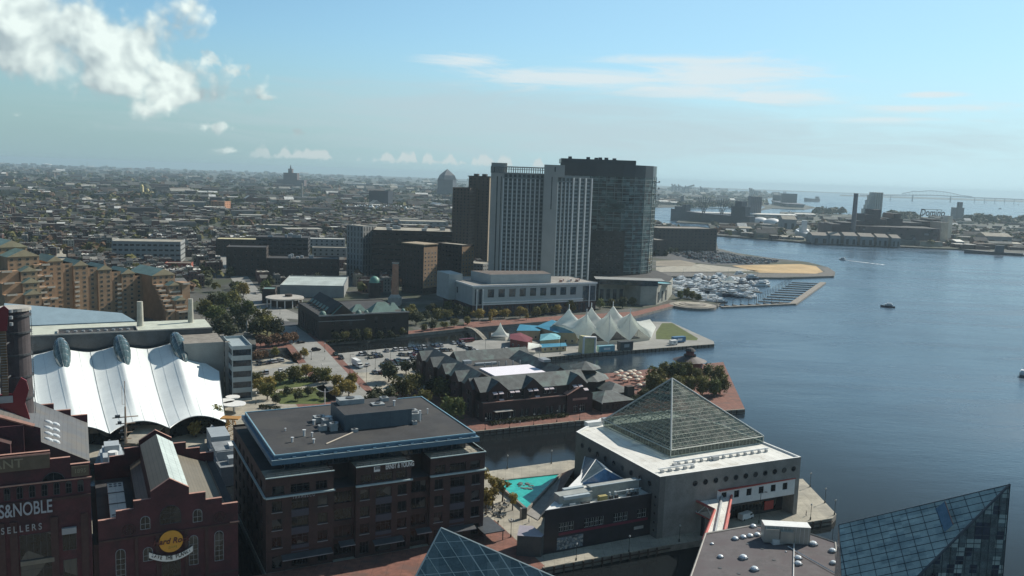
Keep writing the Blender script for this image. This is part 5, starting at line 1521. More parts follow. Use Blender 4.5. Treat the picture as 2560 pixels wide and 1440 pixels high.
def balc_mesh(w_):
 b_=MB();b_.box(0,w_,-1.5,0,-.2,0,0)
 b_.box(0,w_,-1.5,-1.35,0,1.05,0);b_.box(0,.12,-1.35,0,0,1.05,0);b_.box(w_-.12,w_,-1.35,0,0,1.05,0)
 return b_.mesh('balcony',[mat('balcony_cream',(0.5,0.45,0.37),.7,.04)])
bcache={}
for(x0,x1,y,z)in SP_b[:90]:
 w_=round(x1-x0,1)
 if w_ not in bcache:bcache[w_]=balc_mesh(w_)
 if z>1:inst(bcache[w_],'balcony',SP.e,(x0,y,z))
# ---- helper for boxes read off the photograph
def len_to(o,dv,x1):
 lo,hi=0.5,600.0
 for _ in range(50):
  m_=(lo+hi)/2;q=proj(o+dv*m_)
  if q is not None and q[0]<x1:lo=m_
  else:hi=m_
 return lo
def h_to(o,yt):
 lo,hi=0.0,400.0
 for _ in range(50):
  m_=(lo+hi)/2
  if proj(o+Vector((0,0,m_)))[1]>yt:lo=m_
  else:hi=m_
 return lo
def pxbox(name,label,x0,yb,x1,yt,dep,th=TH,wm_=None,rm=None,fh=4.0,cw=5.0,ww=2.2,wh=2.0,style='plain',fm=None,gm=None,par=.8,cat='building',group=None,extra=None,h=None,nowin=False):
 o=P(x0,yb);dv=Vector((math.cos(th),math.sin(th),0));L_=len_to(o,dv,x1);H_=h or h_to(o,yt)
 B=Bld(name,label,cat,o,th,group,[wm_ or m_brick_dk,m_stone],fm or f_dark,gm or g_dark)
 B.CAP=60
 def ops(sd,Ln):
  if nowin:return[]
  nc=max(1,int(Ln/cw));nf=max(1,int((H_-par-1)/fh))
  return grid_ops(Ln,0.6,nf,(H_-par-.6)/nf,nc,min(ww,Ln/nc*.8),min(wh,fh*.8),1.0,style)
 B.block(0,L_,0,dep,0,H_,ops,0,0,par,depth=.25)
 B.done([rm or m_roofd])
 B.len,B.dep,B.h=L_,dep,H_
 if extra:extra(B)
 return B
def roof_units(B,n_=5,seed=1,k=None):
 r_=random.Random(seed);b_=MB()
 for i in range(n_):
  x,y=r_.uniform(.12,.85)*B.len,r_.uniform(.15,.8)*B.dep;w_,d_,h_=r_.uniform(2,6),r_.uniform(2,5),r_.uniform(1.2,3)
  b_.box(x,x+w_,y,y+d_,B.h-.85,B.h+h_,0)
 b_.build_each('roof_unit',[m_metal],B.e)
MU=Bld('pumping_station','dark brick pumping station museum with green copper gables and corner domes','building',P(798,850),TH,wallm=[m_brick_dk,m_brick_b],fm=f_dark)
m_cop=mat('copper_green',(0.13,0.22,0.19),.6,.12,.3)
ML=71;
MU.facade((0,0),(30,0),0,16,[(x,x+2.2,z,z+5,'arch')for x in(8,14,20)for z in(1.5,8.6)])
MU.facade((30,2),(62,2),0,16,[(x,x+2.2,z,z+4.5,'arch')for x in(8,14,20)for z in(1.5,9)])
MU.facade((0,60),(0,0),0,16,[(x,x+2.2,2,12,'arch')for x in range(4,56,6)])
MU.facade((62,2),(62,60),0,16);MU.facade((62,60),(0,60),0,16)
MU.wall.face([(30,2,0),(30,0,0),(30,0,16),(30,2,16)])
MU.roof.face([(0,0,15.6),(62,0,15.6),(62,60,15.6),(0,60,15.6)],1)
MU.roof.tri_roof(7,24,4,60,15.6,7.5,'y',1,2,.3)
MU.roof.tri_roof(9,22,1.5,10,15.6,6.6,'y',0,2,.6)
MU.roof.hip(36,54,4,16,15.6,6.5,6,0);MU.roof.hip(25,36,12,20,15.6,4.5,4,0);MU.roof.hip(52,60,14,22,15.6,4.5,3,0)
for i in range(6):MU.roof.face([(6.3,12+i*8,16.0),(6.3,17+i*8,16.0),(9.5,17+i*8,19.3),(9.5,12+i*8,19.3)],0);MU.roof.box(6.5,9,12.5+i*8,16.5+i*8,15.6,17.2,2)
MU.done([m_cop,m_roofd,m_brick_dk])
b=MB();b.box(-.5,30.5,-.6,.0,15.4,16.3,0);b.box(-.5,30.4,-.45,0,11.9,12.3,0);b.box(30.6,62.3,1.4,2.0,15.4,16.3,0);b.build_each('cornice',[m_greyst],MU.e)
def dome(r,h,base,n=12):
 return[(r*1.1,base),(r*1.1,base+.4)]+[(r*math.cos(a*math.pi/2/6),base+.4+h*math.sin(a*math.pi/2/6))for a in range(6)]+[(.15,base+.4+h),(.12,base+h+1.4),(.01,base+h+1.6)]
for x,y,r in((3,3,2.3),(27,3,2.0),(33,5,1.5),(59,5,1.5)):
 b=MB();b.lathe(dome(r,r*1.15,15.6),x,y,12);b.build('dome',[m_cop],MU.e,smooth=False)
ck=empty('brick_chimney',P(987,762),0,'tall round brick chimney standing beside the pumping station','chimney')
hh=h_to(P(987,762),656)
b=MB();b.cyl(0,0,8,hh,3.1,2.5,20);b.build('shaft',[mat('brick_orange',(0.50,0.25,0.16),.85,.1,.4)],ck)
b=MB();b.lathe([(2.5,hh-1.2),(3.0,hh-.6),(3.0,hh),(2.2,hh)],n=20);b.build('rim',[m_stone],ck)
b=MB();b.box(-5,5,-5,5,0,6.5,0);b.lathe([(4.8,6.5),(4.4,7.4),(3.1,9)],n=20);b.build('base',[m_stone],ck)
dt=empty('domed_tower',P(936,742),0,'small round tower with green copper dome behind the museum','tower')
hd_=h_to(P(936,742),706)
b=MB();b.cyl(0,0,0,hd_,5.2,n=16);b.build('drum',[m_brick_dk],dt)
b=MB();b.lathe(dome(4.6,5.2,hd_),0,0,16);b.build('dome',[mat('copper_bright',(0.13,0.30,0.24),.5,.08)],dt,smooth=False)
PLN=Bld('hotel_podium','long white-banded hotel podium with big square windows and brick base','building',UV(P(1180,792).dot(UX),P(1180,792).dot(VX)),TH,wallm=[mat('podium_pale',(0.40,0.43,0.42),.8,.05,.2),m_brick_b,m_greyst,m_white],fm=f_grey,gm=g_blue)
hp_=h_to(P(1180,792),714);Lp=len_to(P(1180,792)+Vector((0,0,0)),UX,1488)
z1_=hp_*.36
PLN.facade((0,0),(Lp,0),0,z1_,[(2+i*4.6,4.6+i*4.6,.8,z1_-1.2,'mull')for i in range(int(Lp/4.6)-1)],.5,1)
ops=[(13+i*9.4,18.6+i*9.4,z1_+5.8,hp_-3.4,'plain')for i in range(int((Lp-30)/9.4)+1)]
PLN.facade((0,0),(Lp-14,0),z1_,hp_,ops+[(2,4.6,z1_+.5,hp_-3,'strip'),(5.2,8.0,z1_+.5,hp_-3,'strip')],.6,0)
PLN.facade((Lp-14,0),(Lp,0),z1_,hp_,[(.8,13.2,z1_+.4,hp_-3,'strip')],.3,0)
PLN.facade((Lp,0),(Lp,45),0,hp_,[(2,40,2,hp_-3,'strip')]);PLN.facade((0,60),(0,0),z1_,hp_,[(20+i*8,23+i*8,z1_+6,z1_+11,'plain')for i in(0,1)])
PLN.facade((0,60),(0,0),0,z1_,[],k=1);PLN.facade((Lp,45),(0,60),0,hp_)
PLN.roof.face([(0,0,hp_-.5),(Lp,0,hp_-.5),(Lp,45,hp_-.5),(0,60,hp_-.5)],0)
PLN.done([mat('roof_pale_gravel',(0.27,0.26,0.24),.9,.15,.1)])
b=MB();b.box(-.4,Lp+.6,-.7,.0,hp_-1.4,hp_+.1,0);b.box(-.6,0,0,60,hp_-1.2,hp_+.1,0);b.box(8,Lp-13,-1.0,0,z1_+1.6,z1_+2.6,0);b.box(8,Lp-13,-.6,0,z1_,z1_+.8,0)
b.build_each('cornice',[m_white],PLN.e)
b=MB();b.prism([(20,10),(Lp-40,7),(Lp-36,28),(16,40)],hp_-.5,hp_+7,0,1);b.build('penthouse',[MATS['podium_pale'],mat('roof_brown_gravel',(0.14,0.115,0.10),.95,.15)],PLN.e)
b=MB();b.box(-6,6,34,60,z1_,hp_+5,0);b.build('stair_block',[MATS['podium_pale']],PLN.e)
b=MB()
for i in range(9):b.box(Lp-30+i*2.6,Lp-28.6+i*2.6,8+(i%3)*3,10.5+(i%3)*3,hp_-.5,hp_+1.4,i%2)
b.build_each('roof_unit',[m_terra,m_white],PLN.e)
b=MB()
for x in(3.0,8.2):b.bar((x,-1.5,0),(x,-1.5,hp_-3),.45,8)
b.bar((Lp-7,-.6,4),(Lp-7,-.6,hp_-2),.5,8)
b.build_each('column',[m_white],PLN.e)
pts_={k:PD(*v)for k,v in dict(A=(1228,421,775),B=(1362,425,774),B2=(1361,425,766),C2=(1395,426,767),C=(1395,434,774),Dd=(1434,437,784),E=(1480,440,803),F=(1475,440,835),G=(1240,425,812)).items()}
oo=pts_['A'].copy();oo.z=0
MT=Bld('hotel_tower','tall pale hotel tower with white vertical fins and roof pergola','building',oo,0,wallm=[mat('tower_pale_stone',(0.36,0.36,0.335),.75,.04,.1),mat('tower_spandrel',(0.20,0.225,0.22),.6,.08,.3),m_white],fm=f_dark,gm=glassmat('tower_glass',(0.055,0.07,0.075),.15,.4))
l={k:Vector((*MT.L(v),0))for k,v in pts_.items()}
Z1=112.5;Zr=110.8
def face_cols(p,q,ncol,z1,nfl=26,z0=16.0,k=1,edge=0.0):
 Ln=(q-p).length;fh_=(z1-4-z0)/nfl;o_=[]
 cwid=(Ln-2*edge)/ncol
 for c in range(ncol):
  x=edge+c*cwid
  for f in range(nfl):o_.append((x+cwid*.22,x+cwid*.80,z0+f*fh_+fh_*.28,z0+f*fh_+fh_*.86,'plain'))
  o_.append((x+cwid*.22,x+cwid*.80,z1-3.4,z1-.8,'plain'))
 MT.facade(tuple(p),tuple(q),0,z1,o_,.35,k)
 return cwid,Ln
pA2=l['A']+(l['B']-l['A']).normalized()*11.5
MT.facade(tuple(l['A']),tuple(pA2),0,Z1,[(5.2,6.4,16,Z1-3,'plain'),(9.0,9.8,16,Z1-3,'plain')],.5,0)
cw1,L1=face_cols(pA2,l['B'],9,Z1)
MT.facade(tuple(l['B']),tuple(l['B2']),0,121);MT.facade(tuple(l['B2']),tuple(l['C2']),0,121,[((l['C2']-l['B2']).length*.55,(l['C2']-l['B2']).length*.63,82,112,'plain')],.4,0);MT.facade(tuple(l['C2']),tuple(l['C']),0,121)
cw2,L2=face_cols(l['C'],l['Dd'],4,Zr)
cw3,L3=face_cols(l['Dd'],l['E'],3,Zr)
for a,c in(('E','F'),('F','G'),('G','A')):MT.facade(tuple(l[a]),tuple(l[c]),0,Z1 if a!='E' else Zr,grid_ops((l[c]-l[a]).length,16,24,3.9,6,2.5,2.2))
MT.roof.face([(*l[k].xy,110.5)for k in('A','B','C','Dd','E','F','G')],0)
MT.done([m_roofd])
def fins(p,q,n_,z0,z1,r=.35,edge=0.0,out=.9):
 d_=(q-p).normalized();nrm=Vector((d_.y,-d_.x,0));Ln=(q-p).length
 b_=MB()
 for i in range(n_+1):
  c=p+d_*(Ln*i/n_);a0=c-d_*r;a1=c+d_*r
  b_.prism([tuple(a0.xy),tuple((a0+nrm*out).xy),tuple((a1+nrm*out).xy),tuple(a1.xy)][::-1],z0,z1,0)
 return b_.build_each('fin',[m_white],MT.e)
fins(pA2,l['B'],9,14,108,.38);fins(l['C'],l['Dd'],4,14,106,.34);fins(l['Dd'],l['E'],3,14,110.5,.55)
b=MB()
for p,q,n_,zt_ in((l['A'],l['B'],24,118.2),):
 d_=(q-p).normalized();Ln=(q-p).length
 for i in range(n_+1):
  c=p+d_*Ln*i/n_;b.bar((c.x,c.y,Z1),(c.x,c.y,zt_),.4,4)
 b.bar((p.x,p.y,zt_),(q.x,q.y,zt_),.5,4);b.bar((p.x,p.y,zt_-2),(q.x,q.y,zt_-2),.25,4);b.bar((p.x,p.y,Z1+.3),(q.x,q.y,Z1+.3),.4,4)
b.build('pergola',[m_greyst],MT.e)
b=MB()
d_=(l['B']-l['A']).normalized();nn_=Vector((d_.y,-d_.x,0))
p=l['A']-nn_*2;q=l['A']+d_*14-nn_*2
b.prism([tuple(p.xy),tuple(q.xy),tuple((q-nn_*14).xy),tuple((p-nn_*14).xy)],110.6,121.5,0)
p=l['B2'];q=l['C2']+d_*6
b.prism([tuple((p-nn_*.5).xy),tuple((q-nn_*.5).xy),tuple((q-nn_*14).xy),tuple((p-nn_*14).xy)],110.6,121.2,0)
b.build_each('lift_housing',[MATS['tower_pale_stone']],MT.e)
text('J','lettering',5,MT.e,tuple((l['A']+d_*3+nn_*.3).xy)+(113.2,),(R(90),0,0),m_metald)
text('M','lettering',6,MT.e,tuple((l['C2']-d_*4+nn_*.3).xy)+(114.0,),(R(90),0,0),m_metald)
fp=[PD(1402,400,850),PD(1560,404,845),PD(1590,405,849),PD(1615,408,857),PD(1634,411,868),PD(1643,413,882),PD(1640,413,905),PD(1420,402,905)]
oo=fp[0].copy();oo.z=0
DG=empty('glass_tower',oo,0,'very tall dark glass tower with rounded corner behind the finned tower','building')
DZ=124.0;lp2=[p-oo for p in fp]
b=MB();b.prism([(p.x,p.y)for p in lp2],0,18,0,0);b.face([(p.x,p.y,DZ)for p in lp2],4)
for i in range(len(lp2)):
 p,q=lp2[i],lp2[(i+1)%len(lp2)];panes(b,[(p.x,p.y,18),(q.x,q.y,18),(q.x,q.y,DZ),(p.x,p.y,DZ)],(q.x-p.x,q.y-p.y,0),3.75,4.3,(0,0,1,2,2,3,1)if i<3 else(1,2,2,3),i)
b.build('wall',[m_gwall,glassmat('tower_glass_brown',(0.045,0.04,0.034),.15,.3),glassmat('tower_glass_green',(0.065,0.10,0.095),.12,.3),glassmat('tower_glass_light',(0.13,0.18,0.17),.2,.3),m_roofd],DG)
b=MB();c_=sum((Vector((p.x,p.y,0))for p in lp2),Vector())/len(lp2)
for zb_ in[20+i*4.3 for i in range(22)]:
 q=[(p.x+(p.x-c_.x)*.006,p.y+(p.y-c_.y)*.012)for p in lp2]
 b.prism(q,zb_,zb_+.55,0,0)
b.build_each('floor_band',[mat('band_grey',(0.26,0.30,0.285),.6,.1,.1)],DG)
b=MB()
for i in range(len(lp2)-2):
 p,q=lp2[i],lp2[i+1];n_=max(1,int((q-p).length/7.5))
 for j in range(n_):
  c=p.lerp(q,j/n_);c=Vector((c.x+(c.x-c_.x)*.008,c.y+(c.y-c_.y)*.014,0))
  b.bar((c.x,c.y,18),(c.x,c.y,DZ-10),.22,4)
b.build_each('mullion',[MATS['band_grey']],DG)
b=MB();q=[(c_.x+(p.x-c_.x)*1.0,c_.y+(p.y-c_.y)*1.01)for p in lp2]
b.prism([(c_.x+(x-c_.x)*1.004,c_.y+(y-c_.y)*1.03)for x,y in q],113,DZ+.8,0,1);b.build('crown',[mat('crown_dark',(0.04,0.046,0.05),.3,.1,.1),m_roofd],DG)
b=MB();b.box(lp2[0].x+.5,lp2[0].x+74,lp2[0].y+2,lp2[0].y+44,DZ+.8,129.2,0)
b.build('penthouse',[MATS['crown_dark']],DG)
b=MB()
for x in(8,26,34,38,44,52):b.box(x,x+3.4,10,15,129.2,130.6+(x%3)*.4,0)
b.build_each('roof_unit',[m_metald],DG)
b=MB()
for z in(102,108.5,95.5):b.box(lp2[5].x-2,lp2[5].x+3.2,lp2[5].y-4,lp2[5].y+4,z,z+.5,0);b.box(lp2[5].x+2.9,lp2[5].x+3.2,lp2[5].y-4,lp2[5].y+4,z+.5,z+1.7,0)
b.build_each('balcony',[m_metal],DG)
b=MB();gm_=MATS['curtain_glass_dark']
dd=lp2[1]-lp2[0];un=dd.normalized();nr=Vector((un.y,-un.x,0))
rr=random.Random(11)
b.prism([tuple((un*20+nr*1.2).xy),tuple((un*66+nr*1.2).xy),tuple((un*66).xy),tuple((un*20).xy)],0,60,0)
b.build('lower_front',[mat('frame_brown',(0.075,0.07,0.062),.7,.2,.12)],DG)
wm_=win_mesh(2.6,2.6,'mull',MATS['band_grey'],g_dark)
for i in range(10):
 for j in range(9):
  if(i*7+j*3)%5==0:continue
  c=un*(23+i*4.3)+nr*1.22;inst(wm_,'window',DG,(c.x,c.y,18+j*4.3),math.atan2(un.y,un.x))
b=MB()
for i in range(16):
 x=rr.uniform(30,66);z=78+rr.choice([0,1,2])*4.3-(4.3 if i%2 else 0);c0=un*x+nr*1.05
 q=c0+un*rr.uniform(4,7);b.face([(c0.x,c0.y,z+.6),(q.x,q.y,z+.6),(q.x,q.y,z+4.2),(c0.x,c0.y,z+4.2)])
b.build_each('painted_reflection',[glassmat('pane_green',(0.09,0.13,0.12),.2,.3)],DG)  # paler green panes; reflection patches put into the glass colour
pp=[P(1495,752),P(1560,752),P(1600,762),P(1640,762),P(1668,752),P(1680,735),P(1640,715),P(1500,725)]
oo=pp[0].copy();hq=h_to(P(1640,762),716)
PD2=empty('curved_podium',oo,0,'curved pale podium with turquoise roof pool beside the marina','building')
q=ccw([p-oo for p in pp])
b=MB();b.prism(q,0,hq,0,1);b.build('wall',[mat('podium_stone',(0.36,0.36,0.31),.8,.1,.15),m_roofd],PD2)
for i in range(7):
 a,c=[Vector((*(pp[k]-oo).xy,0))for k in((3,4)if i>3 else(0,1))]
 t_=((i-4)+.5)/3 if i>3 else(i+.5)/4
 d_=c-a;m__=a.lerp(c,t_);ang=math.atan2(d_.y,d_.x);nr_=Vector((d_.y,-d_.x,0)).normalized()*.05
 inst(win_mesh(3.6,9.5,'tri',f_grey,g_blue),'window',PD2,(m__.x+nr_.x,m__.y+nr_.y,1.5),ang)
b=MB();c=P(1655,709,hq)-oo;b.cyl(c.x,c.y,hq+.02,hq+.5,9.0,n=28,k=0);b.build('pool_surface',[mat('pool_pale_cyan',(0.20,0.55,0.60),.15,.04)],PD2)
b=MB();b.lathe([(9.0,hq),(9.9,hq),(9.9,hq+1.2),(9.0,hq+1.2),(9.0,hq)],c.x,c.y,28);b.build('pool_rim',[m_stone],PD2)
b=MB();c=P(1560,712,hq)-oo
b.box(c.x-22,c.x+30,c.y-2,c.y+14,hq,hq+4.5,0);b.box(c.x-26,c.x+36,c.y-4,c.y+15,hq+4.5,hq+5.0,1);b.build('roof_pavilion',[g_blue,m_greyst],PD2)
ROT=R(-18)
B=pxbox('apartment_tower','brown apartment tower, taller of two left of the finned tower',1166,660,1217,441,14,ROT,mat('brick_brown_tower',(0.11,0.08,0.06),.85,.08,.15),fh=3.6,cw=5,ww=1.6,wh=1.7,fm=f_dark)
b=MB();b.box(B.len+.02,B.len+.3,0,B.dep,0,B.h,0);b.build('painted_lit_side',[m_tanst],B.e)  # tan panel: sunlight on the right face put into its colour
b=MB();b.box(-1,B.len+1,-1,B.dep+1,B.h,B.h+1,0);b.box(B.len*.2,B.len*.4,3,8,B.h+1,B.h+3.5,0);b.box(B.len*.6,B.len*.8,3,8,B.h+1,B.h+3.5,0);b.build_each('cornice',[m_brick_dk],B.e)
B=pxbox('apartment_tower','lower brown apartment tower joined to the taller one',1127,662,1170,468,30,ROT,MATS['brick_brown_tower'],fh=3.6,cw=4.5,ww=1.6,wh=1.7)
B=pxbox('office_building','wide dark office block with flat pale roof edge behind the museum',930,705,1128,574,60,R(6),m_brick_dk,m_conc,fh=5,cw=7,ww=6,wh=1.8,style='strip')
roof_units(B,7,3)
B=pxbox('office_building','grey fluted stone office block with tall windows on its right face',866,690,906,562,22,R(-30),m_greyst,m_conc,fh=5.5,cw=4,ww=1.2,wh=4.6,style='plain')
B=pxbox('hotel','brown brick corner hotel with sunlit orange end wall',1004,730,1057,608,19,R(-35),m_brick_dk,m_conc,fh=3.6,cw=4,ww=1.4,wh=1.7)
b=MB();b.box(B.len,B.len+.15,0,B.dep,6,B.h-2,0);b.build('end_wall',[m_brick_t],B.e)  # brighter brick on the end; sunlight put into the colour
for i in range(4):
 for j in range(int(B.h/3.6)-3):inst(win_mesh(1.5,1.8,'mull',f_white,g_dark),'window',B.e,(B.len+.17,2.5+i*4.6,8+j*3.6),R(90))
b=MB();b.box(-.6,B.len+.6,-.6,B.dep+.6,B.h,B.h+.8,0);b.build('cornice',[m_tanst],B.e)
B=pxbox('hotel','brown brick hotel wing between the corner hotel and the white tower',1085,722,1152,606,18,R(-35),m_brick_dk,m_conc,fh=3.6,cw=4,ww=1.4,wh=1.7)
b=MB();b.box(B.len,B.len+.15,0,B.dep,6,B.h-2,0);b.build('end_wall',[m_brick_t],B.e)  # same brown wall in brighter brick, its sunlight painted on
for i in range(4):
 for j in range(int(B.h/3.6)-3):inst(win_mesh(1.5,1.8,'mull',f_white,g_dark),'window',B.e,(B.len+.17,2.5+i*4.4,8+j*3.6),R(90))
pxbox('car_park','pale car park block with rows of square openings beside the finned tower',1158,712,1206,656,25,R(-25),m_greyst,m_conc,fh=3.4,cw=3.6,ww=1.8,wh=1.3)
B=pxbox('brick_warehouse','dark brick warehouse with plain walls at the left of the block row',566,690,666,617,30,R(12),m_brick_dk,m_roofd,fh=4.4,cw=5,ww=1.8)
B=pxbox('office_building','dark glass office block with stepped flat roof behind brick warehouse',640,668,770,592,40,R(10),mat('wall_charcoal',(0.045,0.045,0.047),.6,.1,.1),m_roofd,fh=4.4,cw=6,ww=5,style='strip')
roof_units(B,6,5)
B=pxbox('brick_warehouse','long dark brick warehouse with rows of small windows',667,696,846,645,30,R(10),m_brick_dk,m_roofd,fh=3.8,cw=4.5,ww=1.5)
roof_units(B,6,8)
pxbox('warehouse','white-roofed low warehouse behind the dark brick row',772,632,862,596,22,R(10),m_greyst,m_wroof,fh=4,cw=6)
pxbox('warehouse','pale low building with flat roof right of the long brick warehouse',780,660,866,618,18,R(10),m_greyst,m_conc,fh=4,cw=6)
pxbox('school','long grey school with flat pale roof behind the rowhouses',280,655,452,602,40,R(14),m_greyst,m_conc,fh=4.4,cw=6,ww=4)
pxbox('warehouse','cream-roofed low warehouse near the left street trees',540,640,640,597,30,R(12),m_brick_dk,mat('roof_ochre',(0.48,0.44,0.27),.8,.05),fh=4,cw=6)
pxbox('terrace_shops','red-fronted low shop terrace with dark arches',412,680,478,657,14,R(12),mat('brick_red_bright',(0.34,0.10,0.07),.8,.08),m_conc,fh=5,cw=5,ww=2.2,wh=2.6,style='arch')
pxbox('apartment_block','lone orange brick block among the distant trees',527,522,562,502,30,R(-10),mat('brick_orange_far',(0.50,0.24,0.13),.8,.06),m_conc,fh=4,cw=8)
pxbox('office_tower','dark square tower block in the far middle distance',922,515,970,476,40,R(-14),mat('tower_black',(0.03,0.033,0.045),.5,.1,.05),m_roofd,fh=8,cw=12,ww=9,nowin=True)
B=pxbox('office_tower','distant tower with pointed dark crown left of the brown towers',1093,492,1131,448,55,R(-14),mat('tower_grey_blue',(0.075,0.08,0.10),.5,.1,.05),m_roofd,nowin=True)
b=MB();L_,D_2=B.len,B.dep
b.lathe([(L_*.62,B.h),(L_*.5,B.h+20),(L_*.28,B.h+34),(.5,B.h+50)],L_/2,D_2/2,4);b.build('crown',[MATS['tower_grey_blue']],B.e)
B=pxbox('wharf_building','long dark brick wharf building standing over the water',1643,628,1790,570,60,R(20),mat('brick_wharf',(0.075,0.062,0.055),.85,.1,.1),m_conc_d,fh=5,cw=7,ww=2.6,wh=1.6)
B=pxbox('wharf_building','narrow lower wing in front of the wharf building',1640,640,1668,600,60,R(20),MATS['brick_wharf'],m_conc_d,fh=5,cw=7)
rt=empty('rotunda',P(712,765),0,'low round-roofed white pavilion with slim columns at the road junction','building')
b=MB();b.cyl(0,0,6.2,7.4,15,n=24,k=0);b.cyl(0,4,0,6.2,12,n=24,k=1);b.cyl(2,4,7.4,9.2,3,n=8,k=1)
b.build('roof',[m_stone,m_brick_dk],rt)
b=MB()
for i in range(8):
 a=R(185+i*25);b.bar((14*math.cos(a),14*math.sin(a),0),(14*math.cos(a),14*math.sin(a),6.2),.4,6)
b.build_each('column',[m_white],rt)
pxbox('supermarket','large flat-roofed white store with pale green roof panels',700,742,860,712,70,R(8),m_greyst,mat('roof_pale_green',(0.40,0.46,0.44),.8,.12,.08),fh=6,cw=9,nowin=True)
pxbox('house','small dark gabled house beside the round pavilion',655,758,688,722,16,R(10),m_brick_dk,m_teal,fh=4,cw=4)
# ====== concert pier, marina, far harbour
# ---- the music pavilion tent
def V3(v):return Vector(v)
lows=[P(1375,818,5),P(1460,856,1.5),P(1519,856,1.5),P(1574,851,1.5),P(1628,845,1.5)]
fpk=[P(1467,782,21),P(1525,783,21),P(1576,780,21)]
bpk=[P(1423,770,22),P(1479,766,22),P(1533,763,22)]
vb=VX
def at_uv(u,v,z):return UV(u,v,z)
fu=[p.dot(UX)for p in fpk];fv=[p.dot(VX)for p in fpk];bu_=[p.dot(UX)for p in bpk];bv=[p.dot(VX)for p in bpk]
lu=[p.dot(UX)for p in lows[1:]];lv=[p.dot(VX)for p in lows[1:]]
cols=[]
vend=max(bv)+17
def ridge(i):
 arch_v=(lv[i]+lv[i+1])/2+3
 return[((lu[i]+lu[i+1])/2,arch_v,8.0),(fu[i],fv[i],20.5),((fu[i]+bu_[i])/2,(fv[i]+bv[i])/2,15),(bu_[i],bv[i],22),(bu_[i]-1,vend-2,8)]
def valley(i):
 if i==0:k0,k1=0,0
 elif i==3:k0,k1=2,2
 else:k0,k1=i-1,i
 mu=(fu[k0]+fu[k1])/2;mb=(bu_[k0]+bu_[k1])/2
 off=-11 if i==0 else 11 if i==3 else 0
 return[(lu[i],lv[i],1.5),(mu+off,(fv[k0]+fv[k1])/2,10),((mu+mb)/2+off,(fv[k0]+fv[k1]+bv[k0]+bv[k1])/4,11.5),(mb+off,(bv[k0]+bv[k1])/2,11),(mb+off,vend,2.5)]
seq=[]
for i in range(3):seq+=[valley(i),ridge(i)]
seq.append(valley(3))
def interp(col,t_,cusp):
 n_=len(col)-1;x=t_*n_;i=min(int(x),n_-1);f=x-i
 a,c=col[i],col[i+1]
 u=a[0]+(c[0]-a[0])*f;v=a[1]+(c[1]-a[1])*f
 if cusp:
  z0,z1=a[2],c[2]
  g=f**.8 if z1<z0 else 1-(1-f)**.8
  z=z0+(z1-z0)*g
 else:z=a[2]+(c[2]-a[2])*f
 return Vector((u,v,z))
NA,NB=8,32
rows=[]
for k in range(len(seq)-1):
 left_is_valley=(k%2==0)
 for a in range(NA+(1 if k==len(seq)-2 else 0)):
  f=a/NA;row=[]
  for j in range(NB+1):
   t_=j/NB
   p=interp(seq[k],t_,not left_is_valley);q=interp(seq[k+1],t_,left_is_valley)
   g=f if left_is_valley else 1-f
   uv_=p.lerp(q,f);zv_,zr_=(p.z,q.z)if left_is_valley else(q.z,p.z)
   z=zv_+(zr_-zv_)*(g**(1.25 if zr_>zv_ else 1))
   row.append(UV(uv_.x,uv_.y,z))
  rows.append(row)
o5=Vector((rows[0][0].x,rows[0][0].y,0))
TP=empty('concert_tent',o5,0,'white music tent with six mast peaks on the concert pier','tent roof')
b=MB()
for i in range(len(rows)-1):
 for j in range(NB):b.face([rows[i][j]-o5,rows[i+1][j]-o5,rows[i+1][j+1]-o5,rows[i][j+1]-o5])
Lw=[P(1385,808,4),P(1375,817,4.5),P(1420,832,7)]
r0=rows[0]
for j in range(0,NB):
 f0,f1=j/NB,(j+1)/NB
 def lw(f):
  a_=P(1458,856,1.0);c_=P(1376,817,5.5);d_=P(1388,800,3)
  return a_.lerp(c_,f*1.6)+Vector((0,0,2.2*math.sin(math.pi*min(1,f*1.6))))if f<.625 else c_.lerp(d_,(f-.625)/.375)
 b.face([lw(f0)-o5,r0[j]-o5,r0[j+1]-o5,lw(f1)-o5])
rl=rows[-1]
tipR=P(1638,820,4)
for j in range(NB):
 f0,f1=j/NB,(j+1)/NB
 def rw(f):
  a_=P(1628,845,1.5);c_=P(1640,818,3.0);d_=P(1625,798,6)
  return a_.lerp(c_,f*2)if f<.5 else c_.lerp(d_,f*2-1)
 b.face([rl[j]-o5,rw(f0)-o5,rw(f1)-o5,rl[j+1]-o5])
o=b.build('fabric',[m_tent],TP,smooth=True)
bmm=bmesh.new();bmm.from_mesh(o.data);bmesh.ops.remove_doubles(bmm,verts=bmm.verts,dist=.01);bmm.to_mesh(o.data);bmm.free()
b=MB()
for p in fpk+bpk:b.bar(Vector((p.x,p.y,0))-o5,Vector((p.x,p.y,p.z+2.6))-o5,.3,6)
b.build_each('mast',[m_white],TP)
b=MB()
a0=UV(lu[0]+4,lv[0]+8,0)-o5;a1=UV(lu[3]-4,lv[3]+8,0)-o5;a2=UV(lu[3]-4,vend-8,0)-o5;a3=UV(lu[0]+4,vend-8,0)-o5
b.prism([(p.x,p.y)for p in(a0,a1,a2,a3)],0,.6,0)
for i in range(12):
 f=i/12;p=a0.lerp(a1,f);q=a3.lerp(a2,f)
 b.face([(p.x,p.y,.65+.1*i),(p.lerp(a1,.07).x,p.lerp(a1,.07).y,.65+.1*i),(q.lerp(a2,.07).x,q.lerp(a2,.07).y,.65+.1*i),(q.x,q.y,.65+.1*i)])
b.build('seating',[mat('seating_dark',(0.03,0.03,0.035),.8,.2)],TP)
b=MB()
for i in range(10):p=a0.lerp(a1,(i+.5)/10);b.bar((p.x,p.y,0),(p.x,p.y,5),.15,5)
b.build_each('post',[m_metald],TP)
m_bluer=mat('roof_sky_blue',(0.05,0.25,0.38),.5,.05,.3)
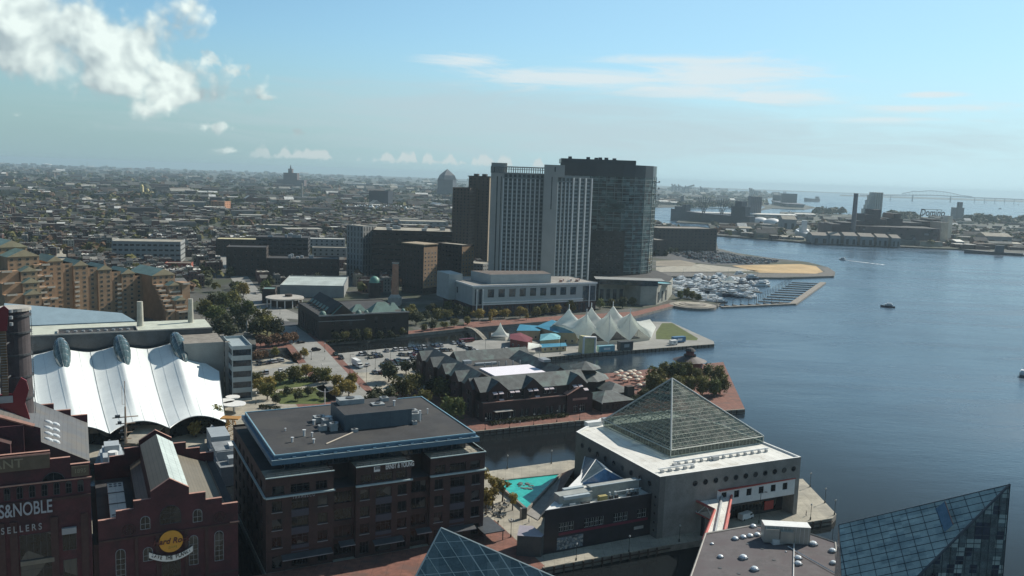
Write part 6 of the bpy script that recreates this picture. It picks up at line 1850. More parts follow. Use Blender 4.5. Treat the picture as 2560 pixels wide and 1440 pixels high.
def poly_house(name,label,pts,h,wallm_,roofm_,rise=0.0,cat='building'):
 o=P(*pts[0]);q=ccw([P(*p)-o for p in pts]);e=empty(name,o,0,label,cat)
 b_=MB();b_.prism(q,0,h,0,0);b_.build('wall',[wallm_],e)
 b_=MB();cx,cy=sum(p[0]for p in q)/len(q),sum(p[1]for p in q)/len(q)
 for i in range(len(q)):
  a,c=q[i],q[(i+1)%len(q)]
  a=(cx+(a[0]-cx)*1.06,cy+(a[1]-cy)*1.06);c=(cx+(c[0]-cx)*1.06,cy+(c[1]-cy)*1.06)
  b_.face([(a[0],a[1],h+.03),(c[0],c[1],h+.03),(cx,cy,h+.03+rise)],0)
 b_.build('roof',[roofm_],e)
 for i in range(len(q)):
  a,c=Vector((*q[i],0)),Vector((*q[(i+1)%len(q)],0));d_=c-a
  n_=int(d_.length/4)
  nr_=Vector((d_.y,-d_.x,0)).normalized()
  if nr_.dot(CAM-o)<0 and False:continue
  for k in range(n_):
   p=a+d_*(k+.5)/n_+nr_*.03;inst(win_mesh(1.3,1.6,'mull',f_white,g_dark),'window',e,(p.x,p.y,1.2),math.atan2(d_.y,d_.x))
 return e
poly_house('stage_house','tan stage house with broad sky-blue roof under the white tent edge',[(1342,843),(1390,858),(1438,860),(1448,848),(1380,826)],7.5,m_tan_w,m_bluer,2.0)
poly_house('stage_house','tan block with small flat blue roof behind the white entrance tents',[(1292,850),(1348,850),(1352,838),(1300,834)],6.5,m_tan_w,m_bluer,.6)
poly_house('ticket_hall','small tan hall with domed pale blue roof beside the stage house',[(1350,872),(1398,868),(1400,856),(1352,856)],5.5,m_tan_w,mat('roof_pale_blue',(0.16,0.42,0.48),.5,.05),2.6)
poly_house('ticket_hall','low kiosk with long blue lean-to roof facing the car lot',[(1355,882),(1415,878),(1412,870),(1352,873)],3.4,m_tan_w,m_bluer,.8)
poly_house('red_shed','red-walled shed with tan side left of the entrance tents',[(1275,868),(1318,876),(1330,866),(1300,852),(1276,856)],5.5,mat('wall_dull_red',(0.20,0.065,0.05),.8,.08),mat('roof_maroon',(0.16,0.03,0.045),.7,.06),1.0)
def small_tent(name,label,px,py,r,h,z0=2.5,n=4,ph=45):
 e=empty(name,P(px,py),0,label,'tent')
 b_=MB();k=8
 prof=[(r*(1-i/k)+.05,z0+(h-z0)*(i/k)**1.9 if False else z0+(h-z0)*(1-(1-i/k)**.5))for i in range(k+1)]
 prof=[(r*(1-t_/k)**1.0+.04,z0+(h-z0)*(t_/k)**2.1)for t_ in range(k+1)]
 i0=[]
 for rr_,z in prof:i0.append([(rr_*math.cos(R(ph+360*j/n))*1.4,rr_*math.sin(R(ph+360*j/n))*1.4,z)for j in range(n)])
 for a,c in zip(i0,i0[1:]):
  for j in range(n):b_.face([a[j],a[(j+1)%n],c[(j+1)%n],c[j]])
 b_.build('canopy',[m_tent],e)
 b_=MB()
 for p in i0[0]:b_.bar((p[0],p[1],0),(p[0]*.98,p[1]*.98,z0),.12,5)
 b_.build_each('pole',[m_metal],e)
 return e
small_tent('peaked_tent','white peaked tent beside the little canal footbridge',1250,846,6.2,11)
e=empty('sail_canopy',P(1318,878),0,'white saddle-shaped sail canopy in front of the blue roofs','canopy')
b=MB();A_,B_,C_,D_3=[Vector((p-P(1318,878)).to_tuple())for p in(P(1318,874,1),P(1350,860,8.5),P(1356,866,3.5),P(1320,856,6.5))]
for i in range(6):
 for j in range(6):
  def s_(u,v):
   p=A_.lerp(D_3,v).lerp(C_.lerp(B_,v),u);return p
  b.face([s_(i/6,j/6),s_(i/6+1/6,j/6),s_(i/6+1/6,j/6+1/6),s_(i/6,j/6+1/6)])
b.build('fabric',[m_tent],e)
b=MB();b.bar((D_3.x,D_3.y,0),D_3,.15,5);b.bar((B_.x,B_.y,0),B_,.15,5);b.build_each('pole',[m_metal],e)
def boxed(name,label,cat,px,py,L_,W_,H_,mats,rz=TH,parts=None,group=None):
 e=empty(name,P(px,py),rz,label,cat,group)
 b_=MB();b_.box(-L_/2,L_/2,-W_/2,W_/2,.5,H_,0);b_.box(-L_/2-.08,L_/2+.08,-W_/2-.08,W_/2+.08,H_,H_+.12,0);b_.build('body',[mats[0]],e)
 b_=MB()
 for x in(-L_*.32,L_*.32):
  for y in(-W_/2,W_/2):b_.bar((x,y-.15,.45),(x,y+.15,.45),.45,8)
 b_.build_each('wheel',[m_metald],e)
 b_=MB();b_.box(-L_*.2,L_*.2,-W_/2-.06,-W_/2+0.0,H_*.4,H_*.75,0);b_.build('hatch',[mats[1]],e)
 return e
m_ltblue=mat('trailer_blue',(0.18,0.38,0.45),.5,.05);m_dkblue=mat('trailer_dark_blue',(0.05,0.16,0.30),.5,.05)
boxed('food_trailer','pale blue trailer standing on the concert pier edge','trailer',1514,880,12,3,4.2,[m_ltblue,m_white])
boxed('food_trailer','deep blue trailer at the far end of the concert pier','trailer',1696,856,10,3.2,4.0,[m_dkblue,m_white])
boxed('food_trailer','dark equipment container in front of the tent arches','container',1562,876,10,4,6.0,[m_metald,m_metal])
boxed('food_trailer','small white trailer beside the deep blue one','trailer',1683,862,5,3,3.2,[m_white,m_metal])
e=empty('inflatable_slide',P(1470,882),TH,'yellow and white upright inflatable slide at the quay edge','slide')
b=MB();b.face([(-5,-2,0),(4,-2,0),(3.4,-2,10),(-4.6,-2,11)]);b.face([(4,-2,0),(4,4,0),(3.4,4,10),(3.4,-2,10)]);b.face([(4,4,0),(-5,4,0),(-4.6,4,11),(3.4,4,10)]);b.face([(-5,4,0),(-5,-2,0),(-4.6,-2,11),(-4.6,4,11)]);b.face([(-4.6,-2,11),(3.4,-2,10),(3.4,4,10),(-4.6,4,11)])
b.build('slide',[mat('inflatable_cream',(0.55,0.50,0.28),.5,.08,.3)],e)
b=MB()
for x in(-5,3.6):b.bar((x,-2.2,0),(x+.2,-2.2,10.5),.7,8)
b.bar((-4.8,-2.2,10.8),(3.6,-2.2,10.2),.7,8);b.build_each('tube',[m_white],e)
e=empty('footbridge',P(1190,836),0,'low arched footbridge over the dark canal','bridge')
A_,B_=P(1165,818)-P(1190,836),P(1214,850)-P(1190,836)
b=MB();d_=(B_-A_).normalized();n_=Vector((-d_.y,d_.x,0))*1.6
for i in range(12):
 p,q=A_.lerp(B_,i/12),A_.lerp(B_,(i+1)/12);p.z=.2+2.4*math.sin(math.pi*i/12);q.z=.2+2.4*math.sin(math.pi*(i+1)/12)
 b.face([p-n_,q-n_,q+n_,p+n_]);b.face([p-n_-Vector((0,0,.5)),q-n_-Vector((0,0,.5)),q-n_,p-n_]);b.face([q+n_-Vector((0,0,.5)),p+n_-Vector((0,0,.5)),p+n_,q+n_])
b.build('deck',[m_conc],e)
b=MB()
for s_ in(-1,1):
 for i in range(12):
  p,q=A_.lerp(B_,i/12),A_.lerp(B_,(i+1)/12);p.z=1.4+2.4*math.sin(math.pi*i/12);q.z=1.4+2.4*math.sin(math.pi*(i+1)/12)
  b.bar(p+n_*s_,q+n_*s_,.07,4);b.bar(p+n_*s_,p+n_*s_-Vector((0,0,1.2)),.05,4)
b.build('railing',[m_metald],e)
# ---- boats
m_hull=mat('hull_white',(0.72,0.74,0.74),.35,.03);m_hulld=mat('hull_navy',(0.03,0.04,0.07),.3,.1);m_win=g_dark
def hull(b,L_,W_,H_,z0=0.0,k=0,kd=None,fine=.55):
 st=[(-.5,.80,.0),(-.25,1.0,.0),(.1,1.0,.04),(.32,.66,.16),(.5,.02,.32)]
 for i in range(len(st)-1):
  (a,wa,ra),(c,wc,rc)=st[i],st[i+1]
  for s_ in(-1,1):
   q=[(a*L_,s_*wa*W_*.5*.75,z0),(c*L_,s_*wc*W_*.5*.55,z0),(c*L_,s_*wc*W_*.5,z0+H_*(1+rc)),(a*L_,s_*wa*W_*.5,z0+H_*(1+ra))]
   b.face(q if s_<0 else q[::-1],k)
  b.face([(a*L_,-wa*W_*.5,z0+H_*(1+ra)),(c*L_,-wc*W_*.5,z0+H_*(1+rc)),(c*L_,wc*W_*.5,z0+H_*(1+rc)),(a*L_,wa*W_*.5,z0+H_*(1+ra))],k if kd is None else kd)
 b.face([(-.5*L_,.8*W_*.5,z0+H_),(-.5*L_,-.8*W_*.5,z0+H_),(-.5*L_,-.8*W_*.5*.75,z0),(-.5*L_,.8*W_*.5*.75,z0)],k)
def cruiser(dark=False,big=1.0,sail=False):
 e=empty('sailing_boat' if sail else 'motor_yacht',(0,0,0),0,'x','boat','boats moored in the marina')
 b=MB();hull(b,13*big,4*big,1.5*big);b.build('hull',[m_hulld if dark else m_hull],e)
 b=MB()
 if sail:
  b.box(-3,2.2,-1.0,1.0,1.5,2.1,0);b.build('cabin',[m_hull],e)
  b=MB();b.bar((.5,0,1.5),(.5,0,16),.11,5);b.bar((.5,0,3),(-5,0,3),.09,5);b.build('mast',[m_metal],e)
  b=MB();b.bar((-.1,0,3.2),(-4.8,0,3.2),.28,6);b.build('furled_sail',[m_dkblue],e)
 else:
  B2=big
  b.prism([(-4.2*B2,-1.5*B2),(2.6*B2,-1.3*B2),(2.6*B2,1.3*B2),(-4.2*B2,1.5*B2)],1.5*B2,3.0*B2,0,0)
  b.prism([(-3.4*B2,-1.2*B2),(.9*B2,-1.1*B2),(.9*B2,1.1*B2),(-3.4*B2,1.2*B2)],3.0*B2,4.1*B2,0,0)
  b.build('cabin',[m_hull],e)
  b=MB();b.box(-3.8*B2,2.64*B2,-1.52*B2,1.52*B2,2.1*B2,2.6*B2,0);b.build('window',[m_win],e)
  b=MB();b.bar((-1*B2,0,4.1*B2),(-1*B2,0,6.2*B2),.08,4);b.build('mast',[m_metal],e)
 return e
protos=[cruiser(),cruiser(True),cruiser(False,1.5),cruiser(True,1.7),cruiser(False,1,True)]
names=['white cabin cruiser','dark-hulled cabin cruiser','large white motor yacht','large dark-hulled motor yacht','sailing boat with bare mast']
used=[False]*5
def place_boat(k,p,rz,label,group='boats moored in the marina'):
 if not used[k]:
  used[k]=True;o=protos[k];o.location=p;o.rotation_euler=(0,0,rz)
 else:o=copy_tree(protos[k],p,rz)
 o['label']=label;o['group']=group
 return o
rr=random.Random(21)
m_dock=mat('dock_planks',(0.22,0.20,0.17),.9,.12,.4)
piers_=[((1690,722),(1800,757)),((1682,709),(1880,742)),((1690,699),(1905,728)),((1740,693),(1925,712))]
ords=['nearest','second','third','farthest']
for r_i,(a,c)in enumerate(piers_):
 A_,B_=P(*a),P(*c);d_=(B_-A_).normalized();n_=Vector((-d_.y,d_.x,0));L_=(B_-A_).length
 e=empty('floating_dock',A_,math.atan2(d_.y,d_.x),'%s floating dock of the marina, lined with boats'%ords[r_i],'dock','marina docks')
 b=MB();b.box(0,L_,-1.2,1.2,-1.9,-1.2,0);b.build('deck',[m_dock],e)
 b=MB()
 for i in range(int(L_/6)):
  b.box(i*6,i*6+.6,-8,-1.2,-1.9,-1.3,0);b.box(i*6,i*6+.6,1.2,8,-1.9,-1.3,0)
 b.build('finger',[m_dock],e)
 b=MB()
 for i in range(int(L_/12)):b.bar((i*12,8.2,-4),(i*12,8.2,2.6),.16,5)
 b.build_each('piling',[m_wood],e)
 n__=int(L_/5.6);cnt=0
 for i in range(n__):
  for s_ in(-1,1):
   if rr.random()<.12:continue
   k=rr.choices([0,1,2,3,4],[5,2,3 if L_>60 else 1,1,2])[0]
   p=A_+d_*(3+i*5.6)+n_*s_*(7.6 if k in(2,3)else 6.6);p.z=-1.9
   cnt+=1
   side='near' if s_<0 else 'far'
   place_boat(k,p,math.atan2(n_.y,n_.x)+(0 if s_>0 else math.pi),'%s on the %s side of the %s marina dock'%(names[k],side,ords[r_i]))
for i,(x,y,k,rz,lb)in enumerate(((1880,700,3,.4,'large dark yacht moored outermost off the farthest dock'),(1800,697,3,.5,'large dark yacht lying before the rock bank'),(1905,716,2,.3,'large white yacht at the outer end of the docks'),(1850,690,2,.5,'large white yacht nearest the rock bank'))):
 p=P(x,y,-2);p.z=-1.9;place_boat(k,p,rz,lb)
small_tent('dock_marquee','white pyramid marquee standing on the marina docks',1822,712,9,10,3.5)
e=empty('breakwater',P(1805,765),0,'long angled breakwater pier closing the marina','pier')
b=MB();og=P(1805,765)
def seg(p,q,w_,z0=-3,z1=-.6,k=0,bb=None):
 d_=(q-p).normalized();n_=Vector((-d_.y,d_.x,0))*w_
 (bb or b).prism([tuple((p-n_).xy),tuple((q-n_).xy),tuple((q+n_).xy),tuple((p+n_).xy)],z0,z1,k)
A_,B_,C_=P(1805,765)-og,P(1982,757)-og,P(2058,704)-og
seg(A_,B_,1.8);seg(B_,C_,3.2)
b.build('deck',[m_conc_d],e)
b=MB()
for i in range(9):
 p=A_.lerp(B_,(i+.5)/9);seg(p,p+Vector((-13,24,0)).normalized()*13,.6,-2.2,-1.2)
for i in range(10):
 p=B_.lerp(C_,(i+.5)/10);seg(p,p+Vector((-1,.12,0)).normalized()*34,.7,-2.2,-1.2)
b.build_each('finger',[m_dock],e)
b=MB()
for i in range(9):
 p=A_.lerp(B_,(i+.5)/9)+Vector((-6,11,0));b.bar((p.x,p.y,-3),(p.x,p.y,4),.2,5)
for i in range(24):
 p=B_.lerp(C_,(i+.5)/24)+Vector((-36,4,0));b.bar((p.x,p.y,-3),(p.x,p.y,4),.22,5)
b.build_each('piling',[m_wood],e)
e=empty('round_plaza',P(1740,768),0,'stepped round stone plaza at the marina corner','plaza')
b=MB()
for i,(r,z)in enumerate(((21,0.05),(17,.5),(12,.95),(7,1.4))):b.cyl(0,14,-5 if i==0 else 0,z,r,n=28,k=0 if i%2 else 1)
b.build('step',[m_conc,m_conc_d],e)
place_boat(1,P(2219,768,-2),R(160),'small dark-hulled workboat alone on the open harbour','boats under way')
wk=MB();A_,B_=P(2114,650.5,-1.9),P(2210,662,-1.9);d_=(B_-A_).normalized();n_=Vector((-d_.y,d_.x,0))
N=24
for i in range(N):
 w0=(.8+3.2*i/N);w1=(.8+3.2*(i+1)/N);p,q=A_.lerp(B_,i/N),A_.lerp(B_,(i+1)/N)
 if i>12 and i%3==0:continue
 wk.face([p-n_*w0,q-n_*w1,q+n_*w1,p+n_*w0])
tag(wk.build('boat_wake',[mat('foam',(0.75,0.8,0.82),.8,.1)]),'white wake trailing the speeding motorboat','wake')
o=place_boat(0,A_+Vector((-4,2,0)),R(120),'small white motorboat at the head of its wake','boats under way')
p=P(2556,940,-2);place_boat(1,p,R(60),'dark boat cut by the right edge of the picture','boats under way')
# ---- grey cutter moored behind the brick halls
SH=empty('cutter_ship',UV(9,322,-2),TH+R(90),'white and grey cutter ship moored behind the brick halls','ship')
m_ship=mat('ship_grey_white',(0.42,0.46,0.48),.5,.05,.3);m_shd=mat('ship_deck',(0.22,0.24,0.25),.7,.1,.3)
b=MB()
def sbox(x0,x1,y0,y1,z0,z1,k=0):b.box(x0,x1,y0,y1,z0,z1,k)
hull(b,54,11,6.0,0,0,1);b.build('hull',[m_ship,m_shd],SH)
b=MB();sbox(-14,12,-3.6,3.6,6,9,0);sbox(-6,8,-3,3,9,11.5,0);sbox(0,6,-2.4,2.4,11.5,13.6,0);b.build('superstructure',[m_ship],SH)
b=MB();b.cyl(-8,0,9,14,1.6,n=14);b.build('funnel',[m_white],SH)
b=MB();b.box(-26,-16,-3.5,3.5,6.05,6.1,0);b.box(-24,-17,-1.5,1.5,6.1,8.4,1);b.build('deck_gear',[m_dkblue,m_metal],SH)
mp_=P(315,1108,4);zt_m=h_to(P(315,1108,4),950)
l_=Matrix.Rotation(-(TH+R(90)),3,'Z')@(Vector((mp_.x,mp_.y,0))-Vector((SH.location.x,SH.location.y,0)))
b=MB();mz=4+zt_m*.985;b.bar((l_.x,l_.y,6),(l_.x,l_.y,mz-8),.55,8,0,.3);b.bar((l_.x,l_.y,mz-8),(l_.x,l_.y,mz+2),.14,6)
for z,w_ in((mz-12,4.5),(mz-14.5,3.4),(mz-18,2.4),(mz-20.5,2),(mz-23,1.6)):b.bar((l_.x,l_.y-w_,z),(l_.x,l_.y+w_,z),.2,4);b.box(l_.x-.8,l_.x+.8,l_.y+w_*.4,l_.y+w_*.8,z,z+.9,1)
b.bar((l_.x,l_.y+1,mz-7),(l_.x,l_.y+1,mz),.07,4);b.bar((l_.x,l_.y,mz-7),(l_.x,l_.y+1,mz-7),.07,4)
b.build('mast',[mat('mast_tan',(0.36,0.27,0.2),.6,.08),m_metald],SH)
SG=empty('naval_ship',UV(46.2,328,-2),TH+R(90),'grey ship stern in the inlet between brick hall and office block','ship')
b=MB();hull(b,47,8.6,7.0,0,0,1);b.build('hull',[mat('ship_slate',(0.20,0.23,0.26),.5,.06,.3),m_shd],SG)
b=MB();b.box(-21,-17,-2.6,.2,7,9.2,0);b.box(-15.5,-3,-3.4,3.4,7,10.2,0);b.box(-15,-4,-3.8,3.8,10.2,10.5,1);b.box(-14,-9,-3.2,-1.2,10.5,11.6,2);b.box(-1,12,-3.4,3.4,7,11.5,0)
b.build('deckhouse',[mat('ship_pale',(0.34,0.38,0.40),.5,.05),m_shd,m_white],SG)
b=MB()
for y in(-3.7,3.7):
 b.bar((-22,y,8.4),(6,y,8.4),.06,4)
 for i in range(10):b.bar((-22+i*2.9,y,7),(-22+i*2.9,y,8.4),.06,4)
b.build('railing',[m_metal],SG)
e=empty('lattice_tower',P(577,1104,0),0,'orange lattice light tower beside the moored ships','tower')
m_or=mat('paint_orange',(0.42,0.22,0.06),.6,.08)
zt_=h_to(P(577,1104),1046)
b=MB()
for sx in(-1,1):
 for sy in(-1,1):
  b.bar((sx*2.8,sy*2.8,0),(sx*1.0,sy*1.0,zt_),.2,5)
for i in range(5):
 f0,f1=i/5,(i+1)/5;r0_,r1_=2.8-1.8*f0,2.8-1.8*f1
 for(ax,ay),(bx,by)in(((-1,-1),(1,-1)),((1,-1),(1,1)),((1,1),(-1,1)),((-1,1),(-1,-1))):
  b.bar((ax*r0_,ay*r0_,zt_*f0),(bx*r1_,by*r1_,zt_*f1),.1,4);b.bar((ax*r1_,ay*r1_,zt_*f1),(bx*r1_,by*r1_,zt_*f1),.1,4)
b.build('legs',[m_or],e);b=MB();b.box(-3.6,3.6,-2,2,zt_,zt_+.5,0);b.build('platform',[m_or],e)
# ---- across the harbour
m_refin=mat('refinery_brick',(0.115,0.085,0.085),.85,.12,.05);m_shed=mat('shed_grey',(0.22,0.23,0.24),.8,.08,.05)
m_silo=mat('silo_pale',(0.74,0.71,0.62),.8,.06,.05);m_silod=mat('silo_grey_mauve',(0.20,0.19,0.20),.8,.08,.03)
def far_box(name,label,cat,x0,x1,yb,yt,dep,m_,rm=None,z0=.6,th=R(10),group=None,par=None):
 o=P(x0,yb,z0);dv=Vector((math.cos(th),math.sin(th),0));L_=len_to(o,dv,x1);H_=h_to(o,yt)
 e=par or empty(name,o,th,label,cat,group)
 if par:
  d_=o-par.location;c_,s_=math.cos(-par.rotation_euler.z),math.sin(-par.rotation_euler.z)
  lx,ly=d_.x*c_-d_.y*s_,d_.x*s_+d_.y*c_
 else:lx=ly=0
 b_=MB();b_.box(lx,lx+L_,ly,ly+dep,-1,H_,0,1);b_.build(name if par else 'wall',[m_,rm or m_roofd],e)
 return e,L_,H_
RF,L_,H_=far_box('sugar_refinery','sprawling dark brick refinery with tower blocks and rooftop sign','factory',2078,2345,604,562,120,m_refin,th=R(-6))
for x0,x1,yt in((2078,2100,560),(2100,2135,556),(2135,2175,552),(2158,2180,536),(2176,2196,524),(2196,2210,548),(2212,2252,546),(2228,2246,534),(2250,2300,556),(2300,2352,553),(2324,2344,548)):
 far_box('tower_block',None,None,x0,x1,604.6,yt,70,m_refin,th=R(-6),par=RF)
b=MB()
rr=random.Random(4)
for i in range(26):
 x=rr.uniform(0,L_*.95);z=rr.uniform(H_*.2,H_*.9);b.box(x,x+rr.uniform(3,9),-.5,0,z,z+rr.uniform(2,4),rr.choice([0,0,1]))
b.build_each('window',[g_dark,m_shed],RF)
e2,l2,h2=far_box('lit_end_wall',None,None,2348,2366,611,556,60,mat('wall_cream_lit',(0.52,0.46,0.36),.8,.06),th=R(-6),par=RF)  # sunlight on this wall is put into the cream colour
e2,l2,h2=far_box('stair_tower',None,None,2366,2376,608,540,30,m_silo,th=R(-6),par=RF)
og=P(2300,560,0);sgz=h_to(P(2330,600),541);fz=P(2300,600)
SGN=empty('roof_sign',P(2300,600,0),0,'large open-frame script sign on the refinery roof','sign')
zA,zB=h_to(P(2300,600),546),h_to(P(2300,600),523);wS=len_to(P(2300,600),Vector((1,0,0)),2347)
b=MB()
for z in(zA,zB):b.bar((0,0,z),(wS,0,z),.5,4)
for x in(0,wS):b.bar((x,0,20),(x,0,zB),.5,4)
for i in range(9):b.bar((wS*i/8,0,zA-16),(wS*i/8,0,zA),.3,4);b.bar((wS*i/8,0,zA-16),(wS*min(i+1,8)/8,0,zA),.25,4)
b.build('frame',[m_metald],SGN)
text('Domino','lettering',(zB-zA)*1.05,SGN,(wS/2,-.6,zA+2),UP,mat('letter_sign_dark',(0.09,0.06,0.06),.6,.05),ext=.3,sx=.78,shear=.2)
b=MB();b.bar((1,.4,zA+1),(wS-1,.4,zA+1),.3,4)
for nm,lb,x,yb,yt,r,m_ in(('smokestack','slender tall grey smokestack left of the pale silo tower',2130,606,484,5.2,m_silod),('smokestack','thin dark tower stack beyond the far sheds',1705,519,490,9,m_silod)):
 o=P(x,yb,.6);e=empty(nm,o,0,lb,'chimney');H_=h_to(o,yt)
 b=MB();b.cyl(0,0,-1,H_,r,r*.8,16);b.build('shaft',[m_],e);b=MB();b.cyl(0,0,H_-4,H_+.5,r*.85,n=16);b.build('rim',[m_silod],e)
ST=empty('silo_tower',P(2155,600,.6),R(-6),'pale stepped concrete silo tower above the refinery','silo')
o=P(2155,600,.6);sx=len_to(o,Vector((1,0,0)),2196)
b=MB()
for i,(x0,yt)in enumerate(((.0,522),(.12,512),(.2,500),(.30,488),(.42,480))):
 b.box(x0*sx,sx*.98,-i*.8,24+i,-1,h_to(o,yt),0)
b.build('body',[m_silo],ST)
b=MB()
for i in range(4):b.bar((sx*(.55+.12*i),-4.2,0),(sx*(.55+.12*i),-4.2,h_to(o,480)),1.6,6)
b.build_each('shaft',[m_silo],ST)
e,L_,H_=far_box('grain_elevator','ribbed grey grain elevator block with twin masts across the harbour','silo',1875,1902,541,491,40,m_silod,th=0)
b=MB()
for i in range(6):b.cyl(L_*(i+.5)/6,0,0,H_-2,L_/12.5,n=10)
b.build_each('silo',[m_silo if False else m_silod],e)
e,L_,H_=far_box('silo_tower','dark stepped silo tower alone on the far shore at right','silo',2388,2408,550,519,40,m_silod,th=0)
b=MB();b.box(L_*.35,L_*.8,3,20,H_,h_to(P(2388,550,.6),505),0);b.build('headhouse',[m_silod],e)
sh_list=[(1738,1842,536,531,m_wroof,'long white-roofed shed beyond the dark ship, left of the gap'),(1842,1992,541,534,m_wroof,'long white-roofed shed stretching right of the grain elevator'),(1990,2040,540,535,m_wroof,'short white-roofed shed at the right end of the long sheds'),(2030,2072,607,588,m_conc_d,'grey boxy shed at the left end of the refinery quay'),(2074,2100,609,588,m_conc_d,'first grey quay shed in front of the refinery'),(2110,2142,610.5,589,m_conc_d,'second grey quay shed in front of the refinery'),(2150,2184,612,591,m_conc_d,'third grey quay shed in front of the refinery'),(2192,2220,614,593,m_conc_d,'fourth grey quay shed in front of the refinery'),(2229,2250,616,595,m_conc_d,'fifth and narrowest grey quay shed in front of the refinery'),(2390,2410,616,604,m_wroof,'small cream-fronted shed right of the refinery'),(2462,2528,612,590,m_conc,'large pale grey terminal shed near the right edge'),(2484,2556,618,608,m_conc,'long low grey quay building before the terminal shed'),(1955,1990,572,548,m_conc,'pale block among white tanks on the peninsula'),(1640,1672,510,503,m_wroof,'white-roofed shed on the far left shore'),(1678,1702,512,506,m_wroof,'second white-roofed shed on the far left shore'),(1955,2010,598,592,m_conc,'low pale shed by the peninsula waterline'),(1800,1880,577,568,m_conc,'long low shed behind the near quay of the peninsula'),(1895,1945,582,574,m_brick_dk,'dark low shed by the small park on the quay')]
for x0,x1,yb,yt,rm,lb in sh_list:
 e,L_,H_=far_box('quay_shed',lb,'shed',x0,x1,yb,yt,45,m_shed if rm is not m_wroof else m_greyst,rm,th=R(6 if yb<560 else-4),group='sheds across the harbour')
 b=MB();n_=max(2,int(L_/25))
 for i in range(n_):b.box(L_*(i+.3)/n_,L_*(i+.7)/n_,-.3,0,0,H_*.6,0)
 b.build_each('door',[m_roofd],e)
 b=MB();b.tri_roof(0,L_,0,45,H_,H_*.35,'x',0,0,.4);b.build('roof',[rm],e)
for i,(x,yb,r)in enumerate(((1900,560,24),(1930,563,24),(1958,563,22),(2005,585,16))):
 e=empty('storage_dome',P(x,yb,.6),0,['leftmost white storage dome on the peninsula','middle white storage dome on the peninsula','right white storage dome beside the pale block','small white dome near the peninsula waterline'][i],'dome','white storage domes')
 b=MB();b.lathe([(r,0),(r,6)]+[(r*math.cos(a*.26),6+r*.55*math.sin(a*.26))for a in range(1,6)]+[(.1,6+r*.55)],n=18);b.build('shell',[m_white],e,smooth=True)
def freighter(name,label,x0,x1,yb,hullH,m_,decks,masts,z0=-2):
 A_,B_=P(x0,yb[0],z0),P(x1,yb[1],z0);d_=B_-A_;L_=d_.length;c_=(A_+B_)/2
 e=empty(name,c_,math.atan2(d_.y,d_.x)+math.pi,label,'ship')
 b_=MB();hull(b_,L_,L_*.11,hullH,0,0);b_.build('hull',[m_],e)
 b_=MB()
 for x,w_,h_ in decks:b_.box(x*L_-w_/2,x*L_+w_/2,-L_*.04,L_*.04,hullH,hullH+h_,0)
 b_.build_each('superstructure',[m_],e)
 b_=MB()
 for x,h_ in masts:
  for s_ in(-1,0,1):
   for t_ in(-1,1):b_.bar((x*L_,t_*4,hullH),(x*L_+s_*h_*.35,t_*5+s_,hullH+h_*(1 if s_==0 else.95)),.9,4)
 if b_.f:b_.build_each('derrick',[m_],e)
m_navy=mat('ship_dark_slate',(0.075,0.085,0.105),.6,.1,.02)
freighter('cargo_ship','long dark slate cargo ship moored across the harbour',1676,1880,(550,566),26,m_navy,((.36,34,16),(.30,12,22),(-.36,46,26),(-.36,22,40)),((.08,48),(-.14,44)))
freighter('cargo_ship','distant dark ship lying on the open bay',2010,2046,(504,504),22,m_navy,((-.4,24,16),),())
freighter('cargo_ship','distant dark freighter cluster off the industrial point',1934,1990,(508,520),20,m_navy,((.2,30,34),(-.2,36,50)),((0,60),))
freighter('white_ship','white museum ship bow at the refinery quay',1988,2030,(590,600),12,m_hull,((.1,14,14),(.0,8,26)),())
freighter('barge','low dark barge moored by the right-hand quay',2410,2556,(632,640),5,m_navy,((-.1,14,12),),())
for i,(x,y,lb)in enumerate(((2466,506,'tiny boat left of the bridge foot on the bay'),(2500,523,'tiny boat near the right edge of the bay'),(2545,512,'tiny boat by the far shore at right'),(1975,533,'small boat off the long white sheds'),(2066,520,'tiny dark boat on the middle of the bay'))):
 p=P(x,y,-2);o=place_boat(0,p,.3*i,lb,'boats far out on the bay');o.scale=(2.2,2.2,2.2)
m_crane=mat('crane_blue_grey',(0.10,0.12,0.15),.7,.08,.02)
def crane(x,yb,yt,label,up=True,lean=0.3,wd=26):
 o=P(x,yb,1);e=empty('port_crane',o,0,label,'crane','container port cranes');H_=h_to(o,yt);w_=wd
 b_=MB();r=7.5
 for s_ in(-1,1):
  for t_ in(-1,1):b_.bar((s_*w_,t_*10,0),(s_*w_*.7,t_*8,H_*.62),r,4)
 b_.bar((-w_*1.3,0,H_*.62),(w_*2.0,0,H_*.62),r,4);b_.bar((-w_*.7,0,H_*.62),(-w_*.4,0,H_*.85),r*.8,4)
 b_.build('frame',[m_crane],e)
 b_=MB()
 if up:b_.bar((-w_*.8,0,H_*.6),(-w_*.8-lean*H_*.4,0,H_),r,4)
 else:b_.bar((-w_*.8,0,H_*.6),(-w_*.8+H_*1.1,0,H_*.95),r,4)
 b_.build('boom',[m_crane],e)
for a in((1686,480,460,'leftmost port crane with its boom raised'),(1693,481,461,'second port crane from the left, boom raised'),(1702,482,461,'third and bulkiest port crane from the left'),(1757,484,466,'lone small port crane right of the main cluster')):crane(*a)
crane(1716,483,461,'port crane with its boom slanting to the right',False)
crane(1881,492,470,'left crane mast of the pair above the grain elevator');crane(1886,493,471,'right crane mast of the pair above the grain elevator')
BR=empty('truss_bridge',P(2205,502,0),0,'very long pale truss bridge on the horizon at right','bridge')
og=BR.location.copy()
DB=8800.0
def bp(px,py):return PD(px,py,DB+(px-2205)*1.5)-og
m_br=mat('bridge_blue_grey',(0.16,0.20,0.24),.8,.05,.01)
b=MB()
deck=[(2150,487.5),(2205,488),(2270,487.5),(2330,488),(2380,490.5),(2440,494),(2560,498.5)]
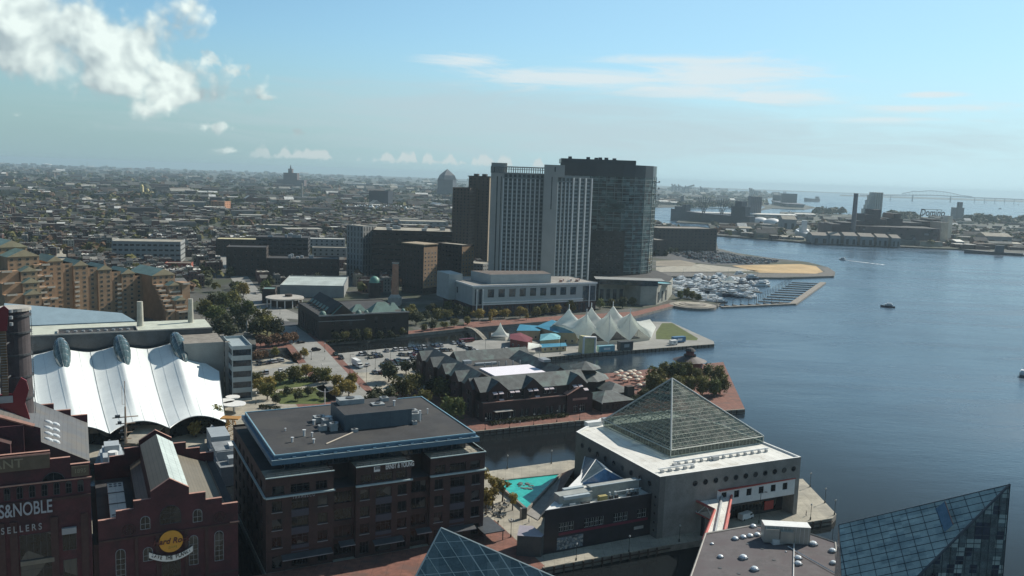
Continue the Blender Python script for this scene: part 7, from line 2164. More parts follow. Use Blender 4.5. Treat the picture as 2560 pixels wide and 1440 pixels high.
for a,c in zip(deck,deck[1:]):b.bar(bp(*a),bp(*c),4.5,4)
b.build('deck',[m_br],BR)
b=MB()
arch_=[(2255,483.5),(2275,480.5),(2283,477.8),(2300,479),(2316,477.0),(2335,477.2),(2360,479.5),(2376,482),(2384,484),(2400,488),(2430,491.5)]
for a,c in zip(arch_,arch_[1:]):b.bar(bp(*a),bp(*c),3.2,4)
def deck_y(x):
 for(xa,ya),(xb,yb)in zip(deck,deck[1:]):
  if xa<=x<=xb:return ya+(yb-ya)*(x-xa)/(xb-xa)
 return 498
def arch_y(x):
 for(xa,ya),(xb,yb)in zip(arch_,arch_[1:]):
  if xa<=x<=xb:return ya+(yb-ya)*(x-xa)/(xb-xa)
 return 490
for i in range(20):
 x=2256+i*8.6
 b.bar(bp(x,arch_y(x)),bp(x,deck_y(x)),1.3,4)
 if i<19:b.bar(bp(x,deck_y(x)),bp(x+8.6,arch_y(x+8.6)),1.0,4)
b.build('truss',[m_br],BR)
b=MB()
for x in(2227,2282,2377,2437,2462,2488,2512,2536):
 p=bp(x,deck_y(x));b.bar(p,(p.x,p.y,-3),7 if x in(2282,2377)else 3.5,4)
b.build_each('pier',[m_br],BR)
# ====== cars, lorries
m_tyre=mat('tyre',(0.02,0.02,0.02),.9,.05);m_lampw=mat('headlight_glass',(0.6,0.62,0.6),.2,.02);m_lampr=mat('tail_light',(0.3,0.02,0.02),.3,.02)
def car_proto(colname,rgb,suv=False):
 m_=mat('car_paint_'+colname,rgb,.25,.02)
 e=empty('parked_car',(0,0,-50),0,'x','car')
 b=MB();h1,h2=(1.0,1.75)if suv else(.85,1.42)
 pr=[(-2.35,.35),(2.3,.35),(2.35,.65),(2.2,.8 if not suv else.95),(1.2,h1),(-2.1,h1),(-2.35,.8)]
 for a,c in zip(pr,pr[1:]+pr[:1]):b.face([(a[0],-.9,a[1]),(c[0],-.9,c[1]),(c[0],.9,c[1]),(a[0],.9,a[1])][::-1])
 b.face([(x,-.9,z)for x,z in pr]);b.face([(x,.9,z)for x,z in pr][::-1])
 x0,x1,x2,x3=(-2.2,-1.9,.3,1.1)if suv else(-1.8,-1.1,.25,1.15)
 b.face([(x1,-.68,h2),(x2,-.68,h2),(x2,.68,h2),(x1,.68,h2)])
 b.build('body',[m_],e)
 b=MB()
 for s_ in(-1,1):b.face([(x0,.88*s_,h1),(x3,.88*s_,h1),(x2,.69*s_,h2),(x1,.69*s_,h2)][::-s_])
 b.face([(x3,-.88,h1),(x3,.88,h1),(x2,.69,h2),(x2,-.69,h2)]);b.face([(x0,.88,h1),(x0,-.88,h1),(x1,-.69,h2),(x1,.69,h2)])
 b.build('window',[g_dark],e)
 b=MB();b.bar((0,-.11,0),(0,.11,0),.34,10);wme=b.mesh('wheel',[m_tyre])
 for x in(-1.45,1.4):
  for y in(-.82,.82):inst(wme,'wheel',e,(x,y,.34))
 b=MB();b.box(-.03,.03,-.18,.18,-.08,.08);hm=b.mesh('headlight',[m_lampw]);tm=b.mesh('tail_light',[m_lampr])
 for y in(-.65,.65):inst(hm,'headlight',e,(2.33,y,.68));inst(tm,'tail_light',e,(-2.36,y,.72))
 return e
CARS=[('white',(0.65,0.66,0.66)),('silver',(0.36,0.38,0.40)),('black',(0.012,0.012,0.014)),('dark grey',(0.05,0.053,0.058)),('dark red',(0.16,0.02,0.02)),('dark blue',(0.02,0.035,0.10)),('tan',(0.30,0.27,0.20)),('dark green',(0.02,0.05,0.04))]
cps=[[car_proto(n.replace(' ','_'),c,s_)for s_ in(False,True)]for n,c in CARS]
cused=set()
ORD=['first','second','third','fourth','fifth','sixth','seventh','eighth','ninth','tenth','eleventh','twelfth','13th','14th']
rr=random.Random(8)
def put_car(ci,suv,p,rz,label,group='parked cars'):
 k=(ci,suv)
 if k not in cused:cused.add(k);o=cps[ci][suv];o.location=p;o.rotation_euler=(0,0,rz)
 else:o=copy_tree(cps[ci][suv],p,rz)
 o['label']=label;o['group']=group;o.scale=(1.22,)*3
 return o
LOT=[((967,879),(987,877),2,'short row at the canal edge'),((1001,876),(1102,866),10,'back row along the dark canal'),((1003,889),(1033,889),4,'left half of the middle row'),((1040,881),(1124,877),9,'second row behind the canal row'),((902,888),(912,888),2,'pair at the lot far left'),((926,895),(951,892),3,'front line behind the white lorry'),((934,886),(945,887),2,'back line behind the white lorry'),((969,907),(1017,904),6,'front row before the trees'),((983,913),(1008,911),3,'row nearest the olive trees'),((1032,898),(1062,896),4,'short row left of the hotel roof'),((937,934),(976,935),4,'row beside the round trees'),((1134,860),(1156,859),3,'small row by the long red van'),((1152,866),(1192,880),6,'slanting row in the middle of the lot'),((1265,875),(1292,874),2,'pair before the sail canopy'),((648,912),(704,903),8,'kerb row left of the bridge road'),((655,935),(665,934),2,'pair half hidden by the garden trees'),((702,930),(722,929),2,'pair at the garden hedge'),((839,888),(853,897),2,'pair at the foot of the bridge')]
CPOS=[]
for a,c,n_,desc in LOT:
 A_,B_=P(*a),P(*c);used_here={}
 for i in range(n_):
  p=A_.lerp(B_,i/max(1,n_-1));p.z=.01
  ci=rr.choices(range(8),[4,4,5,5,1,1.4,1,.7])[0];suv=rr.random()<.35
  put_car(ci,suv,p,TH+R(90)+rr.choice([0,math.pi])+rr.uniform(-.05,.05),'%s %s, %s in the %s'%(CARS[ci][0],'SUV' if suv else 'car',ORD[i],desc))
for x,y,ci,suv,lb,a in((790,877,2,True,'black sport-utility car driving over the canal bridge',15),(752,858,2,False,'black car waiting at the far end of the bridge',15),(958,915,3,False,'lone dark grey car between the lorry and the tree row',90),(918,915,1,False,'silver car parked right behind the white lorry',60),(748,770,0,False,'white car on the forecourt of the round pavilion',0),(700,812,3,False,'dark car on the shaded side street',0),(640,735,0,False,'white car on the street behind the park',100),(1750,770,0,True,'white car by the hotel promenade trees',20)):
 if x==1750:continue
 put_car(ci,suv,P(x,y,.07),TH+R(a),lb,'cars on the streets')
rd=empty('parked_van',P(1166,856,.01),TH+R(8),'long dark red van by the canal in the lot','van')
b=MB();b.box(-5.5,5.5,-1.1,1.1,.5,2.6,0);b.build('body',[MATS['car_paint_dark_red']],rd)
b=MB();b.box(-4.8,5.0,-1.13,1.13,1.6,2.2,0);b.build('window',[g_dark],rd)
b=MB()
for x in(-3.5,3.6):
 for y in(-1,1):b.bar((x,y-.15,.45),(x,y+.15,.45),.45,10)
b.build_each('wheel',[m_tyre],rd)
def lorry(p,rz,label,L_=11.5):
 e=empty('box_lorry',p,rz,label,'lorry')
 b=MB();b.box(-L_/2,L_/2-3.0,-1.3,1.3,1.1,4.2,0);b.build('cargo_box',[m_white],e)
 b=MB();b.prism([(L_/2-2.8,-1.15),(L_/2-.9,-1.15),(L_/2-.9,1.15),(L_/2-2.8,1.15)],.7,2.9,0);b.box(L_/2-.9,L_/2+.4,-1.1,1.1,.7,1.7,0);cb=b.build('cab',[m_white],e)
 b=MB();b.box(L_/2-2.2,L_/2-.87,-1.17,1.17,1.8,2.6,0);b.build('windscreen',[g_dark],cb)
 b=MB()
 for x in(-L_/2+1.5,-L_/2+2.7,L_/2-1.2):
  for y in(-1.05,1.05):b.bar((x,y-.15,.5),(x,y+.15,.5),.5,12)
 b.build_each('wheel',[m_tyre],e)
 b=MB();b.box(-L_/2+.2,L_/2-.6,-.8,.8,.6,1.1,0);b.build('chassis',[m_metald],e)
 return e
lorry(P(893,917,.01),R(-58),'white box lorry parked at the left of the car lot')
v=empty('delivery_van',UV(195.5,207.2,.01),TH+R(10),'white delivery van parked under the grey pavilion overhang','van')
b=MB();b.prism([(-2.9,-1),(2.0,-1),(2.0,1),(-2.9,1)],.4,2.3,0);b.box(2.0,2.9,-.95,.95,.4,1.3,0);b.build('body',[m_white],v)
b=MB();b.box(.9,2.05,-1.03,1.03,1.35,2.0,0);b.build('window',[g_dark],v)
b=MB()
for x in(-1.9,1.9):
 for y in(-.9,.9):b.bar((x,y-.12,.38),(x,y+.12,.38),.38,10)
b.build_each('wheel',[m_tyre],v)
def inpoly(p,poly):
 c=False;n_=len(poly)
 for i in range(n_):
  a,b_=poly[i],poly[(i+1)%n_]
  if(a[1]>p[1])!=(b_[1]>p[1])and p[0]<(b_[0]-a[0])*(p[1]-a[1])/(b_[1]-a[1])+a[0]:c=not c
 return c
lot=[P(1672,634),P(1700,627),P(1790,627),P(1850,640),P(1950,654),P(1920,660),P(1850,661),P(1780,659),P(1700,642)]
lotc=MB()
def simple_car(b_,p,rz,k,ks):
 c_,s_=math.cos(rz),math.sin(rz)
 def T(x,y,z):return(p[0]+x*c_-y*s_,p[1]+x*s_+y*c_,p[2]+z)
 for(x0,x1,w_,z0,z1,kk)in((-2.4,2.4,.95,.25,.95,k),(-1.8,1.2,.8,.95,1.55,ks)):
  i0=len(b_.v)
  b_.v+=[T(x0,-w_,z0),T(x1,-w_,z0),T(x1,w_,z0),T(x0,w_,z0),T(x0*.93,-w_*.92,z1),T(x1*.93,-w_*.92,z1),T(x1*.93,w_*.92,z1),T(x0*.93,w_*.92,z1)]
  for q in((0,1,5,4),(1,2,6,5),(2,3,7,6),(3,0,4,7)):b_.f.append(tuple(i0+j for j in q));b_.k.append(kk)
  b_.f.append((i0+4,i0+5,i0+6,i0+7));b_.k.append(k)
pm=[MATS['car_paint_'+n.replace(' ','_')]for n,_ in CARS]
sm=[]
for i in range(8):
 b=MB();simple_car(b,(0,0,0),0,0,1);sm.append(b.mesh('parked_car',[pm[i],g_dark]))
cand=[]
r_=0
for iu in range(-60,140):
 for iv in range(-20,60):
  p=UV(560+iu*5.2,800+iv*13.0+(iu%2)*0)
  if inpoly(p,lot)and rr.random()<.88:cand.append((p.length,iv,iu,p))
cand.sort(key=lambda q:q[0])
rest=MB()
rowno={iv:i for i,iv in enumerate(sorted({q[1]for q in cand}))}
cnt={}
for n_,(d_,iv,iu,p)in enumerate(cand):
 ci=rr.choices(range(8),[5,5,4,4,.8,1,.8,.5])[0];rz=TH+R(90)+rr.uniform(-.06,.06)
 if n_<205:
  cnt[iv]=cnt.get(iv,0)+1
  o=inst(sm[ci],'parked_car',None,(p.x,p.y,.05),rz);o.scale=(1.3,1.3,1.3)
  tag(o,'%s car, number %d in row %d of the crowded lot on the point'%(CARS[ci][0],cnt[iv],rowno[iv]+1),'car','cars in the lot on the point')
 else:simple_car(rest,(p.x,p.y,.05),rz,ci,8)
if rest.f:tag(rest.build('parked_cars',pm+[g_dark]),'dense mass of small parked cars far back in the lot on the point','cars',None,'stuff')
# ====== trees
def leafmat(name,c):
 m=bpy.data.materials.new(name);m.use_nodes=True;MATS[name]=m
 t=NT(m.node_tree);b_=m.node_tree.nodes['Principled BSDF'];b_.inputs['Roughness'].default_value=.75;b_.inputs['Specular IOR Level'].default_value=.25
 pos=t.new('ShaderNodeNewGeometry').outputs['Position']
 n1=t.noise(pos,.35,3.0);oi=t.new('ShaderNodeObjectInfo').outputs['Random']
 f=t.m('ADD',t.m('MULTIPLY',n1,1.1),t.m('MULTIPLY',oi,.5))
 cc_=t.mix(t.ss(f,.35,1.2),tuple(x*.62 for x in c),tuple(x*1.45 for x in c))
 t.l.new(cc_,b_.inputs['Base Color'])
 tr=t.new('ShaderNodeBsdfTranslucent');t.l.new(cc_,tr.inputs[0]);mx=t.new('ShaderNodeMixShader');mx.inputs[0].default_value=.2
 out=m.node_tree.nodes['Material Output'];t.l.new(b_.outputs[0],mx.inputs[1]);t.l.new(tr.outputs[0],mx.inputs[2]);t.l.new(mx.outputs[0],out.inputs[0])
 return m
LEAF={'dark green':leafmat('leaf_dark_green',(0.052,0.060,0.028)),'olive':leafmat('leaf_olive',(0.125,0.12,0.036)),'yellowing':leafmat('leaf_yellow',(0.23,0.18,0.05)),'rust-brown':leafmat('leaf_rust',(0.14,0.085,0.05)),'green':leafmat('leaf_green',(0.09,0.11,0.036))}
m_bark=mat('bark',(0.07,0.055,0.045),.9,.2,1.0)
def crown_mesh(seed,r,h,n_,leaf,m_,z0,airy=0.0,lobes=13):
 rg=random.Random(seed);b_=MB();lb=[]
 for i in range(lobes):
  a=rg.uniform(0,6.28);d=r*rg.uniform(.15,.68);z=z0+h*rg.uniform(.22,.80)
  k_=1-abs((z-z0)/h-.45)*.7
  lb.append((d*math.cos(a)*k_,d*math.sin(a)*k_,z,r*rg.uniform(.34,.56)*(1-airy*.3)))
 lb.append((0,0,z0+h*.72,r*.5))
 for i in range(n_):
  x,y,z,q=rg.choice(lb)
  v=Vector((rg.gauss(0,1),rg.gauss(0,1),rg.gauss(0,1))).normalized()*q*(rg.uniform(.55,1.08)if rg.random()<.8 else rg.uniform(0,.6))
  v.z*=h/(2*r)*1.1
  c=Vector((x,y,z))+v
  nrm=(v.normalized()*.9+Vector((rg.gauss(0,.6),rg.gauss(0,.6),rg.gauss(0,.6)+.25))).normalized()
  a=nrm.orthogonal().normalized();bb=nrm.cross(a);ang=rg.uniform(0,6.28)
  a,bb=a*math.cos(ang)+bb*math.sin(ang),bb*math.cos(ang)-a*math.sin(ang)
  s_=leaf*rg.uniform(.6,1.35)
  b_.face([c-a*s_-bb*s_*.5,c+a*s_*.3-bb*s_*.8,c+a*s_+bb*s_*.4,c-a*s_*.3+bb*s_*.85])
 return b_.mesh('crown',[m_])
def tree_proto(kind,seed,r,h,n_,leaf,trunk_h=None,airy=0.0):
 e=empty('tree',(0,0,-90),0,'x','tree');th_=trunk_h or h*.28
 inst(crown_mesh(seed,r,h-th_*.7,n_,leaf,LEAF[kind],th_*.7,airy),'crown',e)
 b_=MB();rg=random.Random(seed);w_=r*.055+.08
 b_.bar((0,0,0),(.1,0,th_),w_,7,0,w_*.75)
 for i in range(5):
  a=i*1.26+rg.uniform(-.3,.3);b_.bar((.1,0,th_*rg.uniform(.75,1)),(r*.55*math.cos(a),r*.55*math.sin(a),th_+(h-th_)*rg.uniform(.3,.6)),w_*.45,5,0,w_*.2)
 b_.bar((.1,0,th_),(0,0,h*.8),w_*.6,5,0,w_*.2)
 b_.build('trunk',[m_bark],e)
 return e
TPR={}
for k_ in LEAF:
 TPR[k_]=[tree_proto(k_,31+i+len(k_)*7,6.0,10.5,1100,.55,2.2)for i in range(2)]
TPR['columnar']=[tree_proto('yellowing',77,2.1,11,260,.5,1.5)]
TPR['young']=[tree_proto('yellowing',90,2.6,6.5,420,.28,2.8,1.0),tree_proto('yellowing',93,2.6,6.5,420,.28,2.8,1.0)]
tused={}
TCOUNT=0;TPOS=[]
def put_tree(kind,px,py,s_,label,group,p=None):
 global TCOUNT
 p=p or P(px,py);k=rr.randrange(len(TPR[kind]));key=(kind,k)
 if key not in tused:
  tused[key]=1;o=TPR[kind][k];o.location=p;o.rotation_euler=(0,0,rr.uniform(0,6.28))
 else:o=copy_tree(TPR[kind][k],p,rr.uniform(0,6.28))
 sz=s_*rr.uniform(.78,1.2);o.scale=(sz,sz,sz*rr.uniform(.92,1.08));o['label']=label;o['group']=group
 TCOUNT+=1;TPOS.append(p)
 return o
def trees(kinds,pts,s_,where,group):
 ks={}
 pts=sorted(pts)
 for i,(x,y)in enumerate(pts):
  k=kinds[(i*7+x)%len(kinds)]if isinstance(kinds,(list,tuple))else kinds
  nm={'columnar':'slim yellowing','young':'small thin-leaved yellow'}.get(k,k)
  put_tree(k,x,y,s_,'%s tree, %s from the left %s'%(nm,ORD[i]if i<14 else '%dth'%(i+1),where),group)
trees(['olive','olive','green'],[(1640,962),(1662,948),(1690,955),(1716,948),(1742,956),(1768,952),(1795,966),(1660,985),(1690,990),(1722,985),(1755,988),(1785,992),(1800,985),(1632,985)],1.0,'in the big grove behind the glass pyramid','grove on the brick pier')
trees('dark green',[(1610,1000),(1595,1010),(1580,1015),(1560,1020),(1620,985)],.55,'under the cream parasols','shrubs on the brick pier')
trees(['dark green','olive'],[(945,1015),(975,1010),(1005,1000),(1035,985),(1060,960),(1085,985),(1045,938),(1015,935),(972,955),(1070,925),(1090,940),(1110,1000),(930,1030),(1060,1015)],.95,'in the shaded clump left of the brick hotel','clump beside the hotel')
trees('green',[(1133,1056)],.95,'standing alone at the office block corner, round','quayside tree')
trees(['dark green','dark green','olive'],[(1016,808),(1040,812),(1066,800),(1092,806),(1118,800),(1142,796),(1165,792),(1030,790),(1080,785),(1120,780),(1150,778)],.95,'in the shaded row on the far canal bank','canal bank trees')
trees(['yellowing','olive','yellowing'],[(1196,800),(1232,800),(1262,796),(1300,796),(1340,792),(1360,788),(1390,786),(1425,780),(1245,788)],.85,'before the white hotel podium','promenade trees')
trees('columnar',[(1226,806),(1316,800)],1.0,'before the hotel podium, tall and slim','promenade trees')
trees(['olive','green','dark green'],[(1470,772),(1500,772),(1528,768),(1556,770),(1580,764),(1700,748),(1716,745),(1730,748),(1745,752)],.8,'between the podium and the marina plaza','plaza trees')
trees(['dark green','olive'],[(840,853),(862,851),(890,852),(918,850),(950,848),(975,845),(1005,838),(1060,828),(1082,824),(1110,822),(1135,818),(1168,812)],.62,'along the canal before the museum','canal bank trees')
trees(['dark green','dark green','green','olive'],[(515,800),(540,812),(566,820),(530,775),(558,780),(590,800),(606,828),(582,770),(640,842),(668,838),(690,842),(655,820),(620,800),(548,842),(575,850)],1.25,'in the park beyond the office wing','park trees')
trees(['rust-brown'],[(690,865),(715,862),(672,868),(652,866),(733,858)],.75,'beside the bridge ramp','ramp trees')
trees(['olive','rust-brown','yellowing'],[(660,898),(688,893),(742,905),(760,896),(640,905)],.6,'on the near canal bank left of the bridge','canal bank trees')
trees(['yellowing','olive','olive'],[(650,985),(672,978),(640,968),(700,962),(735,955),(765,948),(790,950),(815,958),(668,1000)],.85,'in the sunny garden behind the office roof','garden trees')
trees('yellowing',[(842,968),(856,985),(872,992),(838,998),(866,975),(882,968)],.7,'by the garden edge of the bridge road','garden trees')
trees('dark green',[(718,990),(800,998),(770,990),(745,1002),(690,1010)],.42,'on the garden lawn, low','garden shrubs')
trees(['olive','yellowing','dark green'],[(505,1085),(524,1078),(540,1066),(555,1080),(490,1092)],.7,'on the quay behind the moored ships','quay trees')
trees('young',[(1209,1220),(1233,1238),(1256,1254),(1281,1276),(1231,1273),(1215,1287)],1.25,'on the plaza beside the turquoise pool','plaza young trees')
trees('dark green',[(1640,640),(1652,636),(1664,640),(1676,634),(1690,632)],.8,'by the lot on the point','trees on the point')
def hedge(label,a,c,w_,h_,kind):
 A_,B_=P(*a),P(*c);d_=B_-A_;L_=d_.length;rg=random.Random(L_)
 e=empty('hedge',A_,math.atan2(d_.y,d_.x),label,'hedge')
 b_=MB()
 for i in range(int(L_*26)):
  c0=Vector((rg.uniform(0,L_),rg.uniform(-w_,w_),rg.uniform(.2,h_)));n0=Vector((rg.gauss(0,1),rg.gauss(0,1),rg.gauss(.4,1))).normalized();a0=n0.orthogonal().normalized()*.4;b0=n0.cross(a0)
  b_.face([c0-a0,c0-b0,c0+a0,c0+b0])
 b_.build('foliage',[LEAF[kind]],e)
hedge('dark clipped hedge at the back of the garden lawn',(742,955),(838,950),2.2,2.0,'dark green')
hedge('olive flower bed hedge in the middle of the garden',(700,985),(786,975),3.0,1.4,'olive')
hedge('planting strip along the brick hotel promenade',(1226,1062),(1418,1040),1.8,1.6,'dark green')
hedge('hedge between the lawn and the red brick path',(650,1020),(700,1025),1.2,1.5,'dark green')
hedge('low shrub bank at the museum foot',(815,858),(1000,843),1.4,1.6,'dark green')
# ====== lamps, people, quay fittings
m_pole=mat('lamp_pole',(0.05,0.055,0.05),.6,.05);m_globe=mat('lamp_globe',(0.5,0.5,0.47),.3,.03)
def lamp_proto(h_,triple=False,dbl=False):
 e=empty('street_lamp',(0,0,-60),0,'x','lamp')
 b_=MB();b_.cyl(0,0,0,.9,.28,.22,8);b_.bar((0,0,.9),(0,0,h_),.09,6);b_.build('pole',[m_pole],e)
 b_=MB()
 if triple:
  for a in range(4):b_.bar((0,0,h_-.6),(.7*math.cos(a*1.57),.7*math.sin(a*1.57),h_-.1),.05,4)
  b_.build('arm',[m_pole],e)
  for a in range(4):q=MB();q.lathe([(.02,-.25),(.28,0),(.28,.2),(.02,.45)],n=8);inst(q.mesh('globe',[m_globe]),'globe',e,(.7*math.cos(a*1.57),.7*math.sin(a*1.57),h_))
 elif dbl:
  b_.bar((0,0,h_),(1.6,0,h_+.2),.07,4);b_.build('arm',[m_pole],e)
  q=MB();q.box(1.2,2.0,-.2,.2,h_+.1,h_+.3);q.build('lamp_head',[m_pole],e)
 else:
  b_.lathe([(.02,-.2),(.3,.05),(.3,.3),(.02,.6)],n=8);o=b_.build('globe',[m_globe],e);o.location=(0,0,h_)
 return e
LP={'g':lamp_proto(5.0),'t':lamp_proto(5.4,True),'d':lamp_proto(10.5,dbl=True)};lused=set()
def lamp(k,x,y,label,rz=0):
 p=P(x,y,.02)
 if k not in lused:lused.add(k);o=LP[k];o.location=p
 else:o=copy_tree(LP[k],p)
 o.rotation_euler=(0,0,rz);o['label']=label;o['group']={'g':'globe lamps on the quays','t':'branched lamps','d':'tall car park lamps'}[k]
lamp('t',1277,1343,'four-armed globe lamp on the brick plaza by the pool')
for i,(x,y)in enumerate(((1440,1402),(1572,1382),(1698,1354))):lamp('g',x,y,'globe lamp on the near quay, %s from the left before the black annex'%ORD[i])
for i,(x,y)in enumerate(((1268,1172),(1378,1159))):lamp('g',x,y,'globe lamp %s on the quay behind the turquoise pool'%('left' if i==0 else 'right'))
for i,(x,y)in enumerate(((2025,1217),(2062,1257),(2086,1287))):lamp('g',x,y,'globe lamp on the pier tip edge, %s going towards the camera'%ORD[i])
lamp('g',2026,1299,'globe lamp in the middle of the pier tip front');lamp('d',1897,1308,'tall lamp before the red and white pavilion wall')
for i,(x,y)in enumerate(((1213,1075),(1274,1071),(1334,1064),(1392,1055),(1449,1050),(1504,1036))):lamp('g',x,y,'globe lamp on the hotel promenade, %s from the left'%ORD[i])
for i,(x,y)in enumerate(((875,933),(916,964),(976,921),(919,900),(938,923),(1140,882),(1213,886),(1060,905),(1289,893),(1400,885))):lamp('d',x,y,'tall lamp of the car lot, %s in a list from the lorry to the tents'%ORD[i],.4*i)
for i,(x,y)in enumerate(((655,800),(672,810),(700,786),(741,842),(778,900),(805,935),(850,980),(640,1010),(812,880),(1010,842))):lamp('g',x,y,'small street lamp near the bridge road, %s from the left'%ORD[sorted([655,672,700,741,778,805,850,640,812,1010]).index(x)])
def quay_edge(label,a,c,z=.02):
 A_,B_=P(*a),P(*c);d_=B_-A_
 e=empty('quay_fender',A_,math.atan2(d_.y,d_.x),label,'quay edge','timber quay edges')
 b_=MB();b_.box(0,d_.length,-.35,.25,z,z+.35,0);b_.build('beam',[m_conc],e)
 b_=MB();n_=int(d_.length/3.2)
 for i in range(n_):b_.box(i*3.2,i*3.2+.35,-.75,-.36,-2.6,.25,0)
 tag(b_.build('piling',[m_wood],e),kind='stuff' if n_>95 else None)
 b_=MB();b_.box(0,d_.length,-.6,-.37,-.9,-.6,0);b_.build('rail',[m_wood],e)
quay_edge('timber quay edge before the black annex',(1357,1421),(1674,1363));quay_edge('timber quay edge of the hotel promenade',(1172,1081.5),(1434,1054.5))
quay_edge('timber quay edge of the concert pier',(1232,907),(1450,886));quay_edge('timber quay edge at the concert pier end',(1452,885.8),(1785,861));quay_edge('timber quay edge at the pavilion pier tip',(1992,1311),(2079,1297));quay_edge('quay edge at the brick pier tip',(1437,1054),(1861,1024))
def person_mesh():
 me=bpy.data.meshes.new('person');V=[(0,0,.92),(0,0,1.2),(0,0,1.45),(0,0,1.6),(0,.02,1.75),(0,0,1.5),(.19,0,1.42),(.26,.02,1.15),(.27,.1,.9),(-.19,0,1.42),(-.26,.02,1.15),(-.27,-.06,.9),(.1,0,.88),(.12,.14,.48),(.12,.1,.06),(.12,.24,.04),(-.1,0,.88),(-.12,-.1,.48),(-.12,-.22,.08),(-.12,-.1,.04)]
 E_=[(0,1),(1,2),(2,5),(5,3),(3,4),(2,6),(6,7),(7,8),(2,9),(9,10),(10,11),(0,12),(12,13),(13,14),(14,15),(0,16),(16,17),(17,18),(18,19)]
 rd_=[.16,.16,.17,.1,.09,.06,.07,.05,.035,.07,.05,.035,.1,.075,.05,.04,.1,.075,.05,.04]
 me.from_pydata(V,E_,[]);o=bpy.data.objects.new('person',me);COL.objects.link(o)
 m1=o.modifiers.new('s','SKIN');m1.use_smooth_shade=True
 for i,r in enumerate(rd_):me.skin_vertices[0].data[i].radius=(r,r)
 me.skin_vertices[0].data[0].use_root=True
 s1=o.modifiers.new('d','SUBSURF');s1.levels=1;s1.render_levels=1
 bpy.context.view_layer.update()
 m2=bpy.data.meshes.new_from_object(o.evaluated_get(bpy.context.evaluated_depsgraph_get()));bpy.data.objects.remove(o)
 m2.name='body';return m2
pbase=person_mesh()
PCL=[('black jacket and dark trousers',(0.02,0.02,0.025),(0.03,0.03,0.05)),('white shirt and blue trousers',(0.6,0.6,0.58),(0.04,0.06,0.14)),('red top and dark trousers',(0.35,0.04,0.04),(0.03,0.03,0.035)),('grey top and tan trousers',(0.25,0.25,0.26),(0.3,0.24,0.16))]
def person_proto(i):
 nm,c1_,c2_=PCL[i];me=pbase.copy();me.materials.clear()
 for m_ in(mat('top_%d'%i,c1_,.9,.03),mat('trousers_%d'%i,c2_,.9,.03),mat('skin',(0.45,0.28,0.2),.6,.03)):me.materials.append(m_)
 for p in me.polygons:p.material_index=1 if p.center.z<.93 else(2 if p.center.z>1.55 or(p.center.z<.98 and abs(p.center.x)>.2)else 0)
 e=empty('person',(0,0,-70),0,'x','person');inst(me,'body',e)
 b_=MB();b_.lathe([(.11,1.72),(.12,1.78),(.08,1.86),(.01,1.88)],0,0,8);b_.build('hair',[mat('hair_dark',(0.03,0.02,0.015),.8,.05)],e)
 return e
PP_=[person_proto(i)for i in range(4)];pu=set()
for x,y,k,rz,lb in((1245,1313,0,.3,'person in %s walking on the brick plaza'),(1322,1308,1,2,'person in %s near the pool corner'),(1230,1262,2,1,'person in %s standing among the plaza tables'),(1220,1242,1,0,'person in %s at the plaza tables by the wall'),(1250,1268,3,2,'person in %s near the young plaza trees'),(762,893,0,1,'person in %s crossing on the left bridge pavement'),(812,900,3,2,'person in %s on the right bridge pavement'),(898,972,0,0,'person in %s crossing the road by the lot'),(1300,1060,1,.4,'person in %s strolling on the hotel promenade'),(1390,1044,2,1,'person in %s by the hotel entrance'),(792,955,1,.4,'person in %s on the footpath by the bridge'),(2015,1290,0,1,'person in %s at the pier tip'),(1180,888,3,1,'person in %s in the open part of the lot'),(1490,884,1,1,'person in %s near the trailers on the concert pier')):
 p=P(x,y,.03)
 if k not in pu:pu.add(k);o=PP_[k];o.location=p;o.rotation_euler=(0,0,rz)
 else:o=copy_tree(PP_[k],p,rz)
 o['label']=lb%PCL[k][0];o['group']='people on the quays and streets'
tb_=empty('cafe_table',(0,0,-80),0,'x','table')
b=MB();b.cyl(0,0,.72,.78,.75,n=12);b.bar((0,0,0),(0,0,.72),.06,5);b.build('table_top',[m_metald],tb_)
for a in range(4):
 b=MB();b.box(-.25,.25,-.25,.25,.42,.48,0);b.box(-.25,.25,.2,.25,.48,.95,0)
 for sx in(-.22,.22):
  for sy in(-.22,.22):b.bar((sx,sy,0),(sx,sy,.42),.03,4)
 b.build('chair',[m_metald],tb_,loc=(1.2*math.cos(a*1.57),1.2*math.sin(a*1.57),0),rz=a*1.57-1.57)
first=True
for i,(x,y)in enumerate(((1208,1232),(1214,1248),(1222,1256),(1212,1268),(1226,1280),(1240,1288),(1252,1279),(1262,1268),(1240,1266),(1209,1293),(1254,1292),(1268,1258))):
 o=tb_ if first else copy_tree(tb_,P(x,y,.02),i*.5)
 if first:tb_.location=P(x,y,.02);first=False
 o['label']='dark round cafe table with chairs, %s in the cluster by the pool plaza'%ORD[i];o['group']='cafe tables on the plaza'
e=empty('kiosk_sign',P(1309,1296,.02),.4,'black upright information pillar at the pool corner','sign')
b=MB();b.box(-.9,.9,-.5,.5,0,3.6,0);b.build('panel',[m_metald],e);b=MB();b.box(-1.2,-.95,-.5,.5,0,3.6,0);b.build('edge',[m_stone],e)
e=empty('umbrella_sculpture',P(812,1022,.02),0,'white curved mast sculpture on the garden lawn','sculpture')
b=MB();b.bar((0,0,0),(0,0,9.5),.18,6);pv=None
for i in range(9):
 t_=-1+i/4;q=(4*t_,0,8+1.6*t_*t_)
 if pv:b.bar(pv,q,.12,4)
 pv=q
b.build('mast',[m_white],e)
e=empty('fountain_statue',P(618,838,.02),0,'pale column statue in the park behind the office wing','statue')
b=MB();b.cyl(0,0,0,2,2.4,n=10);b.lathe([(.9,2),(.7,6),(.9,7),(.4,9),(.05,10.5)],n=8);b.build('column',[m_stone],e)
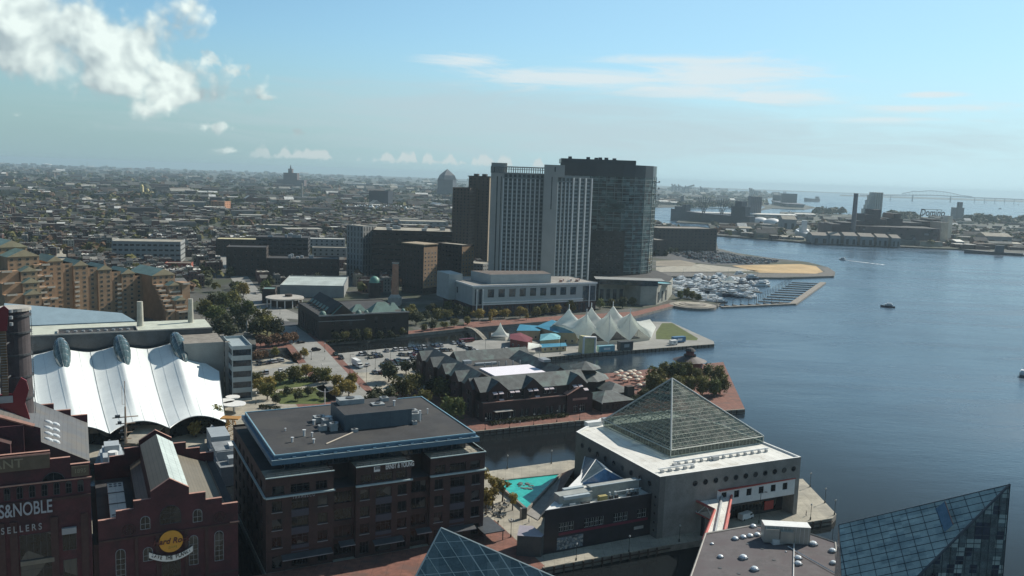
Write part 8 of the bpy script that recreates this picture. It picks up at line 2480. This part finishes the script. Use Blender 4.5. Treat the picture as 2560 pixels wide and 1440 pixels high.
# ====== the city to the horizon
EXC=[]
for o in list(bpy.data.objects):
 if o.parent is None and o.get('category')and o.get('category')not in('car','tree','person','lamp','boat'):
  r_=0
  xs,ys=[],[]
  for c in o.children:
   if c.type=='MESH' and len(c.data.vertices):
    ca,sa=math.cos(o.rotation_euler.z),math.sin(o.rotation_euler.z)
    for v in(c.bound_box[0],c.bound_box[6],c.bound_box[3],c.bound_box[5]):
     lx,ly=c.location.x+v[0],c.location.y+v[1]
     xs.append(o.location.x+lx*ca-ly*sa);ys.append(o.location.y+lx*sa+ly*ca)
  if xs and max(xs)-min(xs)<260:EXC.append((min(xs)-5,max(xs)+5,min(ys)-5,max(ys)+5))
def blocked(p,m=0):
 return any(a-m<p[0]<b_+m and c-m<p[1]<d+m for a,b_,c,d in EXC)
LANDP=[(p[0],p[1])for p in land2]
NOGO=[[P(q[0],q[1])for q in poly]for poly in([(500,1100),(490,775),(600,760),(650,765),(690,745),(900,735),(1100,745),(1160,700),(1700,700),(1830,790),(1000,1000)],[(1600,710),(1640,590),(1800,590),(1900,630),(2130,655),(2130,710)],[(535,640),(575,690),(615,745),(680,815),(720,800),(655,735),(610,680),(585,640)])]
NOGO.append([Vector((-480,100,0)),Vector((-480,640,0)),Vector((-250,655,0)),Vector((-190,600,0)),Vector((100,600,0)),Vector((100,100,0))])
def okland(p):
 return inpoly(p,LANDP)and not any(inpoly(p,q)for q in NOGO)
rg=random.Random(99)
wl=[('brick',(0.15,0.08,0.065)),('dark brick',(0.08,0.05,0.045)),('tan',(0.30,0.25,0.18)),('grey',(0.19,0.18,0.16)),('pale',(0.36,0.33,0.27))]
rl_=[('white',(0.62,0.62,0.58)),('pale grey',(0.31,0.30,0.26)),('dark',(0.035,0.034,0.033)),('grey',(0.12,0.118,0.108)),('brown',(0.10,0.075,0.055)),('slate',(0.065,0.068,0.068))]
WMt=[mat('house_wall_'+n.replace(' ','_'),c,.85,.12,.15,obj=False)for n,c in wl]
RMt=[mat('house_roof_'+n.replace(' ','_'),c,.85,.14,.12,obj=False)for n,c in rl_]
AM=WMt+RMt+[g_dark]
def house_geo(b_,x0,x1,y0,y1,h_,wk,rk,gable,T,det=True):
 pts=[T(x,y,z)for z in(-.2,h_)for x,y in((x0,y0),(x1,y0),(x1,y1),(x0,y1))]
 i0=len(b_.v);b_.v+=pts
 for q in((0,1,5,4),(1,2,6,5),(2,3,7,6),(3,0,4,7)):b_.f.append(tuple(i0+j for j in q));b_.k.append(wk)
 if gable:
  i1=len(b_.v);g_=min(abs(x1-x0),abs(y1-y0))*.35;my=(y0+y1)/2
  b_.v+=[T(x0,my,h_+g_),T(x1,my,h_+g_)]
  for q,kk in(((i0+4,i0+5,i1+1,i1),rk),((i0+6,i0+7,i1,i1+1),rk),((i0+5,i0+6,i1+1),wk),((i0+7,i0+4,i1),wk)):b_.f.append(q);b_.k.append(kk)
 else:b_.f.append((i0+4,i0+5,i0+6,i0+7));b_.k.append(rk)
 if det:
  for(xa,xb,ya,yb,za,zb,kk)in((x0+.6,x0+1.6,y1-2.0,y1-1.0,h_-.1,h_+1.5,wk),((x0+x1)/2,(x0+x1)/2+1.8,y0+3,y0+5,h_-.1,h_+.9,5+1)):
   if gable and kk!=wk:continue
   i0=len(b_.v);b_.v+=[T(x,y,z)for z in(za,zb)for x,y in((xa,ya),(xb,ya),(xb,yb),(xa,yb))]
   for q in((0,1,5,4),(1,2,6,5),(2,3,7,6),(3,0,4,7),(4,5,6,7)):b_.f.append(tuple(i0+j for j in q));b_.k.append(kk)
  for fz in range(int(h_/3.2)):
   for fx in(.28,.72):
    xc=x0+(x1-x0)*fx
    i0=len(b_.v);b_.v+=[T(xc-.5,y0-.04,1+fz*3.1),T(xc+.5,y0-.04,1+fz*3.1),T(xc+.5,y0-.04,2.7+fz*3.1),T(xc-.5,y0-.04,2.7+fz*3.1)]
    b_.f.append((i0,i0+1,i0+2,i0+3));b_.k.append(len(AM)-1)
houses=[]
tpos=[]
row_id=0
V0,V1=620,2600
v=V0
while v<V1:
 pitch=92 if v<1600 else 110
 u=-900
 while u<1500:
  bl=rg.choice([70,84,98])
  c=UV(u+bl/2,v+pitch/2)
  if near(c,260)and 560<c.y<3200:
   kind=rg.random()
   if kind<.10:
    for _ in range(14):tpos.append(UV(u+rg.uniform(0,bl),v+rg.uniform(0,pitch)))
   elif kind<.22:
    w_,d_,h_=rg.uniform(30,bl-12),rg.uniform(22,48),rg.uniform(7,17)
    houses.append((c.length,u+8,v+14,w_,d_,h_,rg.choice([0,1,3,3,4]),rg.choice([0,1,1,2,3,3]),False,0,-1))
    for _ in range(5):tpos.append(UV(u+rg.uniform(0,bl),v+rg.uniform(60,pitch)))
   else:
    for(dv,face)in((4,0),(32,0),(48,0),(76,0)):
     row_id+=1;x=0;base_h=rg.choice([6.5,8.5,8.5,10.5]);rk0=rg.choices(range(6),[.9,2.2,3.4,3.4,2.4,2.6])[0]
     while x<bl-14:
      w_=rg.uniform(5,7.5)*(1 if v<1500 else 1.8)
      if rg.random()>.09:
       rk=rk0 if rg.random()<.55 else rg.choices(range(6),[1.3,2.2,3.4,3.4,2.4,2.6])[0]
       q=UV(u+x,v+dv)
       houses.append((q.length,u+x,v+dv,w_-.05,rg.uniform(10,13.5),base_h+rg.choice([0,0,.6,3]),rg.choices(range(5),[5,4,1.5,1.2,1])[0],rk,rg.random()<.12,0,row_id))
      x+=w_
    for _ in range(int(rg.uniform(4,10))):tpos.append(UV(u+rg.uniform(-4,bl),v+rg.choice([21,22,44,66,68,0,0,pitch-1])+rg.uniform(-2,2)))
  u+=bl+15
 v+=pitch+8
houses.sort(key=lambda q:q[0])
ind=0;mass=MB();rown={};rowi={}
for(d_,u,v,w_,dp,h_,wk,rk,gb,rot,row)in houses:
 c=UV(u+w_/2,v+dp/2);
 if not okland(c)or blocked(c,4)or not okland(UV(u,v))or not okland(UV(u+w_,v+dp)):continue
 if blocked(UV(u,v),1)or blocked(UV(u+w_,v+dp),1):continue
 q=proj((c.x,c.y,h_))
 if q is None or not(-120<q[0]<2700):continue
 inview=-5<q[0]<2565 and q[1]<1000
 if ind<296 and inview:
  b_=MB();house_geo(b_,0,w_,0,dp,h_,wk,5+rk,gb,lambda x,y,z:(x,y,z))
  ks=sorted(set(b_.k));b_.k=[ks.index(k)for k in b_.k]
  o=b_.build('rowhouse' if row>=0 else 'city_block',[AM[k]for k in ks],None,loc=UV(u,v),rz=TH)
  if row>=0:
   rown.setdefault(row,len(rown)+1);rowi[row]=rowi.get(row,0)+1
   tag(o,'%s-walled rowhouse with %s %s roof, house %d of terrace %d outwards from park'%(wl[wk][0],rl_[rk][0],'pitched' if gb else 'flat',rowi[row],rown[row]),'house','rowhouses of the old quarter')
  else:
   tag(o,'large %s block with %s flat roof, number %d among the rowhouses'%(wl[wk][0],rl_[rk][0],ind+1),'building','larger blocks among the rowhouses')
  ind+=1
 else:
  cs_,sn_=math.cos(TH),math.sin(TH);oo=UV(u,v)
  house_geo(mass,0,w_,0,dp,h_,wk,5+rk,gb,lambda x,y,z:(oo.x+x*cs_-y*sn_,oo.y+x*sn_+y*cs_,z),det=d_<1500)
def fartree(b_,p,r,h_,k,n_=9):
 for i in range(n_):
  a,e_=rg.uniform(0,6.28),rg.uniform(-.1,1.4);rr_=r*rg.uniform(.5,1)
  c=Vector((p[0]+rr_*math.cos(a)*math.cos(e_),p[1]+rr_*math.sin(a)*math.cos(e_),h_*.5+h_*.5*math.sin(e_)*rg.uniform(.7,1)))
  n0=Vector((math.cos(a)*math.cos(e_)+rg.gauss(0,.3),math.sin(a)*math.cos(e_)+rg.gauss(0,.3),math.sin(e_)+.3)).normalized();s_=r*rg.uniform(.45,.75)
  A_=n0.orthogonal().normalized()*s_;B_=n0.cross(A_)
  b_.face([c-A_-B_*.4,c-B_,c+A_+B_*.3,c+B_],k)
FT=MB()
y=2500.0
while y<17000:
 step=26+(y-2500)*.016
 x=-y*.66
 while x<y*.66:
  p=(x+rg.uniform(-.5,.5)*step*2,y+rg.uniform(-.5,.5)*step)
  x+=step*rg.uniform(1.1,2.6)*(1+(y/9000))
  if not okland(p):continue
  if rg.random()<.46:
   w_,dp,h_=rg.uniform(14,60)*(1+y/9000),rg.uniform(11,26)*(1+y/8000),rg.choice([7,8,9,12,16])*(1+y/16000)
   cs_,sn_=math.cos(TH+rg.choice([0,0,R(90),.2])),0;sn_=math.sqrt(max(0,1-cs_*cs_))
   house_geo(mass,0,w_,0,dp,h_,rg.randrange(5),5+rg.choices(range(6),[2.0,3,3,3,2,3])[0],rg.random()<.2,lambda a,c,z:(p[0]+a*cs_-c*sn_,p[1]+a*sn_+c*cs_,z),det=False)
  else:fartree(FT,p,rg.uniform(7,16)*(1+y/6000),rg.uniform(9,14)*(1+y/14000),rg.choice([0,0,0,1,2]),7)
 y+=step*1.15
LOCP=[(p[0],p[1])for p in loc]
for _ in range(900):
 px,py=rg.uniform(1760,2700),rg.uniform(540,640)
 p=P(px,py)
 if not inpoly(p,LOCP)or blocked(p,12):continue
 q=UV(0,0);edge=any((Vector((p.x,p.y,0))-P(a,c)).length<18 for a,c in((2040,608),(2190,614),(2345,621)))
 if edge:continue
 if rg.random()<.62:
  w_,dp,h_=rg.uniform(12,48),rg.uniform(10,24),rg.choice([6,7,8,10])
  x0_,y0_=p.x,p.y
  if not inpoly((x0_+w_,y0_+dp),LOCP)or not inpoly((x0_+w_,y0_-5),LOCP):continue
  house_geo(mass,0,w_,0,dp,h_,rg.randrange(5),5+rg.choices(range(6),[2.4,3,2,3,2,2])[0],rg.random()<.2,lambda a,c,z:(x0_+a,y0_+c,z+.6),det=False)
 else:fartree(FT,p,rg.uniform(6,10),rg.uniform(9,15),rg.choice([0,0,1,2]))
for px0,px1,py,n_ in((2040,2110,533,26),(2220,2290,546,34),(2410,2560,555,40),(2440,2480,553,14),(1700,1860,517,40)):
 for i in range(n_):fartree(FT,P(px0+(px1-px0)*(i+rg.random())/n_,py+rg.uniform(0,4)),rg.uniform(10,20),rg.uniform(14,30),0,12)
tag(mass.build('distant_houses',AM),'mass of small distant houses and flat roofs spreading to the horizon','houses',None,'stuff')
lf=[LEAF['dark green'],LEAF['olive'],LEAF['rust-brown']]
tp=[(q.length,i,q)for i,q in enumerate(tpos)if okland(q)and not blocked(q,0)and near(q,40)]
tp.sort(key=lambda t:(t[0],t[1]))
k=0
for n_,(d_,i,q)in enumerate(tp):
 if TCOUNT<296 and d_<2000:
  kind=rg.choices(['dark green','olive','green','yellowing','rust-brown'],[4,3,2,1,1])[0];k+=1
  put_tree(kind,0,0,rg.uniform(.6,1.0),'%s street tree number %d outwards from the park, between the rowhouse terraces'%(kind,k),'street trees of the old quarter',p=q)
 else:fartree(FT,q,rg.uniform(4,6.5),rg.uniform(8,12),rg.choice([0,0,1,1,2]),12)
for _ in range(7000):
 p=UV(rg.uniform(-1300,1700),rg.uniform(620,3000))
 if near(p,30)and p.y>620 and okland(p)and not blocked(p,0)and rg.random()<.5:fartree(FT,p,rg.uniform(4,8),rg.uniform(8,13),rg.choice([0,0,1,1,2]),12)
tag(FT.build('distant_trees',lf),'dark scattered tree crowns filling the distant city and far shores','trees',None,'stuff')
strip('road',[(150,690,10),(152,640,10),(160,585,11),(155,540,11),(150,500,11),(147,478,11)],.25,m_conc,'pale straight avenue running away at the left')
strip('road',[(195,700,6),(180,640,6),(178,600,6)],.25,m_asph_l,'side street beside the avenue')
CH=empty('church',P(362,490),0,'small church with two gilded towers among the distant houses','church')
b=MB();b.box(-14,14,0,40,0,14,0);b.box(-14,-5,-4,5,0,32,0);b.box(6,14,-4,5,0,20,0);b.build('wall',[mat('church_cream',(0.5,0.44,0.24),.8,.06,.05)],CH)
b=MB();b.lathe(dome(5,6,32),-9.5,.5,10);b.lathe(dome(4.5,5,20),10,.5,10);b.build_each('dome',[mat('gilding',(0.62,0.5,0.16),.4,.05)],CH)
RD=empty('round_hall',P(216,507),0,'pale round domed hall in the old quarter','hall')
b=MB();b.cyl(0,0,0,10,14,n=20);b.build('wall',[m_greyst],RD);b=MB();b.lathe([(15,10),(13,12),(8,15),(.1,17)],n=20);b.build('roof',[m_conc],RD)
e=empty('clock_spire',P(755,507),0,'slender pale monument column in the middle distance','column')
hz=h_to(P(755,507),458);b=MB();b.cyl(0,0,0,hz,3.6,2.6,10);b.build('shaft',[m_stone],e)
e=empty('hospital',P(700,468),0,'dark stepped hospital silhouette with a spire near the horizon','building')
b=MB();b.box(-20,140,0,60,0,45,0);b.box(20,100,-2,50,45,85,0);b.box(48,70,-4,30,85,108,0);b.build('wall',[m_refin],e);b=MB();b.cyl(59,12,108,132,6,.5,8);b.build('spire',[m_refin],e)
for i,(x,y,yt,lb)in enumerate(((37,612,600,'short'),(117,421,409,'distant white'),)):
 if i==0:continue
 e=empty('water_tank',P(x,y),0,'tiny white water tank on the left horizon','tank');b=MB();hz=h_to(P(x,y),yt)
 b.cyl(0,0,0,hz*.6,8,n=8);b.lathe([(8,hz*.6),(60,hz*.75),(60,hz*.9),(8,hz)],n=12);b.build('tank',[m_white],e)
e=empty('radio_mast',P(218,418),0,'thin radio mast on the left horizon','mast');b=MB();b.bar((0,0,0),(0,0,h_to(P(218,418),402)),6,4,0,2);b.build('mast',[m_silod],e)
for i,(x0,x1,y0,y1)in enumerate(((835,885,458,459.5),(855,925,462,464),(925,1010,466,468))):
 A_,B_=P(x0,y0),P(x1,y1);d_=B_-A_;e=empty('factory_hall',A_,math.atan2(d_.y,d_.x),'%s long white factory roof in the hazy distance'%('left','middle','right')[i],'factory','distant factory halls')
 b=MB();b.box(0,d_.length,0,120,0,14,0,1);b.build('hall',[m_greyst,m_wroof],e)
b=MB();b.lathe([(9,0),(9,5),(.1,14)],n=4);tm_=b.mesh('boat_tent',[m_white])
for i in range(26):
 x=888+i*6;o=inst(tm_,'boat_tent',None,P(x,526-(i%3)*1.6+.035*(x-960)*.4),rg.uniform(0,1));tag(o,'small white peaked cover, %s in the far boatyard line'%(ORD[i]if i<14 else '%dth'%(i+1)),'tent','white covers in the far boatyard')
for i,(x0,x1,yb,yt,dp,wm_,rm_)in enumerate(((660,760,560,548,40,m_greyst,m_conc),(640,755,575,562,40,m_conc_b,m_conc),(960,1050,560,545,40,m_greyst,m_conc),(1000,1120,575,552,60,m_greyst,m_conc),(770,860,578,566,30,m_brick_dk,m_wroof),(205,300,590,580,30,m_brick_dk,m_conc),(30,100,590,577,30,m_brick_dk,m_wroof),(430,520,560,548,30,m_brick_dk,m_conc),(800,930,500,494,60,m_greyst,m_wroof),(980,1090,510,502,60,m_conc_b,m_conc))):
 if(x0+x1)/2>1128:continue
 pxbox('warehouse','%s flat-roofed warehouse in the middle distance, %s in a scatter'%(('pale','grey')[i%2],ORD[i]),x0,yb,x1,yt,dp,R(12),wm_,rm_,fh=5,cw=12,ww=5,h=None)
# ====== air
hz_=MB();hz_.box(-14800,21600,-2500,21700,-8,152,0)
ho=hz_.build('haze',[])
hm=bpy.data.materials.new('haze');hm.use_nodes=True
for n_ in list(hm.node_tree.nodes):hm.node_tree.nodes.remove(n_)
out=hm.node_tree.nodes.new('ShaderNodeOutputMaterial');pv=hm.node_tree.nodes.new('ShaderNodeVolumePrincipled')
pv.inputs['Color'].default_value=(0.60,0.80,0.91,1);pv.inputs['Density'].default_value=0.000065;pv.inputs['Anisotropy'].default_value=0.2
hm.node_tree.links.new(pv.outputs[0],out.inputs['Volume'])
ho.data.materials.append(hm);ho['kind']='stuff'
for o in bpy.data.objects:
 if len((o.get('label')or '').split())>16:print('LONG',o['label'])
for o in list(bpy.data.objects):
 if o.parent is None and o.get('label')=='x':
  for c in list(o.children):
   for d in list(c.children):bpy.data.objects.remove(d)
   bpy.data.objects.remove(c)
  bpy.data.objects.remove(o)
